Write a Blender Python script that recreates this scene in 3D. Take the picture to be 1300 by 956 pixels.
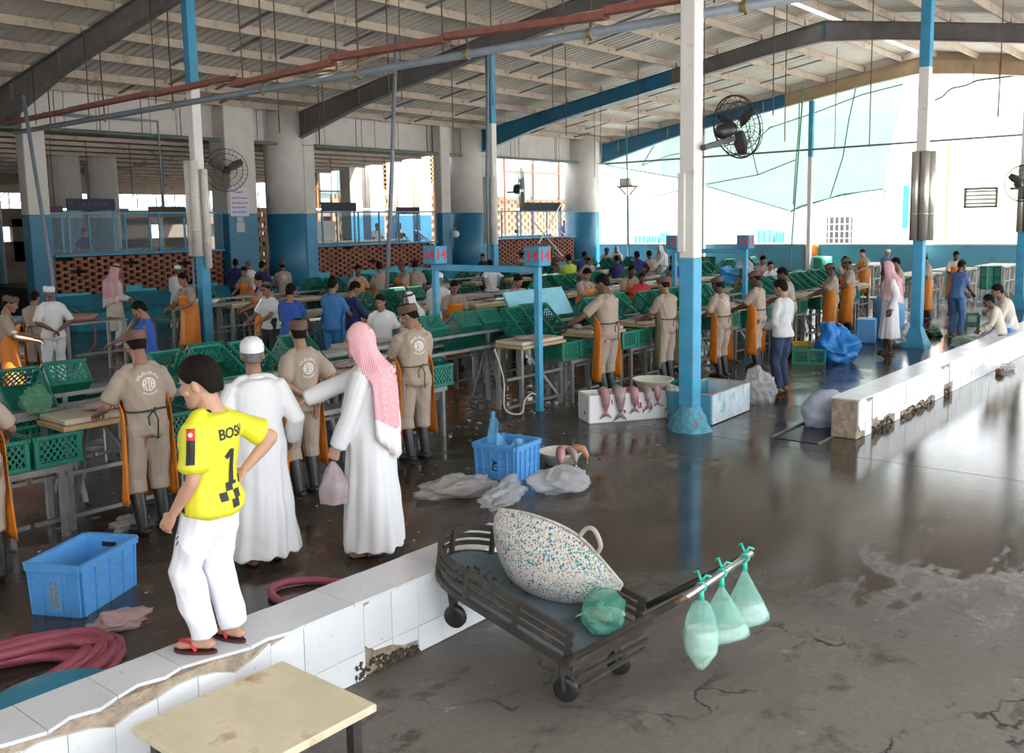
import bpy, math, random, numpy as np
from mathutils import Vector, Matrix
from mathutils.bvhtree import BVHTree
for _o in list(bpy.data.objects): bpy.data.objects.remove(_o)
SC = bpy.context.scene
COL = SC.collection
R = math.radians
# ---------------------------------------------------------------- camera
CAMH = 2.6
FPX, PITCH, ROLL, YAW = 1198.4, 0.124949, -0.017754, 0.699853
_fw = Vector((math.cos(YAW)*math.cos(PITCH), math.sin(YAW)*math.cos(PITCH), -math.sin(PITCH)))
_rt = Vector((math.sin(YAW), -math.cos(YAW), 0)); _up = _rt.cross(_fw)
_r2 = _rt*math.cos(ROLL)+_up*math.sin(ROLL); _u2 = -_rt*math.sin(ROLL)+_up*math.cos(ROLL)
cd = bpy.data.cameras.new('camera'); cam = bpy.data.objects.new('camera', cd); COL.objects.link(cam)
cd.sensor_width = 36; cd.lens = FPX/1300*36; cd.shift_y = -45/1300; cd.clip_start = .05; cd.clip_end = 300
cam.matrix_world = Matrix(((_r2.x, _u2.x, -_fw.x, 0), (_r2.y, _u2.y, -_fw.y, 0), (_r2.z, _u2.z, -_fw.z, CAMH), (0, 0, 0, 1)))
SC.camera = cam
# ---------------------------------------------------------------- sky and sun
W = bpy.data.worlds.new('sky'); SC.world = W; W.use_nodes = True
bg = W.node_tree.nodes['Background']; bg.inputs[0].default_value = (.93, .97, 1, 1); bg.inputs[1].default_value = 3.4
sd = bpy.data.lights.new('sun', 'SUN'); sun = bpy.data.objects.new('sun', sd); COL.objects.link(sun)
sd.energy = 22.0; sd.angle = R(.6); sd.color = (1, .98, .94)
sun.rotation_euler = Vector((-.55, .38, -1.1)).to_track_quat('-Z', 'Y').to_euler()
vs = SC.view_settings; vs.view_transform = 'Standard'; vs.look = 'None'; vs.exposure = .12; vs.gamma = 1; vs.use_curve_mapping = False
SC.cycles.max_bounces = 8; SC.cycles.transparent_max_bounces = 12
def ray(px, py): return _fw*FPX+_r2*(px-650)-_u2*(py-433)
def at(px, py, z=0.0):
    d = ray(px, py); t = (z-CAMH)/d.z; return Vector((d.x*t, d.y*t, z))
def atY(px, py, Y):
    d = ray(px, py); return d*(Y/d.y)+Vector((0, 0, CAMH))
def atX(px, py, X):
    d = ray(px, py); return d*(X/d.x)+Vector((0, 0, CAMH))
# ---------------------------------------------------------------- helpers
def tag(o, label=None, cat=None, group=None, kind=None):
    if label: o['label'] = label
    if cat: o['category'] = cat
    if group: o['group'] = group
    if kind: o['kind'] = kind
    return o
def link(name, data, parent=None):
    o = bpy.data.objects.new(name, data); COL.objects.link(o)
    if parent is not None: o.parent = parent
    return o
def empty(name, loc=(0, 0, 0), rz=0, label=None, cat=None, group=None, kind=None, rot=None):
    o = link(name, None); o.location = loc; o.rotation_euler = rot if rot else (0, 0, rz); o.empty_display_size = .1
    return tag(o, label, cat, group, kind)
def copy_tree(o, parent=None):
    c = o.copy(); COL.objects.link(c)
    if parent is not None: c.parent = parent
    for ch in list(o.children): copy_tree(ch, c)
    return c
def mesh(name, V, F, mats, mi=None, smooth=True):
    me = bpy.data.meshes.new(name); me.from_pydata([tuple(map(float, v)) for v in V], [], F)
    for m in (mats if isinstance(mats, (list, tuple)) else [mats]): me.materials.append(m)
    if mi is not None and len(me.polygons): me.polygons.foreach_set('material_index', np.array(mi, dtype=np.int32))
    if len(me.polygons): me.polygons.foreach_set('use_smooth', np.full(len(me.polygons), bool(smooth)))
    me.update(); return me
def rotm(rx=0, ry=0, rz=0): return np.array(Matrix.Rotation(rz, 3, 'Z') @ Matrix.Rotation(ry, 3, 'Y') @ Matrix.Rotation(rx, 3, 'X'))
class MB:
    def __init__(s): s.V = []; s.F = []; s.M = []; s.cur = 0; s.T = None
    def add(s, V, F):
        b = len(s.V)
        if s.T is not None:
            A, t = s.T; V = [A @ np.array(v, float)+t for v in V]
        s.V += [tuple(v) for v in V]; s.F += [tuple(i+b for i in f) for f in F]; s.M += [s.cur]*len(F); return s
    def box(s, c, d, rz=0, rot=None, b=0):
        c = np.array(c, float); h = np.array(d, float)/2
        A = rot if rot is not None else rotm(0, 0, rz)
        if not b:
            V = [A @ (h*np.array(q))+c for q in ((-1,-1,-1),(1,-1,-1),(1,1,-1),(-1,1,-1),(-1,-1,1),(1,-1,1),(1,1,1),(-1,1,1))]
            return s.add(V, [(0,3,2,1),(4,5,6,7),(0,1,5,4),(1,2,6,5),(2,3,7,6),(3,0,4,7)])
        b = min(b, h.min()*.95); V = []; ix = {}
        for sx in (-1, 1):
            for sy in (-1, 1):
                for sz in (-1, 1):
                    for ax in range(3):
                        q = np.array((sx, sy, sz))*(h-b); q[ax] = (sx, sy, sz)[ax]*h[ax]
                        ix[sx, sy, sz, ax] = len(V); V.append(A @ q+c)
        F = []
        for ax in range(3):
            a1, a2 = [(1, 2), (2, 0), (0, 1)][ax]
            for sg in (-1, 1):
                f = []
                for p, q in ((-1,-1),(1,-1),(1,1),(-1,1)):
                    k = [0]*3; k[ax] = sg; k[a1] = p; k[a2] = q; f.append(ix[k[0], k[1], k[2], ax])
                F.append(tuple(f if sg > 0 else f[::-1]))
        for ax in range(3):
            a1, a2 = [(1, 2), (2, 0), (0, 1)][ax]
            for p in (-1, 1):
                for q in (-1, 1):
                    k = [0]*3; k[a1] = p; k[a2] = q; k[ax] = -1; l = list(k); l[ax] = 1
                    f = [ix[(*k, a1)], ix[(*l, a1)], ix[(*l, a2)], ix[(*k, a2)]]
                    F.append(tuple(f if p*q < 0 else f[::-1]))
        for sx in (-1, 1):
            for sy in (-1, 1):
                for sz in (-1, 1):
                    f = [ix[sx, sy, sz, a] for a in range(3)]; F.append(tuple(f if sx*sy*sz > 0 else f[::-1]))
        return s.add(V, F)
    def tube(s, pts, r, n=8, cap=True):
        pts = [np.array(p, float) for p in pts]; m = len(pts); rs = r if isinstance(r, (list, tuple)) else [r]*m
        V = []; u = None
        for i in range(m):
            t = pts[min(i+1, m-1)]-pts[max(i-1, 0)]; t = t/(np.linalg.norm(t)+1e-9)
            if u is None:
                u = np.cross(t, (0, 0, 1.)) if abs(t[2]) < .9 else np.cross(t, (1., 0, 0))
            u = u-t*(u @ t); u = u/(np.linalg.norm(u)+1e-9); v = np.cross(t, u)
            for k in range(n):
                a = 2*math.pi*k/n; V.append(pts[i]+rs[i]*(math.cos(a)*u+math.sin(a)*v))
        F = [(i*n+k, i*n+(k+1) % n, (i+1)*n+(k+1) % n, (i+1)*n+k) for i in range(m-1) for k in range(n)]
        if cap: F += [tuple(range(n))[::-1], tuple(range((m-1)*n, m*n))]
        return s.add(V, F)
    def bar(s, a, b, w, h=None, up=(0, 0, 1)):
        a = np.array(a, float); b = np.array(b, float); h = h or w; t = b-a; L = np.linalg.norm(t); t /= L
        sd_ = np.cross(t, up); 
        if np.linalg.norm(sd_) < 1e-4: sd_ = np.cross(t, (1, 0, 0))
        sd_ /= np.linalg.norm(sd_); v = np.cross(sd_, t)
        return s.box((a+b)/2, (w, L, h), rot=np.column_stack([sd_, t, v]))
    def lathe(s, prof, n=20, c=(0, 0, 0), sx=1, sy=1, A=None):
        c = np.array(c, float); V = []
        for r, z in prof:
            for k in range(n):
                a = 2*math.pi*k/n; q = np.array((r*math.cos(a)*sx, r*math.sin(a)*sy, z)); V.append((A @ q if A is not None else q)+c)
        m = len(prof); F = [(i*n+k, i*n+(k+1) % n, (i+1)*n+(k+1) % n, (i+1)*n+k) for i in range(m-1) for k in range(n)]
        if prof[0][0] > 1e-4: F.append(tuple(range(n))[::-1])
        if prof[-1][0] > 1e-4: F.append(tuple(range((m-1)*n, m*n)))
        return s.add(V, F)
    def grid(s, fn, nu, nv, wrap=False):
        V = [fn(i/(nu-1 if not wrap else nu), j/(nv-1)) for j in range(nv) for i in range(nu)]
        F = []
        for j in range(nv-1):
            for i in range(nu if wrap else nu-1):
                i2 = (i+1) % nu; F.append((j*nu+i, j*nu+i2, (j+1)*nu+i2, (j+1)*nu+i))
        return s.add(V, F)
    def sheet(s, fn, nu, nv, th):
        P = np.array([[fn(i/(nu-1), j/(nv-1)) for i in range(nu)] for j in range(nv)])
        du = np.gradient(P, axis=1); dv = np.gradient(P, axis=0); N = np.cross(du, dv); N /= (np.linalg.norm(N, axis=2, keepdims=True)+1e-9)
        Q = P-N*th; V = np.concatenate([P.reshape(-1, 3), Q.reshape(-1, 3)]); o = nu*nv; F = []
        for j in range(nv-1):
            for i in range(nu-1):
                a = j*nu+i; F.append((a, a+1, a+nu+1, a+nu)); F.append((a+o, a+nu+o, a+nu+1+o, a+1+o))
        for i in range(nu-1):
            a = i; F.append((a+1, a, a+o, a+1+o)); a = (nv-1)*nu+i; F.append((a, a+1, a+1+o, a+o))
        for j in range(nv-1):
            a = j*nu; F.append((a, a+nu, a+nu+o, a+o)); a = j*nu+nu-1; F.append((a+nu, a, a+o, a+nu+o))
        return s.add(V, F)
    def prism(s, poly, fn, t0, t1):
        n = len(poly); V = [fn(x, y, t0) for x, y in poly]+[fn(x, y, t1) for x, y in poly]
        return s.add(V, [tuple(range(n))[::-1], tuple(range(n, 2*n))]+[(i, (i+1) % n, (i+1) % n+n, i+n) for i in range(n)])
    def me(s, name, mats, smooth=False): return mesh(name, s.V, s.F, mats, s.M, smooth)
    def obj(s, name, mats, parent=None, smooth=False, loc=None, rz=0):
        o = link(name, s.me(name, mats, smooth), parent)
        if loc is not None: o.location = loc
        if rz: o.rotation_euler[2] = rz
        return o
def thing(mb, name, mats, label, cat, group=None, loc=None, rz=0, smooth=False, kind=None):
    return tag(mb.obj(name, mats, None, smooth, loc, rz), label, cat, group, kind)
# ---------------------------------------------------------------- materials
MATS = {}
def mat(name, col, rough=.6, var=.12, scale=6, bump=0., bscale=40, metal=0, dirt=None, spec=.5, alpha=1, transl=0, emit=0, rand=0, trans=0, stretch=None, coat=0):
    if name in MATS: return MATS[name]
    m = bpy.data.materials.new(name); m.use_nodes = True; MATS[name] = m; nt = m.node_tree; N = nt.nodes; L = nt.links
    bs = N['Principled BSDF']; c = (*col, 1)
    bs.inputs['Roughness'].default_value = rough; bs.inputs['Metallic'].default_value = metal
    bs.inputs['Specular IOR Level'].default_value = spec; bs.inputs['Transmission Weight'].default_value = trans; bs.inputs['Coat Weight'].default_value = coat
    tc = N.new('ShaderNodeTexCoord'); mp = N.new('ShaderNodeMapping'); L.new(tc.outputs['Object'], mp.inputs[0])
    if stretch: mp.inputs['Scale'].default_value = stretch
    nz = N.new('ShaderNodeTexNoise'); nz.inputs['Scale'].default_value = scale; nz.inputs['Detail'].default_value = 5; L.new(mp.outputs[0], nz.inputs['Vector'])
    mr = N.new('ShaderNodeMapRange'); mr.inputs[1].default_value = .3; mr.inputs[2].default_value = .7; mr.inputs[3].default_value = 1-var; mr.inputs[4].default_value = 1+var
    L.new(nz.outputs[0], mr.inputs[0])
    mx = N.new('ShaderNodeMix'); mx.data_type = 'RGBA'; mx.blend_type = 'MULTIPLY'; mx.inputs[0].default_value = 1; mx.inputs[6].default_value = c
    L.new(mr.outputs[0], mx.inputs[7]); out = mx.outputs[2]
    if rand:
        oi = N.new('ShaderNodeObjectInfo'); m2 = N.new('ShaderNodeMapRange'); m2.inputs[3].default_value = 1-rand; m2.inputs[4].default_value = 1+rand
        L.new(oi.outputs['Random'], m2.inputs[0]); mm = N.new('ShaderNodeMix'); mm.data_type = 'RGBA'; mm.blend_type = 'MULTIPLY'; mm.inputs[0].default_value = 1
        L.new(out, mm.inputs[6]); L.new(m2.outputs[0], mm.inputs[7]); out = mm.outputs[2]
    if dirt:
        dc, amt, ds = dirt; dn = N.new('ShaderNodeTexNoise'); dn.inputs['Scale'].default_value = ds; dn.inputs['Detail'].default_value = 8; dn.inputs['Roughness'].default_value = .65
        L.new(mp.outputs[0], dn.inputs['Vector']); d2 = N.new('ShaderNodeMapRange'); d2.inputs[1].default_value = .66-.3*amt; d2.inputs[2].default_value = .8-.25*amt; L.new(dn.outputs[0], d2.inputs[0])
        dm = N.new('ShaderNodeMix'); dm.data_type = 'RGBA'; L.new(d2.outputs[0], dm.inputs[0]); L.new(out, dm.inputs[6]); dm.inputs[7].default_value = (*dc, 1); out = dm.outputs[2]
    L.new(out, bs.inputs['Base Color'])
    if bump:
        bn = N.new('ShaderNodeTexNoise'); bn.inputs['Scale'].default_value = bscale; bn.inputs['Detail'].default_value = 4; L.new(mp.outputs[0], bn.inputs['Vector'])
        bp = N.new('ShaderNodeBump'); bp.inputs['Strength'].default_value = bump; bp.inputs['Distance'].default_value = .02; L.new(bn.outputs[0], bp.inputs['Height']); L.new(bp.outputs[0], bs.inputs['Normal'])
    sh = bs.outputs[0]; om = N['Material Output']
    if transl:
        tl = N.new('ShaderNodeBsdfTranslucent'); L.new(out, tl.inputs[0]); ms = N.new('ShaderNodeMixShader'); ms.inputs[0].default_value = transl; L.new(sh, ms.inputs[1]); L.new(tl.outputs[0], ms.inputs[2]); sh = ms.outputs[0]
    if alpha < 1:
        tp = N.new('ShaderNodeBsdfTransparent'); tp.inputs[0].default_value = (1, 1, 1, 1)
        ms = N.new('ShaderNodeMixShader'); ms.inputs[0].default_value = alpha; L.new(tp.outputs[0], ms.inputs[1]); L.new(sh, ms.inputs[2]); sh = ms.outputs[0]
    if emit:
        bs.inputs['Emission Color'].default_value = c; bs.inputs['Emission Strength'].default_value = emit
    L.new(sh, om.inputs[0]); return m
BLUE = mat('blue_paint', (.04, .27, .45), .45, .1, 3, dirt=((.10, .16, .18), .25, 9))
BLUE2 = mat('light_blue_paint', (.05, .32, .54), .5, .15, 3, dirt=((.22, .3, .33), .35, 7))
DBLUE = mat('deep_blue_paint', (.02, .16, .28), .45, .12, 2, dirt=((.05, .09, .11), .2, 7))
WHITEP = mat('white_paint', (.72, .70, .67), .6, .06, 3, dirt=((.42, .36, .30), .15, 5))
CREAM = mat('cream_plaster', (.62, .58, .54), .8, .08, 2, bump=.1)
PURL = mat('purlin_paint', (.46, .38, .305), .65, .12, 2, dirt=((.20, .10, .05), .32, 3.5))
SHEET = mat('roof_sheet', (.60, .55, .485), .55, .08, .8, dirt=((.36, .27, .2), .12, 1.5))
RAFT = mat('rafter_grey', (.17, .155, .15), .55, .2, 2, dirt=((.28, .22, .17), .2, 4))
TAN = mat('tan_beam', (.45, .33, .21), .6, .15, 2, dirt=((.25, .15, .08), .25, 4))
RUST = mat('rust_red', (.28, .10, .075), .7, .2, 4, dirt=((.12, .06, .04), .3, 9))
PIPE = mat('pipe_grey_blue', (.22, .26, .30), .45, .12, 4)
STEEL = mat('galvanised_steel', (.25, .255, .25), .42, .15, 7, metal=.6, dirt=((.18, .13, .10), .22, 12))
DSTEEL = mat('dark_steel', (.05, .048, .045), .5, .2, 8, metal=.3, dirt=((.16, .09, .05), .25, 9))
ROD = mat('hanger_rust', (.09, .06, .045), .8, .2, 8)
WHITE = mat('white_gloss', (.82, .83, .84), .3, .04, 4)
RED = mat('red_print', (.72, .03, .05), .6)
BLACK = mat('black_rubber', (.02, .02, .022), .4, .2, 9)
GREEN = mat('green_crate_plastic', (.008, .165, .115), .42, .15, 5, rand=.25, dirt=((.06, .10, .06), .12, 14))
BCRATE = mat('blue_crate_plastic', (.10, .34, .72), .38, .08, 5, dirt=((.13, .14, .12), .13, 16))
# ---------------------------------------------------------------- wet floor
def floor_mat():
    m = bpy.data.materials.new('wet_concrete'); m.use_nodes = True; nt = m.node_tree; N = nt.nodes; L = nt.links; bs = N['Principled BSDF']
    ge = N.new('ShaderNodeNewGeometry')
    def noise(scale, det=6, rough=.6, sc=None, dist=0):
        n = N.new('ShaderNodeTexNoise'); n.inputs['Scale'].default_value = scale; n.inputs['Detail'].default_value = det; n.inputs['Roughness'].default_value = rough; n.inputs['Distortion'].default_value = dist
        if sc:
            mp = N.new('ShaderNodeMapping'); mp.inputs['Scale'].default_value = sc; mp.inputs['Rotation'].default_value = (0, 0, .5); L.new(ge.outputs['Position'], mp.inputs[0]); L.new(mp.outputs[0], n.inputs['Vector'])
        else: L.new(ge.outputs['Position'], n.inputs['Vector'])
        return n.outputs[0]
    def rng(x, a, b, c=0., d=1.):
        r = N.new('ShaderNodeMapRange'); r.inputs[1].default_value = a; r.inputs[2].default_value = b; r.inputs[3].default_value = c; r.inputs[4].default_value = d; L.new(x, r.inputs[0]); return r.outputs[0]
    def mth(op, a, b):
        r = N.new('ShaderNodeMath'); r.operation = op
        for i, q in enumerate((a, b)):
            if isinstance(q, (int, float)): r.inputs[i].default_value = q
            else: L.new(q, r.inputs[i])
        return r.outputs[0]
    def mix(f, a, b):
        r = N.new('ShaderNodeMix'); r.data_type = 'RGBA'; L.new(f, r.inputs[0])
        for i, q in ((6, a), (7, b)):
            if isinstance(q, tuple): r.inputs[i].default_value = (*q, 1)
            else: L.new(q, r.inputs[i])
        return r.outputs[2]
    sx = N.new('ShaderNodeSeparateXYZ'); L.new(ge.outputs['Position'], sx.inputs[0])
    # the yard in front of the low wall dries out towards the loading side (small x, small y)
    dry = mth('ADD', mth('MULTIPLY', sx.outputs[0], .20), mth('MULTIPLY', sx.outputs[1], .20))
    big = noise(.55, 5, .6, None, .6); mid = noise(2.2, 6, .65, (.5, 1.6, 1)); fine = noise(26, 6, .7); grit = noise(150, 3, .7)
    wet = mth('ADD', mth('ADD', dry, rng(big, .25, .75, -.34, .34)), rng(mid, .3, .7, -.2, .2))
    patch = rng(noise(.9, 7, .68, None, 1.2), .40, .56); inner = rng(mth('SUBTRACT', sx.outputs[1], mth('MULTIPLY', sx.outputs[0], .10)), 3.6, 4.6)
    puddle = mth('MULTIPLY', rng(wet, 1.66, 1.86), mth('MAXIMUM', patch, mth('SUBTRACT', 1., inner))); damp = rng(wet, 1.3, 1.85)
    dryc = mix(rng(fine, .3, .75), (.135, .120, .106), (.21, .19, .17))
    dryc = mix(rng(noise(1.3, 8, .7), .57, .68), dryc, (.055, .045, .036))
    vo = N.new('ShaderNodeTexVoronoi'); vo.feature = 'DISTANCE_TO_EDGE'; vo.inputs['Scale'].default_value = .75
    va = N.new('ShaderNodeVectorMath'); va.operation = 'MULTIPLY_ADD'; nn_ = N.new('ShaderNodeTexNoise'); nn_.inputs['Scale'].default_value = 3; nn_.inputs['Detail'].default_value = 6; L.new(ge.outputs['Position'], nn_.inputs['Vector']); L.new(nn_.outputs['Color'], va.inputs[0]); va.inputs[1].default_value = (.7, .7, .7); L.new(ge.outputs['Position'], va.inputs[2]); L.new(va.outputs[0], vo.inputs['Vector'])
    crack = mth('MULTIPLY', rng(vo.outputs['Distance'], .004, .016, 1, 0), rng(noise(.8, 3), .48, .56)); dryc = mix(crack, dryc, (.03, .024, .019))
    dryc = mix(mth('MULTIPLY', rng(noise(4.5, 7, .75), .60, .66), .7), dryc, (.30, .29, .28))
    dryc = mix(mth('MULTIPLY', rng(noise(2.6, 7, .7, (.6, 1.3, 1)), .58, .64), .8), dryc, (.065, .052, .042))
    wetc = mix(rng(mid, .3, .7), (.024, .017, .012), (.070, .054, .040))
    col = mix(damp, dryc, wetc); col = mix(rng(grit, .68, .8), col, (.21, .19, .17))
    L.new(col, bs.inputs['Base Color'])
    ro = mth('ADD', mth('MULTIPLY', damp, -.40), .62); ro = mth('ADD', ro, rng(fine, .3, .7, -.1, .1))
    r = N.new('ShaderNodeMix'); r.data_type = 'FLOAT'; L.new(puddle, r.inputs[0]); L.new(ro, r.inputs[2]); L.new(rng(mid, .3, .7, .03, .12), r.inputs[3]); L.new(r.outputs[0], bs.inputs['Roughness'])
    L.new(rng(damp, 0, 1, .3, .6), bs.inputs['Specular IOR Level'])
    hgt = mth('ADD', mth('MULTIPLY', noise(11, 6, .65), .016), mth('MULTIPLY', grit, .004))
    bp = N.new('ShaderNodeBump'); L.new(rng(puddle, 0, 1, .6, .05), bp.inputs['Strength']); L.new(hgt, bp.inputs['Height']); bp.inputs['Distance'].default_value = 1; L.new(bp.outputs[0], bs.inputs['Normal'])
    return m
FLOOR = floor_mat()
fl = MB(); fl.box((30, 19, -.16), (80, 74, .2)); fl = tag(fl.obj('floor', mat('dirt_bed', (.02, .018, .015), .9)), kind='structure')
rnd = random.Random(3)
xs = [-17, 10.07, 24.1, 38]; ys = [-4, 26, 40]
for i in range(len(xs)-1):
    for j in range(len(ys)-1):
        b = MB(); b.box(((xs[i]+xs[i+1])/2, (ys[j]+ys[j+1])/2, -.03), (xs[i+1]-xs[i]-.007, ys[j+1]-ys[j]-.007, .06), b=.003); b.obj('floor_slab', FLOOR, fl)
yd = MB(); yd.box((59, 10, -.03), (42, 60, .06)); yd.box((20, -29, -.025), (90, 50, .06)); tag(yd.obj('yard_and_bounce_ground', mat('pale_yard_and_bounce', (.62, .61, .59), .8, .1, .4), None), kind='structure')  # second slab is unseen pale ground, added to bounce sun under the roof
# ---------------------------------------------------------------- roof
RY, RZ, SL = 11.4, 8.35, .160                        # ridge line (top of rafters) and slope
FX = [1.5, 10.4, 19.3, 28.2, 37.1]
def rz(y): return RZ-SL*abs(y-RY)
ceil = empty('ceiling', (0, 0, 0), kind='structure')
def prof_yz(pts, x0, x1):
    m = MB(); m.prism(pts, lambda y, z, t: (t, y, z), x0, x1); return m
for k, fx in enumerate(FX):
    rr = empty('rafter', (fx, 0, 0)); rr.parent = ceil
    for s, ye, cut in ((1, 25.6, 16.6), (-1, -3.2, None)):
        def dep(y):
            e = abs(y-RY)/14.2; return .46+max(0, (e-.72)/.28)*.36+max(0, (.12-e)/.12)*.1
        spans = [(RY, ye)] if cut is None or k < 3 else [(RY, cut), (cut, ye)]
        for a, b in spans:
            ny = 8; yy = [a+(b-a)*i/ny for i in range(ny+1)]
            mm = RAFT if k < 3 else (DBLUE if (a == 16.6) else (TAN if k == 4 else RAFT))
            if k == 4 and s < 0: mm = TAN
            if k < 3 and s > 0: mm = RAFT
            poly = [(y, rz(y)) for y in yy]+[(y, rz(y)-dep(y)) for y in yy[::-1]]
            w = prof_yz(poly, -.012, .012); w.obj('web', mm, rr)
            fb = [(y, rz(y)-dep(y)) for y in yy]+[(y, rz(y)-dep(y)-.02) for y in yy[::-1]]
            m2 = prof_yz(fb, -.11, .11); m2.prism([(y, rz(y)+.02) for y in yy]+[(y, rz(y)) for y in yy[::-1]], lambda y, z, t: (t, y, z), -.11, .11)
            m2.obj('flange', mm, rr)
    if k == 4:
        for s in (1, -1):
            ye = 25.6 if s > 0 else -3.2; yy = [RY+(ye-RY)*i/6 for i in range(7)]; q = prof_yz([(y, rz(y)+.02) for y in yy]+[(y, rz(y)+.30) for y in yy[::-1]], -.01, .01); q.obj('flashing', TAN if s < 0 else SHEET, rr)
    st = MB()
    for y in (24.6, 22.0, 17.5, 11.4, 5.5): 
        st.box((0, y, rz(y)-.25), (.2, .015, .42))
    st.obj('stiffener', RAFT if k < 3 else (DBLUE if k == 3 else TAN), rr)
# purlins: C-sections, one per bay, with sag bars between
py_ = [25.0, 23.9, 22.4, 20.9, 19.4, 17.9, 16.4, 14.9, 13.4, 12.0, 10.8, 9.4, 7.9, 6.4, 4.9, 3.4, 1.9, .4]
pur = MB(); Lb = 8.9
pur.box((0, 0, .10), (Lb-.02, .006, .2)); pur.box((0, .032, .197), (Lb-.02, .06, .006)); pur.box((0, .032, .003), (Lb-.02, .06, .006)); pur.box((0, .06, .015), (Lb-.02, .006, .03))
pur = pur.me('purlin', PURL)
brm = MB(); brm.box((0, 0, 0), (.07, 1.34, .05)); brm = brm.me('sag_bar', STEEL)
clm = MB(); clm.box((0, 0, .09), (.12, .02, .2)); clm = clm.me('cleat', PURL)
for y in py_:
    for k in range(len(FX)-1):
        o = link('purlin', pur, ceil); o.location = (FX[k]+Lb/2, y, rz(y)+.03); o.rotation_euler = (-SL if y > RY else SL, 0, 0)
    for fx in FX:
        o = link('cleat', clm, ceil); o.location = (fx, y-.03, rz(y)+.02)
for j, y in enumerate(py_[1:9]):
    for k in range(4):
        for f in ((.33, .68) if (j+k) % 2 else (.42, .58)):
            o = link('sag_bar', brm, ceil); o.location = (FX[k]+Lb*f, y+.75, rz(y+.75)+.1); o.rotation_euler = (-SL, 0, 0)
# corrugated sheets, one metre wide, from ridge to eave on both slopes
def sheet_me(n, L0, L1):
    xs_ = []
    for r_ in range(4):
        b = r_*.25; xs_ += [(b, 0), (b+.17, 0), (b+.19, .04), (b+.23, .04)]
    xs_.append((1.0, 0)); m = MB()
    V = [(x, y, z) for y in (L0, L1) for x, z in xs_]; q = len(xs_)
    m.add(V, [(i, i+1, i+1+q, i+q) for i in range(q-1)]); return m
sm = sheet_me(1, 0, 14.6).me('roof_sheet', SHEET); sk = sheet_me(1, 12.9, 13.7).me('skylight', mat('skylight_sheet', (.9, .9, .85), .5, .05, transl=.8))
ang = math.atan(SL)
for i in range(-17, 37):  # sheets behind the camera are added, unseen, to darken the left of the hall
    for s in (1, -1):
        o = link('roof_sheet', sm, ceil); o.location = (.9+i, RY+(.26 if s > 0 else 0), RZ+.24)
        o.rotation_euler = (-ang, 0, 0)
        if s < 0: o.location = (1.9+i, RY, RZ+.24); o.rotation_euler = (ang, 0, math.pi); o.rotation_euler = Matrix.Rotation(ang, 3, 'X').to_euler(); o.rotation_euler = (Matrix.Rotation(math.pi, 3, 'Z') @ Matrix.Rotation(-ang, 3, 'X')).to_euler()
q = MB(); q.box((-16.8, 11, 4.2), (.3, 30, 8.4)); tag(q.obj('sky_block_wall', mat('sky_block_plaster', (.30, .28, .26), .9)), kind='structure')  # unseen end wall added behind the camera to keep low sky light out
# eave fascia over the back columns, pipe below it
f = MB(); f.box((19, 25.62, 5.78), (38, .16, 1.15)); tag(f.obj('trim_1', CREAM), kind='structure')
for x in (10.2, 12.9, 15.3, 17.8, 20.4, 23, 25.6, 28.4, 31, 33.6):
    q = MB(); q.box((x, 25.535, 5.78), (.025, .03, 1.13)); q.obj('trim_joint', mat('joint_grey', (.42, .38, .34), .8), ceil)
# ---------------------------------------------------------------- overhead pipes, trays and hanger rods
def run(name, pts, r, m, label, cat, n=8, group=None):
    t = MB(); t.tube(pts, r, n); return thing(t, name, m, label, cat, group, smooth=True)
run('water_pipe', [(8.9, 25.15, 5.2), (37, 25.15, 5.2)], .055, mat('pipe_green', (.14, .18, .16), .5), 'grey green pipe along the foot of the white fascia', 'pipe')
o = run('water_pipe', [(10.5, 25, 5.05), (10.5, 20, 5.05), (10.5, 4.2, 5.05)], .06, PIPE, 'blue grey pipe slung level across the hall under the rust red tray', 'pipe')
for y in (23, 20.4, 17.6, 14.6, 12, 9.6, 7.4, 5.2):
    q = MB(); q.lathe([(.075, -.03), (.075, .03)], 10, (10.5, y, 5.05), A=rotm(math.pi/2)); q.obj('clamp', mat('brass_clamp', (.35, .25, .08), .5, metal=.5), o)
t = MB(); r1 = random.Random(5); yp = 25
segs = [25, 21.5, 18, 15.2, 12.4, 9.8, 7, 4.4]
tr = empty('cable_tray', (0, 0, 0), label='rust red cable tray hung in lengths above the blue grey pipe', cat='cable tray')
for a, b in zip(segs, segs[1:]):
    z0 = 5.18+r1.uniform(-.05, .1); z1 = 5.18+r1.uniform(-.05, .1); q = MB(); q.bar((10.3, a, z0), (10.3, b+.02, z1), .16, .012)
    q.bar((10.22, a, z0+.04), (10.22, b+.02, z1+.04), .01, .09); q.bar((10.38, a, z0+.04), (10.38, b+.02, z1+.04), .01, .09); q.obj('tray_length', RUST, tr)
cb = MB(); 
for i in range(3): cb.tube([(10.32, 15+.5*i, 5.25), (10.4+.1*i, 12.5, 5.1+.1*i), (10.6, 11.2, 5.32+.05*i), (10.5, 9.2, 5.3), (10.3, 7, 5.27)], .014, 5)
cb.obj('cable', mat('tan_cable', (.5, .36, .22), .6), tr)
run('water_pipe', [(19.5, 20.4, 7.3), (19.5, 16.9, 7.08)], .05, PIPE, 'short grey pipe high up beside the blue topped far column', 'pipe')
run('water_pipe', [(10.6, 25.2, 5.6), (14.4, 25.0, 5.6), (14.4, 25.0, 3.2)], .04, PIPE, 'thin grey pipe bent down beside the rounded wall fan', 'pipe')
run('standpipe', [(9.87, 22.9, 5.7), (9.9, 22.2, 1.55), (9.9, 22.2, 0)], .045, PIPE, 'thin grey drop pipe in front of the left glazed booth', 'pipe')
pts = [tuple(atX(503, 46, 14.6)), tuple(atX(497, 230, 14.6)), tuple(at(488, 432, 0))]
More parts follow.
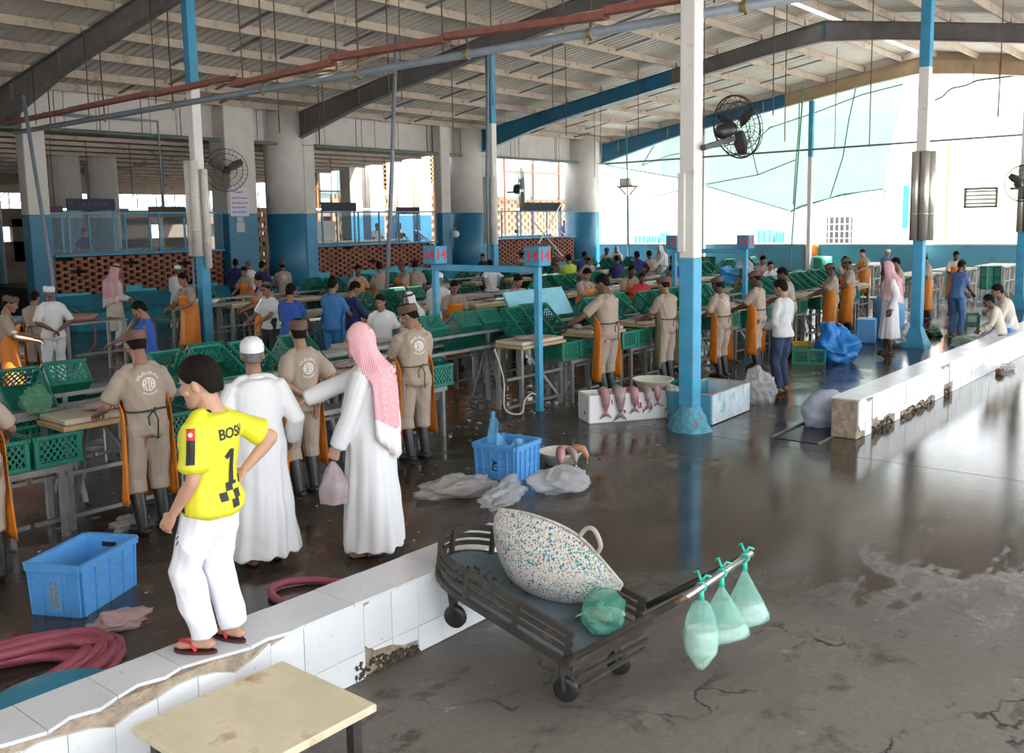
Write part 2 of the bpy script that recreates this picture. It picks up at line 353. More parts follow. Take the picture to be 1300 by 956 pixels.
run('standpipe', pts, .045, PIPE, 'long grey drop pipe leaning above the man in the checked head cloth', 'pipe')
run('standpipe', [(19.28, 16.9, 7.05), (19.28, 17.0, 4), (19.25, 17.0, .0)], .045, PIPE, 'grey drop pipe running down the far blue topped column', 'pipe')
run('standpipe', [(14.62, 10.2, 2.6), (14.6, 10.0, 0)], .03, PIPE, 'thin grey standpipe rising in the table row behind the blue number frame', 'pipe') if False else None
run('gable_pipe', [(36.8, 27, 5.2), (36.8, -3, 5.35)], .04, mat('pipe_dark', (.12, .14, .13), .5), 'dark pipe spanning the bright gable opening', 'pipe')
hr = random.Random(9)
def rod(x, y, z0, r=.012):
    q = MB(); q.tube([(x, y, z0), (x+hr.uniform(-.02, .02), y, (z0+rz(y))/2), (x, y, rz(y)+.05)], r, 5); q.obj('hanger_rod', ROD, ceil)
for y in (23, 20.4, 17.6, 14.6, 12, 9.6, 7.4, 5.2): rod(10.5, y, 4.95, .016); rod(10.3, y+.3, 5.1)
for x in (11.6, 12.8, 14, 15.2, 16.5, 17.8, 20.2, 21.8, 23.5, 25.2, 27, 30, 33): rod(x, 25.15, 5.1); rod(x+.25, 25.15, 5.1, .008)
for x, y in ((14.6, 15.3), (14.5, 12.6), (17.5, 10), (16.5, 7.6), (20.6, 9.2), (22.3, 7.9), (24, 5.6), (22, 12), (24.5, 14), (26, 16.5), (27.5, 19), (30, 21), (32, 12.5), (33.5, 10), (21.7, 16.6), (22.3, 16.6)):
    rod(x, y, hr.uniform(4.2, 5.4))
for x, y in ((12.2, 19.6), (12.9, 17.4), (13.2, 14.2), (15.6, 19.2), (17.2, 21.4), (18.2, 17.2)): rod(x, y, hr.uniform(4.6, 5.4), .014)
# ---------------------------------------------------------------- steel columns of the hall
def column(name, x, y, zs, w, top, label, flare=None, rot=0):
    c = empty(name, (x, y, 0), rot, label, 'column')
    zb, zw = zs; q = MB(); q.box((0, 0, (zb+.0)/2), (w, w, zb), b=.012); q.obj('blue_base', BLUE2, c)
    q = MB(); q.box((0, 0, (zb+zw)/2), (w*.99, w*.99, zw-zb), b=.012); q.obj('white_shaft', WHITEP, c)
    if top > zw: q = MB(); q.box((0, 0, (top+zw)/2), (w*.98, w*.98, top-zw), b=.012); q.obj('blue_top', BLUE, c)
    if flare: q = MB(); q.lathe([(flare, 0), (flare*.95, .06), (flare*.72, .2), (w*.66, .42), (w*.62, .46)], 4, A=rotm(0, 0, math.pi/4)); q.obj('flared_foot', BLUE2, c)
    return c
cA = column('column', 10.25, 5.76, (2.13, 8.3), .205, 8.3, 'white and blue square column in the middle foreground by the foam box', .2)
# ragged painted concrete collar
r2 = random.Random(2); q = MB(); n = 18
rg = []
for rr_, z in ((.27, 0), (.25, .05), (.2, .13), (.15, .24), (.13, .3)):
    rg.append([(rr_*(1+r2.uniform(-.14, .14))*math.cos(2*math.pi*k/n), rr_*(1+r2.uniform(-.14, .14))*math.sin(2*math.pi*k/n), z+r2.uniform(-.015, .04)*(z > 0)) for k in range(n)])
q.add([v for g in rg for v in g], [(i*n+k, i*n+(k+1) % n, (i+1)*n+(k+1) % n, (i+1)*n+k) for i in range(4) for k in range(n)]); q.obj('collar', mat('chipped_blue', (.07, .30, .42), .6, .3, 14, bump=.8, bscale=30, dirt=((.16, .13, .10), .5, 10)), cA, smooth=True)
q = MB(); q.box((-.12, .06, 2.68), (.035, .1, .95), b=.01); q.obj('switch_trunking', WHITEP, cA)
cB = column('column', 19.47, 5.86, (2.2, 5.43), .2, 7.6, 'blue and white column with metal pipe covers beside the man in pink checked cloth', .32)
cC = column('column', 10.63, 17.08, (2.04, 5.37), .2, 7.6, 'left blue and white column with long white pipe covers')
cD = column('column', 19.6, 17.1, (2.02, 5.26), .2, 7.2, 'blue topped column behind the blue number frame')
cE = column('column', 28.9, 6.0, (2.2, 5.4), .22, 7.6, 'blue and white column at the right edge behind the seated pair', .3)
CHR = mat('pipe_cover_metal', (.55, .51, .47), .3, .15, 3, metal=.6, stretch=(6, 6, .5))
def covers(c, z0, z1, m, offs, r=.075):
    for dx, dy in offs:
        q = MB(); q.lathe([(r, z0), (r, z1), (r*.8, z1+.01)], 12, (dx, dy, 0)); q.lathe([(r+.008, z0+.5), (r+.008, z0+.53)], 12, (dx, dy, 0)); q.obj('pipe_cover', m, c, smooth=True)
        for p in q.F: pass
covers(cB, 2.11, 3.82, CHR, ((-.15, .07), (-.15, -.1), (.0, -.17)), .085)
CWH = mat('pipe_cover_white', (.66, .63, .58), .45, .1, 3, dirt=((.3, .22, .16), .2, 5))
covers(cC, 2.04, 3.92, CWH, ((-.15, .08), (-.15, -.1)), .09); covers(cC, 1.8, 3.75, CWH, ((.02, -.19),), .07)
covers(cD, 2.05, 3.83, CWH, ((-.15, .1), (-.13, -.12)), .09)
covers(cE, 2.1, 3.9, CHR, ((-.17, .05), (-.15, -.12)), .085)
q = MB(); q.tube([(-.13, .15, 2.0), (-.13, .15, .3)], .025, 8); q.obj('conduit', PIPE, cC, smooth=True)
# ---------------------------------------------------------------- back row of concrete columns
def big_col(x, y, shape, w, label, split=3.0, top=6.2):
    c = empty('concrete_column', (x, y, 0), 0, label, 'column')
    for nm, a, b, m in (('blue_base', 0, split, DBLUE), ('white_shaft', split, top, CREAM)):
        q = MB()
        if shape == 'round': q.lathe([(w, a), (w, b)], 28)
        else: q.box((0, 0, (a+b)/2), (w, w*.8, b-a), b=.02)
        o = q.obj(nm, m, c, smooth=(shape == 'round'))
        if shape == 'round':
            for p in o.data.polygons: p.use_smooth = len(p.vertices) == 4
    if shape == 'round':
        q = MB(); q.box((.72, 0, split/2), (.45, .8, split), b=.02); q.obj('blue_pilaster', BLUE, c)
        q = MB(); q.box((.72, 0, (split+top)/2), (.45, .8, top-split), b=.02); q.obj('white_pilaster', CREAM, c)
    return c
big_col(10.95, 25.2, 'box', .55, 'white and blue concrete column left of the glazed booth, nearer of two')
big_col(9.55, 25.4, 'box', .6, 'white and blue concrete column cut by the left edge')
big_col(17.0, 25.35, 'box', 1.05, 'broad flat blue and white column carrying the notice')
big_col(19.0, 25.5, 'round', .62, 'thick round column, deep blue below and white above, beside the flat notice column')
big_col(27.6, 25.5, 'round', .66, 'thick round column behind the blue topped column')
big_col(26.0, 25.2, 'box', .5, 'slim square blue and white column with a round lamp, near the round one')
big_col(35.3, 25.5, 'round', .72, 'blue and white column at the corner of the bright gable')
# ---------------------------------------------------------------- back hall behind the columns
BRICK = mat('clay_brick', (.30, .12, .075), .85, .2, 6, bump=.3, dirt=((.13, .07, .05), .3, 5))
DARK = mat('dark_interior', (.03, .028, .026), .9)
br = random.Random(11)
wb = empty('wall_back', (0, 0, 0), kind='structure')
def lattice(x0, x1, y, z0, z1, name='brick_lattice', bw=.25, bh=.085, gap=.12, th=.14, m=BRICK, parent=None, axis=0):
    b = MB(); n = int(round((z1-z0)/bh)); per = bw+gap
    for j in range(n):
        x = x0-(per/2 if j % 2 else 0)
        while x < x1:
            a, c = max(x, x0), min(x+bw, x1)
            if c-a > .03 and br.random() > .03: b.box(((a+c)/2, y+br.uniform(-.008, .008), z0+(j+.5)*bh), (c-a, th, bh-.006))
            x += per
    o = b.obj(name, m, parent); o['kind'] = 'stuff'; return o
for a, c in ((11.3, 16.4), (19.9, 25.6), (28.4, 34.4)):
    lattice(a, c, 25.3, .86, 1.9, parent=wb)
    q = MB(); q.box(((a+c)/2, 25.6, .95), (c-a, .04, 1.9)); q.obj('shade_backing', DARK, wb)  # near-black sheet stands in for the shade behind the lattice holes
    q = MB(); q.box(((a+c)/2, 25.3, 1.93), (c-a, .42, .06), b=.01); q.obj('ledge', BLUE, wb)
    # stall front: glazing bars and panes above the ledge
    n = int((c-a)/.95); g = MB()
    wn = tag(link('window_%d' % (1+[11.3, 19.9, 28.4].index(a)), None), kind='structure')
    for k in range(n+1):
        x = a+(c-a)*k/n; q = MB(); q.box((x, 25.2, 2.5), (.045, .045, 1.1)); q.obj('mullion', BLUE, wn)
    q = MB(); q.box(((a+c)/2, 25.2, 3.05), (c-a, .05, .05)); q.obj('rail', BLUE, wn)
    GL = mat('stall_glass', (.9, 1, .98), .03, 0, alpha=.05, spec=.5)
    for k in range(n):
        xa, xb = a+(c-a)*k/n, a+(c-a)*(k+1)/n
        q = MB(); q.box(((xa+xb)/2, 25.2, 2.49), (xb-xa-.05, .008, 1.05)); q.obj('pane', GL, wn)
    for nm in range(2):
        xx = a+(.25+.45*nm)*(c-a); q = MB(); q.box((xx, 26.6, 3.18), (1.25, .06, .05)); o = thing(q, 'tube_lamp', mat('tube_light', (1, 1, .95), .5, 0, emit=4), 'lit white tube lamp hung inside the %s glazed stall, %s end' % ({11.3: 'left', 19.9: 'middle', 28.4: 'right'}[a], ('left', 'right')[nm]), 'lamp', 'tube lamps in the glazed stalls'); q = MB()
        for s_ in (-.5, .5): q.tube([(xx+s_, 26.6, 3.2), (xx+s_, 26.6, 5.24)], .012, 4)
        q.obj('hanger', ROD, o)
# sloping blue wash trough along the foot of the brick screen
tm = mat('trough_blue', (.035, .27, .40), .35, .2, 2, dirt=((.03, .10, .13), .4, 2.5))
q = MB(); q.prism([(24.05, 0), (24.35, .42), (24.30, .46), (24.62, .50), (25.2, .86), (25.26, .86), (25.26, 0)], lambda y, z, t: (t, y, z), 11.3, 34.4)
thing(q, 'wash_trough', tm, 'long sloping blue painted trough at the foot of the brick screen', 'trough')
q = MB(); rr = random.Random(4); x = 11.3
while x < 25.5:
    w = rr.uniform(.3, 1.1); h = rr.uniform(.05, .3)
    if rr.random() < .7: q.box((x+w/2, 25.22, .86+h/2), (w, .02, h))
    x += w
q.obj('paint_patch', mat('turquoise_patch', (.06, .42, .58), .6), wb)['kind'] = 'stuff'
# back hall shell
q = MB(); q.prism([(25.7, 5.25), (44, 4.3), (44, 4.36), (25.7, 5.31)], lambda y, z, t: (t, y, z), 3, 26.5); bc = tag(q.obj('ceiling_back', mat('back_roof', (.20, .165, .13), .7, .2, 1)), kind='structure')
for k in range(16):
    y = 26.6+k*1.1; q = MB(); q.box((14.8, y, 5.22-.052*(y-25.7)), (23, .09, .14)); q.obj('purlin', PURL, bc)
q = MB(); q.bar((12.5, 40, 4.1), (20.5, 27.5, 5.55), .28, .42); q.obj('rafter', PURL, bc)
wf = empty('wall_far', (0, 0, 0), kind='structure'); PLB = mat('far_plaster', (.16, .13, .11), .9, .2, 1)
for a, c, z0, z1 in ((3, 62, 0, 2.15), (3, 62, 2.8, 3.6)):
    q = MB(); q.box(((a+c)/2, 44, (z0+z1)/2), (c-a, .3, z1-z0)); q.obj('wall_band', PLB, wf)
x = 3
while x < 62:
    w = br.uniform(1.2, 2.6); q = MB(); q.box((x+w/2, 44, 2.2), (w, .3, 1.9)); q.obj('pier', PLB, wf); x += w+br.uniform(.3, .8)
for k in range(56):
    q = MB(); x = 3+k*1.0; q.bar((x, 44, 3.5), (x, 44, 4.5), .04, .04); q.bar((x, 44, 3.5), (x+1, 44, 4.4), .03, .03); q.bar((x, 44, 4.4), (x+1, 44, 3.6), .02, .02); q.obj('truss_web', DSTEEL, wf)
q = MB(); q.box((3, 35, 2.6), (.3, 19, 5.4)); tag(q.obj('wall_left', PLB), kind='structure')
# columns of the second row, booth fittings, lattice panels and sheets behind the middle and right stalls
CR2 = mat('plaster_grey', (.50, .46, .43), .85, .1, 2)
for i, (x, w, lab) in enumerate(((14.4, .55, 'first grey column of the back hall, nearest the left edge'), (15.7, .5, 'grey column of the back hall just left of the sloping beam'), (11.9, .5, 'grey column of the back hall behind the paired blue and white columns'))):
    c = empty('concrete_column', (x, 31, 0), 0, lab, 'column')
    q = MB(); q.lathe([(w, 0), (w, 3.0)], 20); q.obj('blue_base', DBLUE, c, smooth=False); q = MB(); q.lathe([(w, 3.0), (w, 5.1)], 20); q.obj('white_shaft', CR2, c, smooth=False)
for i, (px, w) in enumerate(((446, .34), (471, .4), (507, .42), (533, .38), (562, .3))):
    P = atY(px, 240, 31); c = empty('concrete_column', (P.x, 31, 0), 0, '%s cream column of the row behind the middle glazed stall' % ('first', 'second', 'third', 'fourth', 'fifth')[i], 'column')
    q = MB(); q.box((0, 0, 1.5), (w*2, w*1.8, 3), b=.02); q.obj('blue_base', DBLUE, c); q = MB(); q.box((0, 0, 4.75), (w*2, w*1.8, 3.5), b=.02); q.obj('white_shaft', CREAM, c)
OR = mat('orange_lattice', (.42, .19, .07), .8, .15, 5)
for i, (a, c, za, zb) in enumerate(((390, 402, 206, 240), (482, 499, 206, 240), (541, 551, 192, 232), (455, 459, 190, 215))):
    A = atY(a, za, 33); B = atY(c, zb, 33); w = B.x-A.x; h = A.z-B.z; m = MB(); n = max(2, int(w/.2)); k = max(3, int(h/.2))
    for j in range(n+1): m.box((A.x+w*j/n, 33, (A.z+B.z)/2), (w/n*.55, .1, h))
    for j in range(k+1): m.box(((A.x+B.x)/2, 33, B.z+h*j/k), (w, .1, h/k*.55))
    for xx in (A.x, B.x): m.box((xx, 33, B.z/2), (.1, .1, B.z))
    thing(m, 'lattice_panel', OR, 'orange pierced block panel, %s along the row behind the middle stall' % ('first', 'third', 'fourth', 'second')[i], 'panel')
PS = mat('pale_sheeting', (.55, .66, .64), .6, .12, 1, transl=.6)
q = MB(); A = atY(402, 200, 36); B = atY(432, 258, 36); q.box(((A.x+B.x)/2, 36, (A.z+B.z)/2), (B.x-A.x, .05, A.z-B.z)); o = thing(q, 'hoarding', PS, 'pale translucent sheet panel behind the middle stall', 'panel')
q = MB()
for z in (A.z, (A.z+B.z)/2-.5, B.z): q.box(((A.x+B.x)/2, 35.9, z), (B.x-A.x+1, .06, .08))
for f in (0, 1): q.box((A.x+(B.x-A.x)*f, 35.9, (A.z+B.z)/2), (.08, .06, A.z-B.z+1))
q.obj('frame', DSTEEL, o)
# green mesh fence and pierced brick screen behind the right stall
q = MB(); y = 33
A = atY(640, 196, y); B = atY(760, 255, y); z0, z1 = B.z, A.z
fr = MB()
for f in (0, .28, .55, .82): fr.box((A.x+(B.x-A.x)*f, y, z1/2), (.09, .09, z1))
for z in (z0, (z0+z1)/2+.3, z1): fr.box(((A.x+B.x)/2, y, z), (B.x-A.x, .07, .08))
fen = thing(fr, 'mesh_fence', RUST, 'rusty framed green mesh screen behind the right glazed stall', 'fence')
q.box(((A.x+B.x)/2, y+.05, (z0+z1)/2-.2), (B.x-A.x, .01, z1-z0-.4)); q.obj('mesh', mat('green_mesh', (.22, .42, .30), .8, .1, alpha=.55, transl=.4), fen)
q = MB(); q.box((26, 34, 1.6), (36, .1, 3.2)); 
lattice(27.5, 47, 33.6, 0, 4.0, 'brick_lattice', bw=.4, bh=.2, gap=.16, m=mat('sandy_block', (.42, .28, .18), .9, .15, 4), parent=wf)
lattice(22.5, 27, 33.6, 0, 3.4, 'brick_lattice', bw=.4, bh=.2, gap=.16, m=mat('sandy_block', (.42, .28, .18), .9, .15, 4), parent=wf)
# awning boards over the stalls
AW = mat('awning_dark', (.045, .045, .055), .8, .2, 3); 
for (pa, pb, za, zb, lab, mm) in ((30, 80, 262, 271, 'narrow dark purple sign board over the left stall', mat('board_purple', (.075, .05, .065), .7, .2, 5)), (84, 146, 252, 267, 'dark navy sign board over the left stall', mat('board_navy', (.025, .04, .075), .7, .2, 5)), (408, 452, 257, 268, 'sagging dark brown awning over the middle stall', AW), (188, 236, 262, 276, 'brown header board behind the left column pipe covers', mat('board_brown', (.09, .05, .035), .8)), (503, 532, 263, 272, 'short brown header board at the end of the middle stall', mat('board_brown', (.09, .05, .035), .8)), (660, 712, 257, 268, 'grey wire framed header over the right stall', AW)):
    A = atY(pa, za, 26.0); B = atY(pb, zb, 26.0); q = MB(); q.box(((A.x+B.x)/2, 26.0, (A.z+B.z)/2), (B.x-A.x, .06, A.z-B.z), b=.01); o = thing(q, 'sign_board', mm, lab, 'sign')
    for f in (0.03, .97):
        q = MB(); q.box((A.x+(B.x-A.x)*f, 26.05, (B.z+2)/2), (.05, .05, B.z-1.96)); q.obj('post', BLUE, o)
    if pa in (30, 84):
        q = MB(); r3 = random.Random(pa)
        for k in range(7):
            w = r3.uniform(.03, .09)*(B.x-A.x); x = A.x+(B.x-A.x)*(.1+.8*k/7); q.box((x, 25.965, (A.z+B.z)/2+r3.uniform(-.03, .03)), (w, .006, .08))
        q.obj('faded_lettering', mat('faded_red', (.17, .045, .06), .8), o)['kind'] = 'stuff'
# stall furniture seen through the panes
def slab_table(x, y, w, lab, m):
    q = MB(); q.box((0, 0, 2.02), (w, .7, .06), b=.01); t = empty('stall_counter', (x, y, 0), 0, lab, 'counter'); q.obj('top', m, t); q = MB(); q.box((0, 0, 1.0), (w-.1, .6, 1.98)); q.obj('base', DBLUE, t)
WT = mat('white_tile', (.6, .6, .58), .4)
slab_table(13.9, 26.6, 4.6, 'dark counter behind the left panes', mat('counter_dark', (.08, .1, .11), .5)); slab_table(22.6, 26.6, 5.2, 'pale counter behind the middle panes', WT); slab_table(31.4, 26.6, 5.6, 'pale counter behind the right panes', WT)
q = MB(); q.box((21.0, 26.9, 2.42), (1.9, .6, .7), b=.03); thing(q, 'chest_freezer', mat('freezer_cream', (.52, .50, .44), .5), 'cream chest standing on the counter behind the middle panes', 'chest')
# cloth-white canopy leaning in the right stall with crossed white poles
q = MB(); A = atY(690, 254, 24.8); B = atY(711, 330, 24.8); q.tube([tuple(atY(716, 253, 24.9)), tuple(atY(684, 309, 24.9))], .03, 6); q.tube([tuple(atY(678, 282, 24.85)), tuple(atY(714, 325, 24.85))], .03, 6)
thing(q, 'crossed_poles', WHITEP, 'crossed white poles leaning before the right glazed stall', 'pole')
# notice on the flat column
nt_ = empty('notice', (16.86, 24.91, 3.36), 0, 'white notice with purple and red script on the flat blue and white column', 'sign')
q = MB(); q.box((0, 0, 0), (.66, .02, .86), b=.006); q.obj('sheet', mat('notice_sheet', (.62, .62, .72), .6, .05), nt_)
q = MB(); q2 = MB(); r3 = random.Random(8)
for i, z in enumerate((.3, .12, -.03, -.16, -.3)):
    x = -.26+(.08 if i == 0 else 0)
    while x < .24-(.08 if i == 0 else 0):
        w = r3.uniform(.03, .09); (q if i in (0, 4) else q2).box((x+w/2, -.013, z+r3.uniform(-.01, .01)), (w, .004, .03)); 
        if r3.random() < .6: (q if i in (0, 4) else q2).box((x+w*.3, -.013, z+.025), (.012, .004, .03))
        x += w+.02
q.obj('purple_script', mat('purple_ink', (.12, .06, .3), .7), nt_)['kind'] = 'stuff'; q2.obj('red_script', mat('red_ink', (.42, .05, .12), .7), nt_)['kind'] = 'stuff'
q = MB(); q.box((.0, 0, -.52), (.22, .012, .14)); q.box((0, 0, -.76), (.3, .012, .3)); q.obj('small_sheet', mat('paper_grey', (.45, .5, .55), .7), nt_)
lp = empty('bulkhead_lamp', (26.35, 24.9, 2.2), 0, 'small round white lamp on the slim blue and white column', 'lamp')
q = MB(); q.lathe([(0, -.02), (.13, -.02), (.13, .05), (.1, .1), (0, .12)], 14, A=rotm(math.pi/2)); q.obj('shade', WHITEP, lp, smooth=True); q = MB(); q.tube([(-.15, 0, -.5), (-.15, 0, .2), (0, 0, .2)], .02, 6); q.obj('conduit', BLUE2, lp)
# ---------------------------------------------------------------- right gable: low blue wall, netting, outdoors
q = MB(); q.box((37.7, 10, .74), (.22, 33, 1.48)); wr = tag(q.obj('wall_right', mat('wall_blue', (.10, .36, .50), .55, .15, .7, dirt=((.12, .26, .33), .4, 1.5)), None), kind='structure')
q = MB(); q.box((37.7, 10, 1.5), (.3, 33, .06)); q.obj('coping', mat('pale_coping', (.75, .75, .74), .7), wr)
for y in (-1.8, 3, 5.75, 11.1, 15.5, 20.3):
    c = empty('gable_post', (37.2, y, 0), 0, 'slim %s gable post behind the blue wall, %s' % (('white', 'cream', 'lilac', 'white', 'blue topped', 'cream')[[-1.8, 3, 5.75, 11.1, 15.5, 20.3].index(y)], ('sixth from the corner', 'fifth from the corner', 'fourth from the corner', 'third from the corner', 'second from the corner', 'nearest the corner')[[-1.8, 3, 5.75, 11.1, 15.5, 20.3].index(y)]), 'post')
    top = rz(y)-.5; q = MB(); q.box((0, 0, top/2), (.16, .16, top)); q.obj('shaft', WHITEP, c)
    if y == 15.5: q = MB(); q.box((0, 0, (5+top)/2), (.17, .17, top-5)); q.obj('blue_top', BLUE2, c)
def net_mat(name, col, a):
    m = mat(name, col, .8, .15, 1.5, alpha=a, transl=.3); return m
NET = net_mat('green_netting', (.07, .24, .18), .76); NET2 = net_mat('grey_netting', (.40, .52, .45), .75)
net = empty('shade_net', (0, 0, 0), label='thin green shade net with dark green ropes filling the bright gable', cat='net')
def gp(px, py, X=37.42): return np.array(atX(px, py, X))
top = [(690, 186), (760, 178), (860, 158), (975, 132), (1080, 105), (1152, 88)]; bot = [(696, 206), (745, 206), (862, 226), (1003, 268), (1068, 247), (1122, 240)]
def interp(L, u):
    f = u*(len(L)-1); i = min(int(f), len(L)-2); f -= i; return (L[i][0]*(1-f)+L[i+1][0]*f, L[i][1]*(1-f)+L[i+1][1]*f)
def netfn(u, v):
    A = gp(*interp(top, u)); B = gp(*interp(bot, u)); P = A*(1-v)+B*v
    P[0] += .12*math.sin(9*u+3*v)*v+.06*math.sin(31*u+9*v); return P
q = MB(); q.grid(netfn, 60, 24); q.obj('netting', NET, net, smooth=True)
ROPE = mat('green_rope', (.015, .20, .12), .7)
q = MB()
for L in (bot, [(975, 163), (1035, 143), (1095, 120), (1146, 107)], [(1088, 105), (1078, 150), (1070, 200), (1054, 250)], [(1015, 125), (1014, 165), (1010, 210), (1007, 260)], [(1124, 240), (1118, 265), (1098, 243), (1060, 250), (1015, 262), (1000, 272)], [(945, 150), (952, 180), (962, 222)], [(830, 250), (880, 237), (962, 222), (1010, 203)], [(815, 210), (850, 197), (960, 178), (980, 160)], [(815, 210), (830, 185)]):
    pts = [gp(x, y, 37.34) for x, y in L]; q.tube(pts, .022, 5)
q.obj('rope', ROPE, net)
q = MB(); t2 = [(1182, 86), (1220, 88), (1262, 84), (1320, 70)]; b2 = [(1186, 127), (1212, 112), (1245, 103), (1320, 90)]
def n2(u, v):
    A = gp(*interp(t2, u)); B = gp(*interp(b2, u)); P = A*(1-v)+B*v; P[0] += .15*math.sin(17*u)*v+.1*math.sin(8*v+5*u); return P
q.grid(n2, 40, 12); o = thing(q, 'shade_net', NET2, 'bunched grey green net hung from the beam right of the tall column', 'net', smooth=True)
q = MB(); q.tube([n2(i/30, 1)+np.array((-.03, 0, 0)) for i in range(31)], .03, 5); q.obj('rope', mat('dark_rope', (.03, .035, .04), .8), o)
for i, (a, b, c_) in enumerate(((796, 150, 440), (1004, 128, 470), (1138, 180, 470))):
    pass
for i, (top_, bot_, lab) in enumerate((((795, 160), (799, 345), 'thin green pole before the white yard, left of the middle column'), ((1020, 110), (1003, 338), 'thin green pole slanting before the white yard, right of the middle column'))):
    q = MB(); q.tube([tuple(atX(*top_, 34)), tuple(atX(*bot_, 34))], .03, 6); P = atX(*bot_, 34); q.tube([tuple(P), (P.x, P.y, 0)], .03, 6); thing(q, 'thin_pole', mat('pole_green', (.05, .25, .18), .6), lab, 'pole')
# yard buildings, all bleached by the sun
WH = mat('yard_white', (.86, .85, .82), .8, .04, .5)
q = MB(); q.box((60, 14, 4.5), (.4, 44, 9)); yb = thing(q, 'yard_building', WH, 'white sunlit building across the yard behind the blue wall', 'building')
def onX(px0, py0, px1, py1, X, m, name, par, th=.1):
    A = atX(px0, py0, X); B = atX(px1, py1, X); q = MB(); q.box((X, (A.y+B.y)/2, (A.z+B.z)/2), (th, abs(A.y-B.y), abs(A.z-B.z)), b=.01); return q.obj(name, m, par)
w1 = onX(1050, 276, 1081, 309, 59.7, mat('window_grey', (.10, .095, .09), .6), 'window', yb)
for k in range(5):
    onX(1052+k*6.6, 276, 1053+k*6.6, 309, 59.6, WHITEP, 'bar', w1)
for k in range(3): onX(1050, 284+k*9, 1081, 285+k*9, 59.6, WHITEP, 'bar', w1)
onX(1147, 236, 1152, 290, 59.7, BLUE2, 'stripe', yb)
for i, (a, b, t) in enumerate(((811, 828, 298), (829, 842, 298), (844, 856, 294), (966, 988, 291), (990, 1003, 293))):
    A = atX(a, t, 46); B = atX(b, 311, 46); q = MB(); yc = (A.y+B.y)/2; q.box((46, yc, A.z/2), (1.2, abs(A.y-B.y), A.z), b=.03)
    o = thing(q, 'water_tank', mat('tank_blue', (.22, .50, .66), .5), 'pale blue tank showing over the blue wall, %s from the left' % ('first', 'second', 'third', 'fourth', 'fifth')[i], 'tank')
    q = MB()
    for k in range(3): q.box((45.38, yc-abs(A.y-B.y)*(.3-.3*k), A.z/2), (.05, .05, A.z-.2))
    q.obj('rib', BLUE2, o)
fe = empty('yard_fence', (48, 0, 0), 0, 'pale wire fence beyond the blue wall at the right', 'fence')
A = atX(1188, 281, 48); B = atX(1330, 281, 48)
q = MB()
for k in range(24):
    y = A.y+(B.y-A.y)*k/23; q.tube([(0, y, 0), (0, y, A.z)], .03, 5)
q.obj('upright', TAN, fe)['kind'] = 'stuff'
q = MB()
for z in (A.z, A.z-.5, A.z-1): q.box((0, (A.y+B.y)/2, z), (.05, abs(A.y-B.y), .05))
q.obj('rail', TAN, fe)
q = MB(); P = atX(1210, 260, 55); q.box((55, P.y, 4.5), (.5, .55, 9)); thing(q, 'yard_mast', mat('lilac_post', (.55, .48, .52), .7), 'pale lilac mast beyond the wall between the last two columns', 'post')
q = MB(); P = atX(1202, 260, 50); q.box((50, P.y, 3), (.14, .14, 6)); thing(q, 'yard_post', mat('rusty_post', (.5, .25, .15), .7), 'thin rusty post beyond the wall beside the lilac mast', 'post')
# louvred vent hung in the gable
A = atX(1226, 240, 36.6); B = atX(1265, 262, 36.6); lv = empty('louvre_vent', (36.6, (A.y+B.y)/2, (A.z+B.z)/2), 0, 'small framed louvre hung in the bright gable near the right edge', 'vent'); w = abs(A.y-B.y); h = abs(A.z-B.z)
q = MB()
for s in (-1, 1): q.box((0, s*w/2, 0), (.1, .08, h+.08)); q.box((0, 0, s*h/2), (.1, w, .08))
FR = mat('vent_frame', (.28, .27, .22), .6); q.obj('frame', FR, lv)
for k in range(4): q = MB(); q.box((0, 0, h*(.34-.22*k)), (.08, w, .035), rot=rotm(0, .5, 0)); q.obj('louvre', FR, lv)
q = MB()
for s in (-.4, .4): q.tube([(0, s*w, h/2), (0, s*w, rz(8)-(A.z+B.z)/2)], .012, 5)
q.obj('hanger', ROD, lv)
# lamp bracket left in the gable
bk = empty('floodlight', (36.5, *list(atX(797, 236, 36.5))[1:]), 0, 'small floodlight box on a rusty bracket left of the middle column', 'lamp')
q = MB(); q.box((0, .1, .18), (.3, .55, .34), b=.03); q.obj('housing', mat('lamp_grey', (.55, .55, .55), .5), bk); q = MB(); q.box((0, 0, -.03), (.3, 1.0, .07)); q.bar((0, -.45, -.05), (0, -.1, -.4), .05); q.bar((0, .45, -.05), (0, .1, -.4), .05); q.obj('bracket', RUST, bk)
q = MB(); q.box((0, .0, (-bk.location.z)/2-.2), (.08, .08, bk.location.z-.4)); q.obj('post', WHITEP, bk)
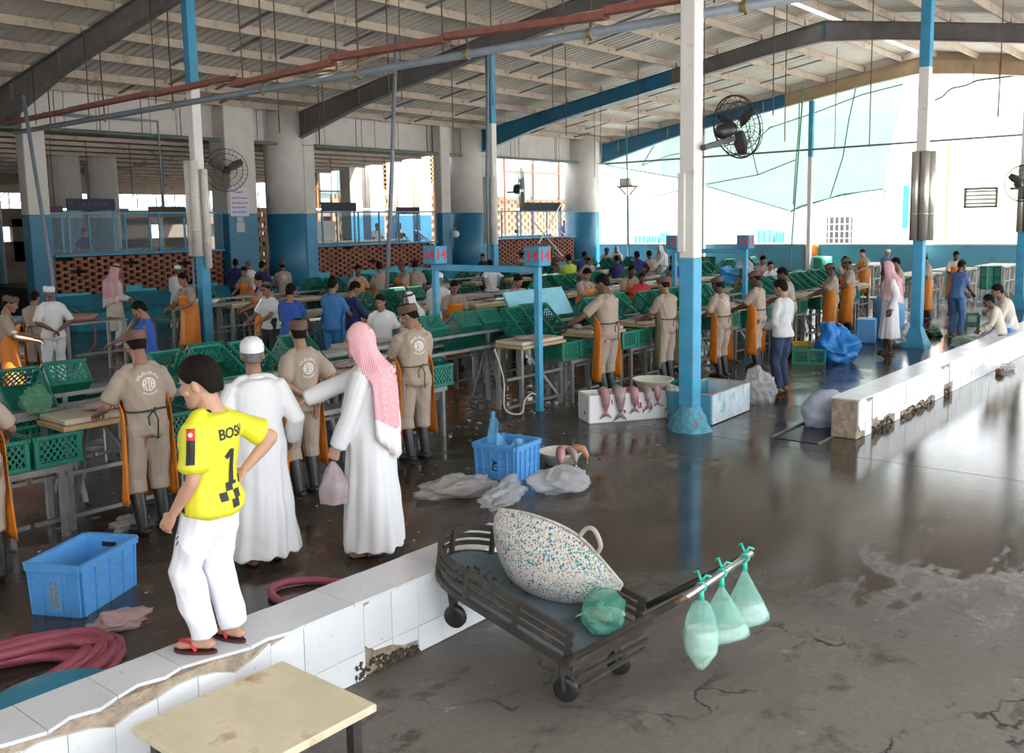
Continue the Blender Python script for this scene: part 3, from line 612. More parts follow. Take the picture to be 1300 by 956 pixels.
# ---------------------------------------------------------------- wall fans
def fan(x, y, z, r, rz_, label, dark=DSTEEL, tilt=0):
    f = empty('wall_fan', (x, y, z), 0, label, 'fan', 'cage fans on the columns', rot=(tilt, 0, rz_))   # faces local -y
    q = MB(); A = rotm(math.pi/2)
    for rr, yy in ((r, 0), (r*.98, -.05), (r*.75, -.09), (r*.5, -.11), (r*.25, -.12), (r*.8, .09), (r*.5, .11)):
        q.tube([(rr*math.cos(a), yy, rr*math.sin(a)) for a in [2*math.pi*k/28 for k in range(29)]], .006 if rr < r else .011, 4, cap=False)
    for k in range(28):
        a = 2*math.pi*k/28; c, s = math.cos(a), math.sin(a)
        q.tube([(.1*c, -.125, .1*s), (r*.5*c, -.11, r*.5*s), (r*.98*c, -.05, r*.98*s), (r*c, 0, r*s), (r*.8*c, .09, r*.8*s), (r*.3*c, .12, r*.3*s)], .0035, 3, cap=False)
    q.obj('cage', dark, f)
    q = MB(); q.lathe([(0, 0), (r*.2, 0), (r*.24, .08), (r*.22, .22), (r*.12, .28), (0, .28)], 14, (0, .06, 0), A=rotm(-math.pi/2)); q.obj('motor', BLACK, f, smooth=True)
    for k in range(3):
        a = 2*math.pi*k/3+.5; q = MB()
        def bl(u, v, a=a):
            rr = r*(.14+.74*u); w = (v-.5)*r*(.28+.16*math.sin(math.pi*u)); p = np.array((rr, w*math.sin(.5)-.02, w*math.cos(.5)))
            c, s = math.cos(a), math.sin(a); return (p[0]*c-p[2]*s, p[1], p[0]*s+p[2]*c)
        q.sheet(bl, 6, 4, .006); q.obj('blade', dark, f, smooth=True)
    q = MB(); q.box((0, .34, -.12), (.08, .5, .06)); q.box((0, .2, -.06), (.06, .06, .2)); q.obj('bracket', BLACK, f)
    return f
P = atX(915, 163, 10.75); fan(10.75, 5.42, P.z, .38, 1.25, 'large dark cage fan on the middle column', tilt=-.25)
P = atY(287, 216, 24.5); fan(P.x, 24.5, P.z, .62, -.5, 'cage fan on the flat column above the notice', mat('fan_brown', (.16, .13, .10), .6))
P = atY(662, 240, 24.3); fan(P.x, 24.3, P.z, .85, .7, 'cage fan in front of the green mesh screen', mat('fan_brown', (.16, .13, .10), .6))
P = atX(1292, 233, 28.5); fan(28.6, 6.0, P.z, .48, -.9, 'cage fan cut off by the right edge', DSTEEL)
# ---------------------------------------------------------------- low tiled wall, two lengths
TILE = mat('white_wall_tile', (.74, .76, .79), .22, .05, 3, rand=.05, dirt=((.34, .28, .24), .1, 22)); CAP = mat('cap_tile', (.66, .69, .74), .25, .06, 3, rand=.05, dirt=((.35, .30, .26), .14, 16))
MORT = mat('mortar', (.36, .29, .22), .95, .3, 14, bump=1, bscale=45, dirt=((.12, .09, .07), .3, 12)); GRIME = mat('grimy_rubble', (.07, .055, .04), .9, .4, 20, bump=1, bscale=50)
tr_ = random.Random(21)
def low_wall(x0, x1, yf, label, cut, capc):
    w = empty('low_wall', (0, 0, 0), 0, label, 'wall')
    q = MB(); q.box(((x0+x1)/2, yf+.175, .231), (x1-x0, .315, .462), b=.012); q.obj('core', MORT, w)
    def tl(poly, name='tile', off=0):
        q = MB(); q.prism(poly, lambda a, z, t: (a, t, z), yf+.02, yf+off); q.obj(name, TILE, w)
    n = int(round((x1-x0)/.212))
    for i in range(n):
        a = x0+i*.212+.0015; b = x0+(i+1)*.212-.0015
        for lo, hi in ((.17, .466), (.004, .167)):
            r = cut(a, b, lo, hi)
            if r is None: continue
            tl(r, off=tr_.uniform(-.003, .002))
    x = x0; L = .34
    while x < x1-.01:
        b = min(x+L, x1); q = MB(); pf, pb = capc(x, b)
        q.prism([(x+.002, pf[0])]+pf[2]+[(b-.002, pf[1]), (b-.002, pb), (x+.002, pb)], lambda a, y, t: (a, y, t), .462, .48+tr_.uniform(-.002, .002)); q.obj('cap_tile', CAP, w); x = b
    return w
def cutL(a, b, lo, hi):
    if hi > .4:
        if b < 2.75: 
            h0 = .40+.04*math.sin(a*9); h1 = .40+.04*math.sin(b*9); return [(a, lo), (b, lo), (b, h1), ((a+b)/2, (h0+h1)/2+.012), (a, h0)]
        if a < 2.75: return [(a, lo), (b, lo), (b, .45), ((a+b)/2, .40), (a, .37)]
        if 2.75 < a < 2.96: return [(a, lo), (b, lo), (b, hi), (a+.12, .455), (a, .43)]
        if 3.36 < a < 3.45: return [(a, .20), (a+.03, .17), (b, lo), (b, hi), (a+.05, hi), (a+.04, .44), (a, .435)]
    else:
        if 3.25 < a < 3.36: return [(a, lo), (a+.02, lo), (b-.04, .09), (b-.03, hi), (a, hi)]
        if 3.36 < a < 3.58: return [(a+.05, hi), (a+.07, .145), (b-.02, .135), (b, .13), (b, hi)]
        if 3.58 < a < 3.75: return [(a, .13), (a+.08, .095), (b, .085), (b, hi), (a, hi)]
    return [(a, lo), (b, lo), (b, hi), (a, hi)]
def capL(a, b):
    if b < 2.98:
        f0 = 3.985+.1*(.5+.5*math.sin(a*6+1)); f1 = 3.985+.1*(.5+.5*math.sin(b*6+1)) if b < 2.9 else 3.985; return (f0, f1, [((a*.66+b*.34), (f0+f1)/2+.02), ((a*.3+b*.7), (f0+f1)/2-.015)]), 4.335
    return (3.985, 3.985, []), 4.335
lwL = low_wall(1.27, 4.87, 4.0, 'white tiled low wall with a chipped rim under the boy', cutL, capL)
q = MB(); rr = random.Random(6)
for k in range(80):
    x = rr.uniform(3.3, 3.84); s = rr.uniform(.008, .022); q.box((x, 4.008+rr.uniform(-.01, .01), max(.012, rr.uniform(0, .13)*(1-(x-3.3)*1.2))), (s*1.5, s, s), rot=rotm(rr.random()*3, rr.random()*3, 0))
q.obj('rubble', GRIME, lwL)['kind'] = 'stuff'
def cutR(a, b, lo, hi):
    if hi > .4:
        if 11.25 < a < 11.4: return [(a+.05, lo), (b, lo), (b, hi), (a+.03, hi)]
        if 11.05 < a < 11.25: return [(a, lo), (b, lo), (b, .42), (a+.1, .40), (a, .45)]
        if 13.9 < a < 14.3: return [(a, lo), (b, lo), (b, .40+.05*(a < 14)), (a+.1, .41), (a, .44)]
        if 14.35 < a < 14.5: return [(a+.06, lo), (b, lo), (b, hi), (a+.05, hi)]
    else:
        if a < 11.0: return [(a+.06, .10), (b, .08), (b, hi), (a, hi)]
        if 11.25 < a < 11.4: return None
        if 11.4 < a < 12.1: return [(a, .13), (b, .12+.03*math.sin(a*20)), (b, hi), (a, hi)]
        if 12.2 < a < 13.7: return [(a, .09+.03*math.sin(a*13)), (a+.1, .1), (b, .09+.03*math.sin(b*13)), (b, hi), (a, hi)]
        if 14.2 < a < 14.6: return None
    return [(a, lo), (b, lo), (b, hi), (a, hi)]
lwR = low_wall(10.87, 30.0, 3.88, 'long white tiled low wall running to the seated pair, broken at its near end', cutR, lambda a, b: ((3.865, 3.865, []), 4.215))
q = MB(); rr = random.Random(7)
for k in range(240):
    x = rr.choice((rr.uniform(11.3, 12.1), rr.uniform(12.3, 13.7), rr.uniform(14.2, 14.6))); s = rr.uniform(.006, .018); q.box((x, 3.892+rr.uniform(-.012, .012), rr.uniform(.005, .10)), (s*1.5, s, s), rot=rotm(rr.random()*3, rr.random()*3, 0))
q.obj('rubble', GRIME, lwR)['kind'] = 'stuff'
# open drain by the end of the long low wall
dr = empty('floor_drain', (0, 0, 0), 0, 'dark floor drain with a pale metal edge before the long low wall', 'drain')
q = MB(); q.box((11.0, 4.45, .004), (1.2, .5, .008)); q.obj('channel_shade', mat('drain_shade', (.012, .01, .009), .25), dr); q = MB(); q.bar((10.4, 4.74, .012), (11.65, 4.76, .012), .03, .02); q.bar((10.42, 4.18, .008), (10.86, 4.18, .008), .02, .016); q.obj('edge', STEEL, dr)  # flat near-black plate painted as the shade inside the open drain
# ---------------------------------------------------------------- people
SKIN = {'brown': mat('skin_brown', (.155, .075, .045), .5, .08, 12), 'dark': mat('skin_dark', (.085, .042, .028), .5, .08, 12), 'light': mat('skin_light', (.46, .26, .18), .5, .06, 12), 'tan': mat('skin_tan', (.28, .145, .09), .5, .06, 12)}
EYEW = mat('eye_white', (.36, .34, .32), .3); EYEB = mat('eye_dark', (.015, .01, .008), .2); LIP = mat('lip', (.30, .12, .10), .5); HAIRM = mat('black_hair', (.009, .007, .006), .75, .3, 30, bump=.6, bscale=120, stretch=(1, 1, .35), spec=.12); GREY = mat('grey_hair', (.12, .115, .11), .6, .4, 40)
TMP = bpy.data.scenes.new('workbench')
def evalmesh(o):
    vl = TMP.view_layers[0]; vl.update(); return bpy.data.meshes.new_from_object(o.evaluated_get(vl.depsgraph))
def remesh(V, F, vox, smooth=3, ratio=None, disp=None):
    me = bpy.data.meshes.new('t'); me.from_pydata([tuple(map(float, v)) for v in V], [], F)
    o = bpy.data.objects.new('t', me); TMP.collection.objects.link(o)
    m = o.modifiers.new('r', 'REMESH'); m.mode = 'VOXEL'; m.voxel_size = vox
    if smooth: s = o.modifiers.new('s', 'SMOOTH'); s.factor = .5; s.iterations = smooth
    if ratio: d = o.modifiers.new('d', 'DECIMATE'); d.ratio = ratio
    r = evalmesh(o); bpy.data.objects.remove(o); bpy.data.meshes.remove(me)
    n = len(r.vertices); co = np.empty(n*3); r.vertices.foreach_get('co', co); co = co.reshape(-1, 3)
    if disp is not None:
        no = np.empty(n*3); r.vertices.foreach_get('normal', no); no = no.reshape(-1, 3); co = co+no*disp(co)[:, None]
    fs = [tuple(p.vertices) for p in r.polygons]; bpy.data.meshes.remove(r); return co, fs
def unit(v): v = np.array(v, float); return v/(np.linalg.norm(v)+1e-9)
class Blob:
    def __init__(s): s.m = MB()
    def rings(s, R_, n=16):
        # R_: list of (centre, u, v); closed with shrinking caps
        V = []; 
        for c, u, v in R_:
            for k in range(n):
                a = 2*math.pi*k/n; V.append(c+math.cos(a)*u+math.sin(a)*v)
        q = len(R_); F = [(i*n+k, i*n+(k+1) % n, (i+1)*n+(k+1) % n, (i+1)*n+k) for i in range(q-1) for k in range(n)]+[tuple(range(n))[::-1], tuple(range((q-1)*n, q*n))]
        s.m.add(V, F)
    def limb(s, pts, rad, side=None, flat=1., n=12, cap=.75):
        pts = [np.array(p, float) for p in pts]; R_ = []; q = len(pts); u = None
        for i in range(q):
            t = unit(pts[min(i+1, q-1)]-pts[max(i-1, 0)])
            if side is not None: u = unit(np.array(side)-t*(t @ np.array(side)))
            elif u is None: u = unit(np.cross(t, (0, 0, 1) if abs(t[2]) < .9 else (0, 1, 0)))
            else: u = unit(u-t*(u @ t))
            v = np.cross(t, u); r = rad[i]
            if i == 0 and cap: 
                for e, f in ((1., .15), (.8, .6)): R_.append((pts[0]-t*r*cap*e, u*r*f, v*r*f*flat))
            R_.append((pts[i], u*r, v*r*flat))
            if i == q-1 and cap:
                for e, f in ((.8, .6), (1., .15)): R_.append((pts[i]+t*r*cap*e, u*r*f, v*r*f*flat))
        s.rings(R_, n)
    def ell(s, c, a, b, d, A=None, n=14):
        A = np.eye(3) if A is None else A; c = np.array(c, float); R_ = []
        for i in range(9):
            th = math.pi*(i+.3)/8.6; z = -math.cos(th); r = math.sin(th); R_.append((c+A @ np.array((0, 0, d*z)), A @ np.array((a*r, 0, 0)), A @ np.array((0, b*r, 0))))
        s.rings(R_, n)
    def mesh(s, vox, smooth=3, ratio=None, disp=None): return remesh(s.m.V, s.m.F, vox, smooth, ratio, disp)
# --- head prototype (origin at head centre = eye height, front +y)
def make_head(vox, ratio):
    b = Blob()
    prof = [(-.115, .030, .030, .052), (-.10, .042, .045, .044), (-.075, .055, .066, .026), (-.045, .062, .080, .014), (-.015, .068, .090, .004), (.02, .073, .096, -.004), (.05, .075, .098, -.008), (.08, .069, .090, -.010), (.10, .055, .072, -.012), (.115, .034, .046, -.013), (.121, .012, .016, -.013)]
    b.rings([(np.array((0, yo, z)), np.array((a, 0, 0)), np.array((0, d, 0))) for z, a, d, yo in prof], 24)
    b.limb([(0, .088, .012), (0, .104, -.022), (0, .100, -.034)], [.008, .013, .012]); b.ell((.011, .094, -.034), .009, .011, .008); b.ell((-.011, .094, -.034), .009, .011, .008)
    b.limb([(-.04, .080, .020), (0, .092, .020), (.04, .080, .020)], [.007, .009, .007]); b.limb([(-.022, .083, -.063), (0, .091, -.061), (.022, .083, -.063)], [.005, .008, .005]); b.limb([(-.018, .083, -.073), (0, .089, -.074), (.018, .083, -.073)], [.005, .007, .005]); b.ell((0, .082, -.098), .02, .014, .016)
    for s in (-1, 1):
        b.ell((s*.076, -.012, -.012), .010, .020, .034, rotm(-.2, 0, -s*.35)); b.ell((s*.052, .055, -.03), .018, .018, .018)
        b.ell((s*.072, .0, -.06), .008, .02, .02) if False else None
    b.limb([(0, -.012, -.05), (0, -.022, -.11), (0, -.03, -.17)], [.054, .052, .056])
    V, F = b.mesh(vox, 2, ratio)
    for s in (-1, 1):
        d = V-np.array((s*.031, .088, .002)); V[:, 1] -= .010*np.exp(-(d[:, 0]**2/.0003+d[:, 2]**2/.00016+d[:, 1]**2/.0008))
    mi = []
    for f in F:
        c = V[list(f)].mean(0); m = 0
        if c[1] > .075 and -.082 < c[2] < -.055 and abs(c[0]) < .024: m = 3
        if c[1] > .055 and .0175 < c[2]+.25*abs(abs(c[0])-.03) < .0255 and .013 < abs(c[0]) < .046: m = 2
        mi.append(m)
    q = MB(); q.V = [tuple(v) for v in V]; q.F = list(F); q.M = mi
    for s in (-1, 1):
        e = np.array((s*.031, .0735, .002)); q.cur = 1; q.lathe([(0, -.0095), (.0068, -.0068), (.0095, 0), (.0068, .0068), (0, .0095)], 8, e, A=rotm(math.pi/2)); q.cur = 2; q.lathe([(0, .0075), (.005, .0085), (0, .0103)], 6, e, A=rotm(-math.pi/2))
    return q
HEADS = {0: make_head(.0045, .35), 1: make_head(.007, .5), 2: make_head(.012, None)}
def make_hand(vox, curl, ratio=None):
    # right hand: wrist at origin, fingers along +y, palm facing -z, thumb on -x side
    b = Blob(); b.rings([(np.array((x, y, 0)), np.array((w, 0, 0)), np.array((0, 0, h))) for x, y, w, h in ((0, -.03, .024, .02), (0, 0, .026, .018), (0, .03, .036, .016), (0, .06, .041, .014), (0, .085, .040, .012), (0, .095, .03, .008))], 12)
    for i, (x, L, r) in enumerate(((-.031, .070, .0092), (-.0105, .080, .0096), (.0105, .074, .0092), (.031, .058, .0082))):
        p = np.array((x, .083, 0.)); pts = [p-np.array((0, .02, 0))]; a = 0; d = [.42, .33, .27]; pts.append(p.copy())
        for k in range(3):
            a += curl*(1+.12*i)*(.9 if k == 0 else 1.1); p = p+L*d[k]*np.array((x*.25 if curl < .3 else 0, math.cos(a), -math.sin(a))); pts.append(p.copy())
        b.limb(pts, [r, r*1.05, r, r*.92, r*.8], n=8)
    c = min(curl, .6); b.limb([(-.018, .012, -.004), (-.045, .040, -.012), (-.056+.02*c, .066, -.018-.03*c), (-.056+.05*c, .088, -.02-.05*c)], [.014, .012, .0105, .008], n=8)
    return b.mesh(vox, 1, ratio)
HANDS = {(0, 'relax'): make_hand(.0035, .32, .5), (0, 'grip'): make_hand(.0035, 1.0, .5), (0, 'flat'): make_hand(.0035, .08, .5), (1, 'relax'): make_hand(.006, .32, .5), (1, 'grip'): make_hand(.006, .9, .5), (1, 'flat'): make_hand(.006, .1, .5)}
def ik(a, b, l1, l2, hint):
    a = np.array(a, float); b = np.array(b, float); d = b-a; L = np.linalg.norm(d); mx = (l1+l2)*.999
    if L > mx: b = a+d/L*mx; d = b-a; L = mx
    u = d/L; x = (l1*l1-l2*l2+L*L)/(2*L); h = math.sqrt(max(0, l1*l1-x*x)); p = np.array(hint, float); p = p-u*(p @ u); p = unit(p)
    return a+u*x+p*h, b
def wr(amp, k, seed):
    r = np.random.RandomState(int(seed) % 99991); W_ = r.uniform(-1, 1, (5, 3))*k; ph = r.uniform(0, 6, 5)
    def f(P):
        o = 0
        for w, p in zip(W_, ph): o = o+np.sin(P @ w+p+1.2*np.sin(P @ (w[::-1]*.6)))
        return amp*o/2.2
    return f
ARMS = {  # (right, left) wrist targets in 1.70 m body units: x right, y front, z up
 'down': ((.27, .03, .84), (-.27, .03, .84)), 'work': ((.16, .40, 1.02), (-.16, .42, 1.02)), 'work2': ((.10, .44, 1.04), (-.24, .36, 1.0)), 'back': ((.05, -.17, .97), (-.06, -.18, .99)), 'front': ((.06, .24, 1.0), (-.06, .25, .98)),
 'hips': ((.2, -.06, 1.0), (-.2, -.06, 1.0)), 'reach': ((.12, .5, 1.0), (-.3, .25, .95))}
PERSON = {}
def person(label, loc, face, h=1.68, lod=1, skin='brown', outfit='worker', arms='work', lean=8, hunch=0, head=(0, -10), hair='short', beard=False, hands=('relax', 'relax'), palm=None, elbow=None, hipz=None, feet=None, group=None, seed=1, colors=None, extra=None, belly=0, kneehint=None, bare=False, hsc=None):
    """face: world heading in degrees of the person's front (0 = +x, 90 = +y). Builds in body units (1.70 m) then scales."""
    k = h/1.70; vox = (.0085, .014, .022)[lod]/k
    root = empty('person', loc, R(face)-math.pi/2, label, 'person', group); root.scale = (k, k, k)
    hz = .90 if hipz is None else hipz
    def ang(s_): return R(lean)*min(1, max(0, s_/.22))+R(hunch)*max(0, (s_-.2)/.3)
    cache = [np.array((0, 0, hz))]
    for i in range(1, 71): a = ang(i*.01); cache.append(cache[-1]+.01*np.array((0, math.sin(a), math.cos(a))))
    def sp(s_, back=0.):
        if s_ < 0: c = np.array((0, 0, hz+s_)); a = 0
        else: i = min(int(s_*100), 69); f = s_*100-i; c = cache[i]*(1-f)+cache[i+1]*f; a = ang(s_)
        fw = np.array((0, math.cos(a), -math.sin(a))); return c-fw*back, fw
    X_ = np.array((1., 0, 0))
    def tr_ring(s_, a, b, yo=0.):
        c, fw = sp(s_); return (c+fw*yo, X_*a, fw*b)
    # joints
    cS, fS = sp(.440); sh = [cS+X_*.158-fS*.008, cS-X_*.158-fS*.008]
    tg = ARMS[arms] if isinstance(arms, str) else arms
    el = []; wrist = []
    for i in (0, 1):
        sx = 1 if i == 0 else -1; hint = (elbow[i] if elbow else (sx*.5, -.8, -.45)); e, w = ik(sh[i], tg[i], .285, .255, hint); el.append(e); wrist.append(w)
    ft = feet or ((.10, .02, .085), (-.10, -.02, .085)); hips = [np.array((.088, 0, hz-.03)), np.array((-.088, 0, hz-.03))]; kn = []; an = []
    for i in (0, 1):
        e, w = ik(hips[i], ft[i], .402, .400, kneehint or (.15*(1 if i == 0 else -1), 1, 0)); kn.append(e); an.append(w)
    # head frame
    nb, nf = sp(.53); hy, hp = R(head[0]), R(head[1])
    aN = R(lean)*.75+R(hunch)*.7; upN = np.array((0, math.sin(aN), math.cos(aN)))
    Hm = np.array(Matrix.Rotation(hy, 3, 'Z') @ Matrix.Rotation(hp, 3, 'X')) ; hc = nb+upN*.150+np.array((0, .018, 0))+Hm @ np.array((0, .02, .0))
    hscale = hsc or (.97*(1.70/h)**.45 if h < 1.5 else 1.0)
    mt = SKIN[skin]; b = Blob()
    # --- one continuous body
    tb = [(-.085, .10, .075, 0), (-.05, .155, .105, 0), (.0, .165, .112, 0), (.08, .150, .104, .004), (.17, .140, .10, .008), (.26, .148, .108, .01), (.34, .162, .116, .008), (.42, .160, .108, 0), (.465, .128, .082, -.01), (.50, .078, .064, -.012), (.53, .056, .058, -.006)]
    b.rings([tr_ring(s_, a, d+belly*max(0, 1-abs(s_-.12)/.2), yo+belly*.6*max(0, 1-abs(s_-.12)/.2)) for s_, a, d, yo in tb], 18)
    b.limb([nb-upN*.05, nb+upN*.04, hc-Hm @ np.array((0, .012, .06))], [.058, .054, .05])
    for i in (0, 1):
        b.limb([sh[i]-X_*(.03 if i == 0 else -.03)-fS*0, sh[i]-np.array((0,0,.006)), sh[i]*.5+el[i]*.5, el[i]], [.055, .056, .046, .039]); b.limb([el[i], el[i]*.65+wrist[i]*.35, wrist[i]*.85+el[i]*.15, wrist[i]], [.039, .041, .030, .026], cap=.5)
        b.limb([hips[i], hips[i]*.5+kn[i]*.5, kn[i]], [.088, .074, .056]); b.limb([kn[i], kn[i]*.68+an[i]*.32, kn[i]*.2+an[i]*.8, an[i]], [.055, .055, .038, .036])
        fd = unit(an[i]*[0, 0, 0]+np.array((.18*(1 if i == 0 else -1), 1, 0))) if not feet or len(ft[i]) == 3 else None
        b.limb([an[i]-fd*.045-np.array((0, 0, .045)), an[i]+fd*.06-np.array((0, 0, .045)), an[i]+fd*.15-np.array((0, 0, .062))], [.036, .042, .034], side=np.cross(fd, (0, 0, 1.)), flat=.75)
    V, F = b.mesh(vox*1.05, 2, .6 if lod == 0 else None); q = MB(); q.add(V, F); 
    hd = HEADS[lod]; Hv = (np.array(hd.V)*hscale) @ Hm.T+hc; o_ = len(q.V); q.V += [tuple(v) for v in Hv]; q.F += [tuple(i+o_ for i in f) for f in hd.F]; q.M += hd.M
    for i in (0, 1):
        hv, hf = HANDS[(0 if lod == 0 else 1, hands[i])]; d = unit(wrist[i]-el[i]); pn = np.array(palm[i] if palm else ((-.9 if i == 0 else .9), .2, -.5), float) if (palm or tg[i][2] < .95) else np.array((0, -.3, -1.))
        if hands[i] == 'relax' and tg[i][2] < .9 and not palm: pn = np.array((-1. if i == 0 else 1., 0, 0))
        pn = unit(pn-d*(pn @ d)); zz = -pn; xx = np.cross(d, zz); A = np.column_stack([xx, d, zz]); hv2 = hv.copy()
        if i == 1: hv2[:, 0] *= -1; hf = [f[::-1] for f in hf]
        q.cur = 0; q.add(hv2 @ A.T+wrist[i]-d*.004, hf)
    body = q.obj('body', [mt, EYEW, HAIRM if hair != 'grey' else GREY, LIP if skin == 'light' else mt], root, smooth=True)
    ctx = dict(root=root, sp=sp, sh=sh, el=el, wrist=wrist, hips=hips, kn=kn, an=an, hc=hc, Hm=Hm, hs=hscale, lod=lod, vox=vox, tr_ring=tr_ring, X=X_, seed=seed, hz=hz, k=k, nb=nb, upN=upN, tb=tb, belly=belly, ft=ft)
    # --- hair
    if hair and hair != 'none' and not (colors and colors.get('ghutra')): hair_cap(ctx, hair)
    if beard: beard_mesh(ctx)
    OUT[outfit](ctx, colors or {})
    if extra: extra(ctx)
    return ctx
def scalp(c, fn, n=24, m_=9, th=.97, noise=0, seed=0):
    """shell over the skull; fn(az) gives (lower z, scale)"""
    r = random.Random(seed); V = []; M_ = MB(); Hm, hc, hs = c['Hm'], c['hc'], c['hs']
    def pt(az, t, sc):
        z0, s1 = fn(az); top = .124; ph = t; z = top-(top-z0)*(1-math.cos(ph*math.pi/2)); zz = max(-1, min(1, (z-.03)/.094)) if z > .03 else 0
        rr = math.sqrt(max(0, 1-zz*zz)) if z > .03 else 1-.10*((.03-z)/.12)**2; a, d = .0755*rr, .0985*rr; s1 = 1.012+(s1-1.0)*math.sqrt(max(0, 1-t**3))
        return np.array((math.sin(az)*a*s1*sc, math.cos(az)*d*s1*sc-.008, .03+(z-.03)*(s1*sc if z > .03 else 1)))
    rings = []
    for j in range(m_):
        t = j/(m_-1); rings.append([pt(2*math.pi*i/n, t, 1+noise*r.uniform(-1, 1)*(0 if j == 0 else 1)) for i in range(n)])
    rings.append([pt(2*math.pi*i/n, 1, th) for i in range(n)])
    V = [hc+Hm @ (p*hs) for g in rings for p in g]; q = len(rings)
    M_.add(V, [(i*n+k, (i+1)*n+k, (i+1)*n+(k+1) % n, i*n+(k+1) % n) for i in range(q-1) for k in range(n)]); return M_
def hair_cap(c, kind):
    def fn(az):
        a = abs((az+math.pi) % (2*math.pi)-math.pi)      # 0 = front
        if a < .75: z = .062-.012*(a/.75)**2
        elif a < 1.25: z = .05+(a-.75)/.5*(-.045)
        elif a < 1.75: z = .012
        else: z = .012-min(1, (a-1.75)/.5)*.075
        return z, {'short': 1.07, 'grey': 1.045, 'thick': 1.15, 'crop': 1.035}[kind]
    m = scalp(c, fn, 40, 16, .98, .02 if kind != 'thick' else .022, c['seed']); m.obj('hair', GREY if kind == 'grey' else HAIRM, c['root'], smooth=True)
def beard_mesh(c):
    Hm, hc, hs = c['Hm'], c['hc'], c['hs']; q = MB()
    def fn(u, v):
        az = (u-.5)*2.9; z = -.035-.085*v-.01*math.cos(az)*v; w = .066-.020*v; d = .080-.028*v
        if abs(az) < .45 and v < .25: z = -.08
        p = np.array((math.sin(az)*w*1.08, .016+.02*v+math.cos(az)*d*.93, z)); return hc+Hm @ (p*hs)
    q.sheet(fn, 13, 6, .012); q.obj('beard', HAIRM, c['root'], smooth=True)
def cap(c, m, z0=.034, z1=.108, name='cap', r=1.10, flat=True, band=None):
    Hm, hc, hs = c['Hm'], c['hc'], c['hs']; q = MB(); n = 22; prof = [(r*.98, z0-.004), (r*1.0, z0), (r*1.03, (z0+z1)/2), (r*1.0, z1-.012), (r*.93, z1), (r*.6, z1+.010), (.02, z1+.013)] if flat else [(r*.98, z0-.004), (r, z0), (r*1.0, z0+(z1-z0)*.45), (r*.86, z0+(z1-z0)*.75), (r*.55, z1), (.02, z1+.008)]
    V = []; T = rotm(.12)
    for s_, z in prof:
        for i in range(n): a = 2*math.pi*i/n; V.append(hc+Hm @ (T @ np.array((math.sin(a)*.0765*s_, math.cos(a)*.1*s_-.009, z))*hs))
    F = [(i*n+k, (i+1)*n+k, (i+1)*n+(k+1) % n, i*n+(k+1) % n) for i in range(len(prof)-1) for k in range(n)]+[tuple(range((len(prof)-1)*n, len(prof)*n))[::-1]]; q.add(V, F)
    q.obj(name, m, c['root'], smooth=True)
def torso_rings(c, infl, s0=-.1, s1=.5, blouse=0, flare=0):
    out = []
    for s_, a, d, yo in c['tb']:
        if s_ < s0 or s_ > s1: continue
        bl = c['belly']*max(0, 1-abs(s_-.12)/.2); w = infl+blouse*max(0, 1-abs(s_-.24)/.1)+flare*max(0, .06-s_)/.14; out.append(c['tr_ring'](s_, a+w, d+w+bl, yo+bl*.6))
    return out
def traps(b, c, r):
    for i in (0, 1):
        p = c['nb']-c['upN']*.02+c['X']*.04*(1 if i == 0 else -1); b.limb([p, p*.5+c['sh'][i]*.5+np.array((0, 0, .018)), c['sh'][i]+np.array((0, 0, .012))], [r*1.2, r*1.6, r*1.6])
def sleeve(b, c, i, f, r0, r1, long=False):
    s_, e, w = c['sh'][i], c['el'][i], c['wrist'][i]; sg = 1 if i == 0 else -1; root = s_-c['X']*.05*sg+np.array((0, 0, -.005))
    if long: p = w+(w-e)*-.04; b.limb([root, s_, (s_+e)/2, e, (e+w)/2, p], [.066, r0+.004, r0, r0*.96, (r0+r1)/2, r1], cap=.3)
    else: p = s_+(e-s_)*f; b.limb([root, s_, (s_+p)/2, p], [.066, r0, r0*1.02, r1], cap=.35)
def cloth(c, name, b, m, vf=1., sm=3, amp=.004, kf=34, ratio=None, seedo=0, disp=None):
    f1 = wr(amp*.8, kf*1.2, c['seed']*7+seedo); f0 = wr(1., 15, c['seed']*5+seedo); f2 = lambda P: amp*2.6*(.35-np.abs(f0(P)))
    V, F = b.mesh(c['vox']*vf, sm, ratio, disp or (lambda P: f1(P*[1, 1, .55])+f2(P*[1.4, 1.4, .8]))); q = MB(); q.add(V, F); return q.obj(name, m, c['root'], smooth=True)
def collar(c, m, name='collar', r=.064, h=.035):
    nb, up = c['nb'], c['upN']; q = MB(); n = 18; f = np.cross(c['X'], up)*-1; V = []
    for rr, z in ((r*1.12, -.045), (r*1.02, -.045+h), (r*.98, -.045+h+.004), (r*1.25, -.05+h*.2)):
        for i in range(n):
            a = 2*math.pi*i/n; V.append(nb+c['X']*math.sin(a)*rr+np.cross(up, c['X'])*math.cos(a)*rr*1.02+up*(z-.018*math.cos(a)))
    q.add(V, [(i*n+k, i*n+(k+1) % n, (i+1)*n+(k+1) % n, (i+1)*n+k) for i in range(3) for k in range(n)]); q.obj(name, m, c['root'], smooth=True)
def legs_blob(b, c, rt, rk, rb, zend=.09, cuff=None):
    for i in (0, 1):
        hp, kn, an = c['hips'][i], c['kn'][i], c['an'][i]; f = (kn[2]-zend)/max(.01, kn[2]-an[2]+.0) if kn[2]-an[2] > .1 else .9
        f = max(.1, min(1.0, f)); e = kn+(an-kn)*f; b.limb([hp+np.array((0, 0, .05)), hp*.55+kn*.45, kn, kn*.5+e*.5, e], [rt, rt*.93, rk, (rk+rb)/2, rb], cap=.2)
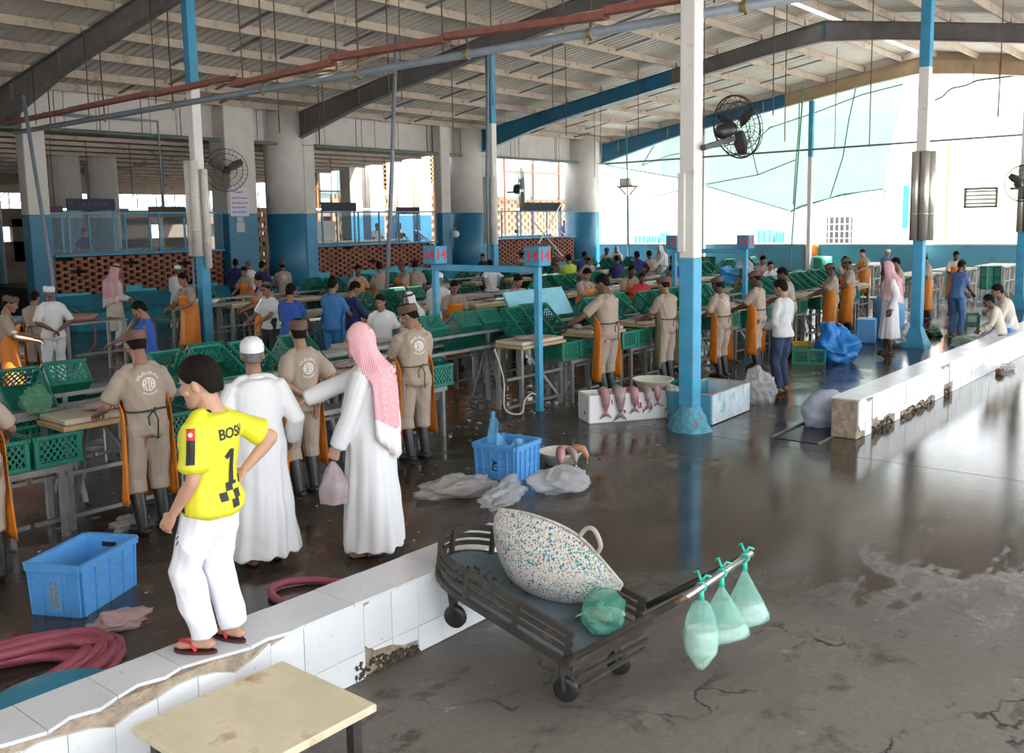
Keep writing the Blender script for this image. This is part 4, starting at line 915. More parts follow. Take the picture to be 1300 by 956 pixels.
def boots(c, m, top=.36):
    for i in (0, 1):
        kn, an = c['kn'][i], c['an'][i]; f = (kn[2]-top)/(kn[2]-an[2]) if kn[2]-an[2] > .1 else .3; f = max(0.05, min(.9, f)); t = kn+(an-kn)*f; sg = 1 if i == 0 else -1; fd = unit((.18*sg, 1, 0)); b = Blob()
        b.limb([t, t*.5+an*.5, an, an-np.array((0, 0, .03))], [.064, .060, .050, .050], cap=.15); b.limb([an-fd*.05-np.array((0, 0, .043)), an+fd*.06-np.array((0, 0, .04)), an+fd*.165-np.array((0, 0, .052))], [.045, .05, .044], side=np.cross(fd, (0, 0, 1.)), flat=.8)
        V, F = b.mesh(c['vox'], 2, .5 if c['lod'] == 0 else None); V[:, 2] = np.maximum(V[:, 2], .002); q = MB(); q.add(V, F); q.obj('boot', m, c['root'], smooth=True)
def sandals(c, m, strap=None):
    for i in (0, 1):
        an = c['an'][i]; sg = 1 if i == 0 else -1; fd = unit((.18*sg, 1, 0)); sd = np.cross(fd, (0, 0, 1.)); q = MB(); n = 16; V = []
        for z in (an[2]-.10, an[2]-.084):
            for j in range(n):
                a = 2*math.pi*j/n; w = .045+.008*math.cos(a); V.append((an+fd*(.055+.135*math.cos(a))+sd*w*math.sin(a))*[1, 1, 0]+np.array((0, 0, max(z, .0) if an[2] < .2 else z)))
        q.add(V, [tuple(range(n))[::-1], tuple(range(n, 2*n))]+[(j, (j+1) % n, (j+1) % n+n, j+n) for j in range(n)]); o = q.obj('sandal', m, c['root'])
        q = MB(); top = an+fd*.11; 
        for s2 in (-1, 1): q.tube([an+fd*.03+sd*.045*s2+np.array((0, 0, -.075)), an+fd*.07+sd*.035*s2+np.array((0, 0, -.03)), an+fd*.145+sd*.004*s2+np.array((0, 0, -.035)), an+fd*.15+np.array((0, 0, -.07))], .010, 6)
        q.obj('strap', strap or m, o, smooth=True)
BEIGE = mat('beige_cotton', (.37, .295, .24), .85, .07, 5, bump=.15, bscale=300); ORANGE = mat('orange_apron', (.72, .22, .02), .4, .1, 5, dirt=((.35, .10, .02), .2, 7)); CAPB = mat('brown_cap', (.13, .075, .06), .85, .1, 10); BELT = mat('dark_tape', (.03, .045, .035), .7); BELTG = mat('olive_tape', (.10, .10, .04), .8)
LOGO = mat('white_print', (.78, .76, .73), .8)
WHITEC = mat('white_cotton', (.78, .79, .82), .8, .02, 4, transl=.08); CREAMC = mat('cream_cotton', (.60, .56, .48), .85, .04, 4); NAVY = mat('navy_cotton', (.02, .03, .13), .8, .1, 5); ROYAL = mat('royal_blue_cotton', (.03, .10, .42), .8, .1, 5); SCRUB = mat('scrub_blue', (.05, .20, .48), .8, .1, 5); JEANS = mat('denim', (.018, .035, .085), .8, .2, 8, bump=.1, bscale=200); DTROU = mat('dark_trousers', (.03, .03, .035), .8); LIME = mat('lime_cotton', (.50, .62, .08), .8); KHAKI = mat('slate_blue', (.06, .13, .30), .8, .1, 5)
def apron(c, m, straps=True, bib=True, z_lo=.27, hung=0):
    root, sp = c['root'], c['sp']; lod = c['lod']
    nu, nv = (21, 18) if lod < 2 else (13, 9); top = .40
    def fn(u, v):
        s_ = top-(top-(z_lo-c['hz']))*v; cc, fw = sp(s_); az = (u-.5)*2
        wid = 1.86 if s_ < .14 else 1.86-(s_-.14)/.26*1.2
        az *= wid; A = .205+max(0, -s_)*.035; D = .155+max(0, -s_)*.06
        w = .006*math.sin(9*az+5*s_+c['seed'])*max(0, .2-s_)*2
        return cc+c['X']*math.sin(az)*(A+w)+fw*((D+.035+w)*math.cos(az)*(1 if math.cos(az) > 0 else .8)+.0+c['belly']*max(0, 1-abs(s_-.12)/.3))
    q = MB(); q.sheet(fn, nu, nv, .004); o = q.obj('apron', m, root, smooth=True)
    return o
def waist_tie(c, m, tails=True):
    q = MB(); cc, fw = c['sp'](.14); pts = []
    for i in range(25): a = 2*math.pi*i/24; pts.append(cc+c['X']*math.sin(a)*.187+fw*math.cos(a)*(.145 if math.cos(a) < 0 else .175)+np.array((0, 0, .006*math.sin(3*a))))
    q.tube(pts, .008, 5, cap=False)
    if tails:
        p = cc-fw*.15; q.tube([p+np.array((.02, 0, .01)), p+np.array((.0, -.015, 0)), p+np.array((-.02, -.005, -.01))], .014, 5); q.tube([p, p+np.array((.03, -.012, -.08)), p+np.array((.02, -.01, -.24))], .007, 5); q.tube([p, p+np.array((-.05, -.015, -.05)), p+np.array((-.04, -.01, -.12))], .007, 5)
    q.obj('waist_tie', m, c['root'], smooth=True)
def decal(c, target, shapes, m, name, org, right, up, nrm, off=.004):
    """lay flat outline pieces on to a cloth mesh: org/right/up in body units"""
    me = target.data; bv = BVHTree.FromPolygons([v.co.copy() for v in me.vertices], [tuple(p.vertices) for p in me.polygons]); q = MB(); org, right, up, nrm = map(lambda a: np.array(a, float), (org, right, up, nrm))
    for poly_v, poly_f in shapes:
        V = []
        for x, y in poly_v:
            p = org+right*x+up*y; h = bv.ray_cast(Vector(p+nrm*.3), Vector(-nrm), .6)
            V.append(np.array(h[0])+nrm*off if h[0] is not None else p)
        q.add(V, poly_f)
    return q.obj(name, m, c['root'])
def quadshape(pts, n=4):
    return (pts, [tuple(range(len(pts)))])
def stroke(x0, y0, x1, y1, w):
    d = unit((x1-x0, y1-y0)); nx, ny = -d[1]*w/2, d[0]*w/2; N_ = 3; V = []; 
    for i in range(N_): t = i/(N_-1); x, y = x0+(x1-x0)*t, y0+(y1-y0)*t; V += [(x+nx, y+ny), (x-nx, y-ny)]
    return (V, [(2*i, 2*i+1, 2*i+3, 2*i+2) for i in range(N_-1)])
def arc(cx, cy, r0, r1, a0, a1, n=10):
    V = []
    for i in range(n+1): a = a0+(a1-a0)*i/n; V += [(cx+r0*math.cos(a), cy+r0*math.sin(a)), (cx+r1*math.cos(a), cy+r1*math.sin(a))]
    return (V, [(2*i, 2*i+1, 2*i+3, 2*i+2) for i in range(n)])
def emblem(c, target):
    s = []; r = .042
    # round badge read as the letters RTB split by thin gaps
    s += [arc(0, 0, r*.86, r, 0, 2*math.pi, 26)]
    w = .008
    s += [stroke(-.034, -.022, -.034, .022, w), stroke(-.034, .02, -.018, .02, w), stroke(-.016, .022, -.016, .002, w), stroke(-.034, .001, -.018, .001, w), stroke(-.028, 0, -.014, -.026, w)]
    s += [stroke(-.013, .030, .013, .030, w), stroke(0, .03, 0, -.038, w)]
    s += [stroke(.014, -.024, .014, .022, w), stroke(.014, .02, .028, .02, w), stroke(.030, .02, .030, .002, w), stroke(.014, .0, .032, .0, w), stroke(.033, -.002, .033, -.02, w), stroke(.014, -.022, .032, -.022, w)]
    rr = random.Random(5); a = 2.75
    while a > .4:
        d = rr.uniform(.06, .16); s.append(arc(0, 0, .066, .072, a, a-d, 3)); 
        if rr.random() < .75: s.append(stroke(.07*math.cos(a-d*.5), .07*math.sin(a-d*.5), .082*math.cos(a-d*.5), .082*math.sin(a-d*.5), .005))
        if rr.random() < .4: s.append(stroke(.06*math.cos(a-d*.3), .06*math.sin(a-d*.3), .064*math.cos(a-d*.3), .064*math.sin(a-d*.3), .005))
        a -= d+.05
    a = -2.3
    while a < -.8: s.append(arc(0, 0, .060, .069, a, a+.07, 2)); a += .115
    s = [([(x*1.3, y*1.3) for x, y in v], f) for v, f in s]
    cc, fw = c['sp'](.345); up = np.cross(c['X'], fw); decal(c, target, s, LOGO, 'emblem', cc, c['X'], up, -fw)
def out_worker(c, col):
    b = Blob(); m = col.get('cloth', BEIGE); traps(b, c, .028)
    b.rings(torso_rings(c, .022, -.1, .5, .012)+[c['tr_ring'](.512, .078, .074, -.008)], 20)
    for i in (0, 1): sleeve(b, c, i, col.get('sl', .82), .070, .072)
    legs_blob(b, c, .104, .092, .084, .35); o = cloth(c, 'coverall', b, m, amp=.0045)
    collar(c, m)
    if col.get('cap', True): cap(c, col.get('capm', CAPB))
    if col.get('apron', True): apron(c, col.get('apronm', ORANGE)); waist_tie(c, col.get('tie', BELT))
    if col.get('neck', True):
        q = MB(); nb = c['nb']; fw = c['sp'](.42)[1]; q.tube([c['sp'](.38)[0]+fw*.14+c['X']*.07, c['sp'](.47)[0]+fw*.07+c['X']*.08, nb-c['upN']*.012-fw*.055+c['X']*.03, nb-c['upN']*.012-fw*.06-c['X']*.03, c['sp'](.47)[0]+fw*.07-c['X']*.08, c['sp'](.38)[0]+fw*.14-c['X']*.07], .008, 5); q.obj('neck_strap', BELT, c['root'], smooth=True)
    boots(c, BLACK)
    if col.get('logo'): emblem(c, o)
    return o
def out_shirt(c, col):
    b = Blob(); m = col.get('shirt', WHITEC); traps(b, c, .03); lowest = col.get('hem', -.08)
    b.rings(torso_rings(c, col.get('bulk', .024), lowest, .5, 0, .03)+[c['tr_ring'](.512, .078, .074, -.008)], 20)
    for i in (0, 1): sleeve(b, c, i, col.get('sl', .75), .066, col.get('slr', .068), col.get('long', False))
    o = cloth(c, 'shirt', b, m); b = Blob(); b.rings(torso_rings(c, .018, -.1, .18), 18); lw = col.get('lw', 1.); legs_blob(b, c, .104*(.5+.5*lw), .080*lw, .068*lw, .09); cloth(c, 'trousers', b, col.get('trousers', DTROU), seedo=3); collar(c, col.get('collar', m))
    sandals(c, col.get('shoe', BLACK))
    if col.get('cap'): cap(c, col['cap'])
    if col.get('apron'): apron(c, col['apron'])
    return o
def out_thobe(c, col):
    b = Blob(); m = col.get('cloth', WHITEC); traps(b, c, .03); R_ = torso_rings(c, col.get('bulk', .026), .0, .5)+[c['tr_ring'](.514, .08, .076, -.008)]; hem = col.get('hem', .10); hz = c['hz']; lo = []
    n = 9; wmax = col.get('w', .245); dmax = col.get('d', .205)
    for i in range(n): t = i/(n-1); z = hem+(hz-.0-hem)*t; f = 1-t; lo.append((np.array((0, c['sp'](0)[0][1]+.0, z)), c['X']*(.195+(wmax-.195)*f), np.array((0, .142+c['belly']*.5*t+(dmax-.142)*f, 0))))
    b.rings(lo[:-1]+R_[0:], 24)
    for i in (0, 1): sleeve(b, c, i, 1, .074, col.get('cuff', .062), True)
    sd_ = c['seed']
    def disp(P):
        az = np.arctan2(P[:, 0], P[:, 1]); f = np.clip((hz+.15-P[:, 2])/hz, 0, 1)*(np.abs(P[:, 0]) < .3)
        return .014*f*(np.sin(7*az+sd_+2*np.sin(2*az+P[:, 2]*2))+.5*np.sin(13*az+sd_*2+3*P[:, 2]))+wr(.004, 24, sd_)(P)
    o = cloth(c, 'thobe', b, m, disp=disp, sm=4); collar(c, m, h=.04)
    if col.get('pants'): b = Blob(); legs_blob(b, c, .09, .072, .064, .13); cloth(c, 'trousers', b, col['pants'], seedo=4)
    sandals(c, col.get('shoe', BLACK))
    if col.get('cap'): cap(c, col['cap'], .030, .128, r=1.13, flat=False)
    if col.get('ghutra'): ghutra(c, col['ghutra'], col.get('agal'), col.get('tails', .42), col.get('style'))
    return o
def check_mat(name, ca, cb, n):
    m = bpy.data.materials.new(name); m.use_nodes = True; nt = m.node_tree; L = nt.links; bs = nt.nodes['Principled BSDF']; bs.inputs['Roughness'].default_value = .85
    uv = nt.nodes.new('ShaderNodeUVMap'); ck = nt.nodes.new('ShaderNodeTexChecker'); ck.inputs['Scale'].default_value = n; ck.inputs[1].default_value = (*ca, 1); ck.inputs[2].default_value = (*cb, 1); L.new(uv.outputs[0], ck.inputs[0])
    sx = nt.nodes.new('ShaderNodeSeparateXYZ'); L.new(uv.outputs[0], sx.inputs[0])
    gt = nt.nodes.new('ShaderNodeMath'); gt.operation = 'LESS_THAN'; gt.inputs[1].default_value = .12; L.new(sx.outputs[1], gt.inputs[0])
    mx = nt.nodes.new('ShaderNodeMix'); mx.data_type = 'RGBA'; L.new(gt.outputs[0], mx.inputs[0]); L.new(ck.outputs[0], mx.inputs[6]); mx.inputs[7].default_value = (*cb, 1); L.new(mx.outputs[2], bs.inputs[0]); return m
REDCHK = check_mat('red_check_cloth', (.62, .05, .12), (.82, .74, .76), 74); REDSOFT = check_mat('soft_red_check_cloth', (.55, .14, .2), (.72, .55, .57), 44)
def ghutra(c, m, agal=None, tails=.42, style=None):
    """head cloth: hood over the skull, then two thick draped tails falling over the shoulders and back"""
    Hm, hc, hs, X_ = c['Hm'], c['hc'], c['hs'], c['X']; nb, up = c['nb'], c['upN']; bk, fb = c['sp'](.40); q = MB(); nu, nv = 41, 30; UV = []
    def fn(u, v):
        e = (u-.5)*2; front = abs(e)
        if v < .38:                                   # hood: pole over the crown, open only at the face
            t = v/.38; ph = t*math.pi/2; az = math.pi+e*(2.62-.30*t)
            r = math.sin(ph); p = np.array((math.sin(az)*.0885*r, math.cos(az)*.113*r-.008, .016+.122*math.cos(ph)-.016*t))
            return hc+Hm @ (p*hs)
        t = (v-.38)/.62; gz = min(1, max(0, (t-.12)/.45)) if style == 'tail' else 0; az = math.pi+e*(2.32-1.45*gz)+.25*gz
        p0 = hc+Hm @ (np.array((math.sin(az)*.0885, math.cos(az)*.113-.008, .0))*hs)
        L = tails*(1-.35*front)+.04
        tgt = bk+X_*math.sin(az)*(.225+.01*front)+fb*(math.cos(az)*.185-.015)+np.array((0, 0, .075-.035*front))
        if t < .5:
            s_ = t/.5; s2 = s_**1.6; P = p0*(1-s2)+tgt*s2; P[2] = p0[2]+(tgt[2]-p0[2])*s_
            mid = math.sin(s_*math.pi)*.022; P = P-X_*math.sin(az)*mid-fb*math.cos(az)*mid*.6
        else: s_ = (t-.5)/.5; P = tgt.copy(); P[2] -= L*s_; P = P+fb*math.cos(az)*(.0+.02*s_)-X_*math.sin(az)*.05*s_*(1-front)
        w = .02*t*(math.sin(9*az+c['seed'])+.5*math.sin(19*az+4*t)); return P+np.array((math.sin(az)*w, math.cos(az)*w, 0))
    P = [[fn(i/(nu-1), j/(nv-1)) for i in range(nu)] for j in range(nv)]
    q.sheet(lambda u, v: P[int(round(v*(nv-1)))][int(round(u*(nu-1)))], nu, nv, .006)
    o = q.obj('head_cloth', m, c['root'], smooth=True); me = o.data; uvl = me.uv_layers.new(name='UVMap'); n = nu*nv
    vi = np.empty(len(me.loops), dtype=np.int32); me.loops.foreach_get('vertex_index', vi); vi = vi % n; j, i = vi // nu, vi % nu; uv = np.stack([i/(nu-1), 1-j/(nv-1)*.98], 1)
    uvl.data.foreach_set('uv', uv.astype(np.float32).ravel())
    if agal:
        q = MB()
        for dz in (.072, .087): q.tube([hc+Hm @ (np.array((math.sin(a)*.084*(1-(dz-.072)*5), math.cos(a)*.106*(1-(dz-.072)*5)-.008, dz+.008*math.cos(a)))*hs) for a in [2*math.pi*i/24 for i in range(25)]], .0085, 6, cap=False)
        q.obj('head_cord', agal, c['root'], smooth=True)
OUT = {'worker': out_worker, 'shirt': out_shirt, 'thobe': out_thobe}
# ---------------------------------------------------------------- crates
ORD = ['first', 'second', 'third', 'fourth', 'fifth', 'sixth', 'seventh', 'eighth', 'ninth', 'tenth', 'eleventh', 'twelfth', 'thirteenth', 'fourteenth', 'fifteenth', 'sixteenth', 'seventeenth', 'eighteenth', 'nineteenth', 'twentieth', 'twenty-first', 'twenty-second', 'twenty-third', 'twenty-fourth']
CW, CL, CH = .40, .58, .27                       # crate width (x), length (y), height
def crate_meshes():
    b = MB(); w, l, h = CW/2, CL/2, CH
    for s in (-1, 1):
        b.box((s*w, 0, h-.018), (.028, CL+.028, .036), b=.006); b.box((0, s*l, h-.018), (CW-.028, .028, .036), b=.006)
        b.box((s*(w-.008), 0, .02), (.014, CL, .04)); b.box((0, s*(l-.008), .02), (CW, .014, .04))
        for t in (-1, 1): b.box((s*(w-.02), t*(l-.02), h/2), (.045, .045, h-.02), b=.008)
        b.box((s*(w-.006), 0, h*.56), (.012, .05, h*.8))
    b.box((0, 0, .008), (CW-.02, CL-.02, .012))
    body = b.me('crate_body', GREEN)
    def lat(L, hole):
        q = MB(); z0, z1 = .045, CH-.04; H = z1-z0; st = .052; n = int(L/st)+1
        for k in range(-3, n+1):
            for s in (-1, 1):
                a = -L/2+k*st; c = a+H*.75
                if s < 0: p0, p1 = (a, z0), (c, z1)
                else: p0, p1 = (c, z0), (a, z1)
                # clip to panel
                def clip(p, q_):
                    (xa, za), (xb, zb) = p, q_; lo, hi = -L/2, L/2
                    if max(xa, xb) < lo or min(xa, xb) > hi: return None
                    r = []
                    for (x, z), (xo, zo) in ((p, q_), (q_, p)):
                        xc = min(max(x, lo), hi); r.append((xc, z+(zo-z)*((xc-x)/(xo-x))))
                    return r
                r = clip(p0, p1)
                if r and abs(r[0][1]-r[1][1]) > .02: q.bar((r[0][0], 0, r[0][1]), (r[1][0], 0, r[1][1]), .009, .013)
        return q.me('lattice', GREEN)
    return body, lat(CL-.08, 0), lat(CW-.08, 1)
CB, LATL, LATS = crate_meshes()
_q = MB()
for _m, _A, _t in [(CB, np.eye(3), np.zeros(3))]+[(LATL, rotm(0, 0, math.pi/2), np.array((s*(CW/2-.006), 0, 0))) for s in (-1, 1)]+[(LATS, np.eye(3), np.array((0, s*(CL/2-.006), 0))) for s in (-1, 1)]:
    _q.T = (_A, _t); _q.add([tuple(v.co) for v in _m.vertices], [tuple(p.vertices) for p in _m.polygons])
CBF = _q.me('crate_whole', GREEN)
def crate(loc, rz_, label, rot=None, full=True, group=None):
    o = link('fish_crate', CB if full else CBF); o.location = loc; o.rotation_euler = rot if rot else (0, 0, rz_); tag(o, label, 'crate', group)
    if full:
        for s in (-1, 1):
            c = link('lattice_panel', LATL, o); c.location = (s*(CW/2-.006), 0, 0); c.rotation_euler = (0, 0, math.pi/2)
            c = link('lattice_panel', LATS, o); c.location = (0, s*(CL/2-.006), 0)
    return o
# ---------------------------------------------------------------- cutting tables in three double rows
BOARD = mat('cutting_board', (.52, .46, .38), .5, .12, 4, dirt=((.26, .13, .10), .3, 6)); WOODB = mat('wood_edge', (.44, .31, .15), .6, .15, 6, stretch=(1, 6, 6))
FISH = mat('fish_skin', (.36, .28, .27), .3, .25, 8, dirt=((.16, .13, .14), .4, 12)); FISHR = mat('fish_flesh', (.42, .22, .22), .35, .3, 10, dirt=((.30, .05, .06), .3, 14)); BLOOD = mat('blood', (.45, .01, .02), .25)
def table_mesh():
    q = MB(); q.box((0, 0, .965), (.95, .50, .035), b=.008); return q
def fish_me(L=.42, seed=1):
    q = MB(); prof = [(0, .012, .010), (.06, .034, .026), (.16, .058, .040), (.32, .070, .048), (.5, .060, .042), (.7, .036, .026), (.84, .016, .013), (.9, .014, .010)]
    n = 10; V = []
    for t, h, w in prof:
        for k in range(n): a = 2*math.pi*k/n; V.append((L*(t-.45), math.cos(a)*h*L/.42, math.sin(a)*w*L/.42+.04*L/.42))
    q.add(V, [(i*n+k, (i+1)*n+k, (i+1)*n+(k+1) % n, i*n+(k+1) % n) for i in range(len(prof)-1) for k in range(n)]+[tuple(range(n))])
    q.prism([(L*.43, 0), (L*.56, .075), (L*.53, 0), (L*.56, -.075)], lambda x, y, t: (x, y, t+.04*L/.42), -.004, .004)
    q.prism([(-L*.1, .06), (L*.12, .10), (L*.18, .05)], lambda x, y, t: (x, y, t+.04*L/.42), -.004, .004)
    return q
FISHM = fish_me().me('fish', FISH, True)
rt = random.Random(33)
GUT = MB()
for k in range(9): GUT.lathe([(.0, -.012), (.03, -.008), (.04, 0), (.025, .016), (0, .022)], 7, (rt.uniform(-.11, .11), rt.uniform(-.07, .07), .014), sx=rt.uniform(.6, 1.5))
GUTM = GUT.me('fish_offal', FISHR, True)
def table_proto(gut):
    t = empty('cutting_table', (0, 0, 0))
    q = MB(); q.box((0, 0, .955), (.92, .5, .05), b=.01); q.obj('board', BOARD, t); q = MB(); q.box((0, -.02, .905), (.98, .52, .045), b=.006); q.obj('board_edge', WOODB, t)
    for s in (-1, 1):
        for y in (-.2, .22): q = MB(); q.box((s*.44, y, .44), (.05, .05, .88)); q.obj('leg', STEEL, t)
        q = MB(); q.bar((s*.42, -.2, .1), (s*.05, .2, .86), .035); q.obj('brace', STEEL, t)
    for z in (.12, .5): q = MB(); q.box((0, -.2, z), (1.5, .035, .035)); q.obj('rail', STEEL, t)
    q = MB(); q.box((.775, -.02, .605), (.54, .66, .03)); q.box((.775, -.34, .60), (.54, .03, .05)); q.obj('crate_shelf', STEEL, t)
    for sx in (.56, .99): q = MB(); q.box((sx, -.32, .29), (.045, .045, .58)); q.obj('leg', STEEL, t)
    if gut: q = MB(); q.box((0, .40, .93), (1.5, .16, .02)); q.box((0, .32, .96), (1.5, .015, .08)); q.box((0, .48, .96), (1.5, .015, .08)); q.obj('gutter', STEEL, t)
    return t
TPRO = {}
def table(x, y, d, label, near, gut=True):
    if gut not in TPRO: TPRO[gut] = t = table_proto(gut)
    else: t = copy_tree(TPRO[gut])
    t.location = (x, y, 0); t.rotation_euler = (0, 0, 0 if d > 0 else math.pi); return tag(t, label, 'table', 'cutting tables in the double rows')
for o in (): pass
rows = [(9.15, 1.0, 24.5, 'nearest'), (13.85, 11.4, 30, 'middle'), (18.6, 12.0, 32, 'farthest')]
PER = 1.55; ci = 0
for ri, (yc, xa, xb, rn) in enumerate(rows):
    n = int((xb-xa)/PER)
    for sd_ in (1, -1):
        side = 'near' if sd_ > 0 else 'far'
        for k in range(n):
            x = (2.52 if ri == 0 else xa)+k*PER-(PER if ri == 0 else 0); y = yc-.83*sd_
            if ri == 0 and sd_ > 0 and 8 < x < 10.0: continue
            full = ri == 0 and x < 16
            table(x, y, sd_, 'steel cutting table, %s from the left on the %s side of the %s double row' % (ORD[k], side, rn), full, ri == 0 and x < 9)
            cx = x+.775*sd_
            for j, dx in enumerate((-.22, .22)):
                if rt.random() < (.8 if ri == 0 else .5):
                    crate((cx+dx, y-.02*sd_, .62), 0, 'green crate on the low shelf, %s one beside the %s table, %s side, %s row' % (('left', 'right')[j], ORD[k], side, rn), full=full)
            for j, dx in enumerate((-.42, .08, .5)):
                if rt.random() < ((.66 if sd_ > 0 else .5) if ri == 0 else .3) and not (ri == 0 and sd_ > 0 and 7.0 < x+dx < 10.4):
                    tl = rt.uniform(.5, .85); crate((x+dx+rt.uniform(-.05, .05), yc-.12*sd_, .95), 0, 'tilted green crate on the rack, %s above the %s table, %s side, %s row' % (('first', 'second', 'third')[j], ORD[k], side, rn), rot=(tl if sd_ > 0 else -tl, 0, rt.uniform(-.12, .12)), full=full)
            for j in range(1 if not full else 2):
                if rt.random() < .55:
                    f = link('fish', FISHM); f.location = (x+rt.uniform(-.3, .3), y+rt.uniform(-.12, .12), .985); f.rotation_euler = (0, 0, rt.uniform(0, 6)); f.scale = (1, 1, .8)
                    tag(f, 'whole fish, %s on the %s cutting table, %s side of the %s row' % (('one', 'another')[j], ORD[k], side, rn), 'fish')
            if rt.random() < .5:
                f = link('fish_offal', GUTM); f.location = (x+rt.uniform(-.25, .25), y+rt.uniform(-.1, .1), .982); tag(f, 'reddish heap of cut fish on the %s table, %s side, %s row' % (ORD[k], side, rn), 'fish')
    # rack that carries the tilted crates
    q = MB(); xs0 = (2.0 if ri == 0 else xa)-1.2; xe = xs0+n*PER+.9
    for s in (-1, 1): q.bar((xs0, yc+s*.32, .86), (xe, yc+s*.32, .86), .05, .04)
    q.bar((xs0, yc, 1.02), (xe, yc, 1.02), .05, .04); rk = thing(q, 'crate_rack', STEEL, 'long steel rack carrying tilted crates down the %s double row' % rn, 'rack')
    x = xs0+.2
    while x < xe:
        q = MB(); q.box((x, yc, .5), (.05, .05, 1.0)); q.bar((x, yc-.32, .84), (x, yc+.32, .84), .04); q.obj('post', STEEL, rk); 
        q = MB(); q.bar((x, yc-.3, 0), (x, yc, .85), .04); q.bar((x, yc+.3, 0), (x, yc, .85), .04); q.obj('strut', STEEL, rk); x += PER
# pale trays and basins set on tables
def lathe_thing(name, prof, loc, m, label, cat, n=24, group=None, par=None):
    q = MB(); q.lathe(prof, n); o = q.obj(name, m, par, True, loc)
    return tag(o, label, cat, group) if par is None else o
BOWL = [(.0, .01), (.19, .01), (.26, .12), (.275, .125), (.28, .135), (.262, .135), (.2, .02), (0, .02)]
BP = mat('bowl_cream', (.66, .66, .56), .4, .05)
lathe_thing('tray', [(0, 0), (.3, 0), (.42, .06), (.40, .06), (.29, .015), (0, .015)], (*at(258, 386, .985)[:2], .985), WHITE, 'wide white tray on a table beside the left column', 'tray') if False else None
for px, py, z, m, lab in ((98, 407, .975, mat('pink_tub', (.45, .25, .22), .5), 'flat pink tub on the table right of the man with clasped hands'), (24, 410, .975, mat('pale_blue_tub', (.3, .42, .55), .5), 'pale blue tub on the table at the left edge'), (258, 386, .975, WHITE, 'wide white tray on the table beside the left column')):
    P = at(px, py, z); lathe_thing('tub', [(0, 0), (.25, 0), (.36, .1), (.34, .1), (.24, .015), (0, .015)], P, m, lab, 'tub')
for px, py, lab, dxx in ((98, 409, 'steel table behind the man in white with clasped hands', .2), (258, 388, 'steel table beside the left blue and white column', 0), (22, 412, 'steel table cut by the left edge', -.25)):
    P = at(px, py, .96); P.x += dxx; t = empty('side_table', (P.x, P.y, 0), 0, lab, 'table'); q = MB(); q.box((0, 0, .96), (1.15, .7, .03)); q.obj('top', STEEL, t)
    for sx in (-.52, .52):
        for sy in (-.3, .3): q = MB(); q.box((sx, sy, .47), (.05, .05, .945)); q.obj('leg', STEEL, t)
    q = MB(); q.box((.1, -.3, .4), (1.0, .04, .04)); q.obj('rail', STEEL, t)
P = at(303, 455, 0); lathe_thing('basin', BOWL, P, BP, 'pale yellow basin on the wet floor behind the left column', 'basin')
# ---------------------------------------------------------------- blue number frames over the tables
def text_obj(s, size, m, parent, name='lettering', ext=.002, bold=0):
    cu = bpy.data.curves.new('txt', 'FONT'); cu.body = s; cu.size = size; cu.extrude = ext; cu.align_x = 'CENTER'; cu.align_y = 'CENTER'; cu.offset = bold
    t = bpy.data.objects.new('txt', cu); TMP.collection.objects.link(t); me = evalmesh(t); bpy.data.objects.remove(t)
    me.materials.clear(); me.materials.append(m); return link(name, me, parent)
def frame(x, ya, yb, num, label):
    f = empty('number_frame', (x, 0, 0), 0, label, 'frame')
    for y in (ya, yb):
        q = MB(); q.box((0, y, 1.0), (.085, .085, 2.0), b=.006); q.obj('post', BLUE2, f)
        q = MB(); q.box((0, y, 2.14), (.26, .26, .27), b=.01); s = q.obj('sign_box', mat('sign_blue', (.03, .25, .42), .5), f)
        t = text_obj(num, .22, RED, s, 'number', bold=.004); t.rotation_euler = (math.pi/2, 0, -math.pi/2); t.location = (-.134, y, 2.14)
        t = text_obj(num, .22, RED, s, 'number', bold=.004); t.rotation_euler = (math.pi/2, 0, 0); t.location = (0, y-.134, 2.14)
    q = MB(); q.box((0, (ya+yb)/2, 1.955), (.09, abs(yb-ya)+.08, .09), b=.006); q.obj('crossbar', BLUE2, f)
frame(10.07, 8.0, 9.95, '14', 'blue steel frame with two number boxes beside the worker at centre')
frame(17.3, 8.5, 10.1, '15', 'blue steel frame with number boxes half hidden by the middle column')
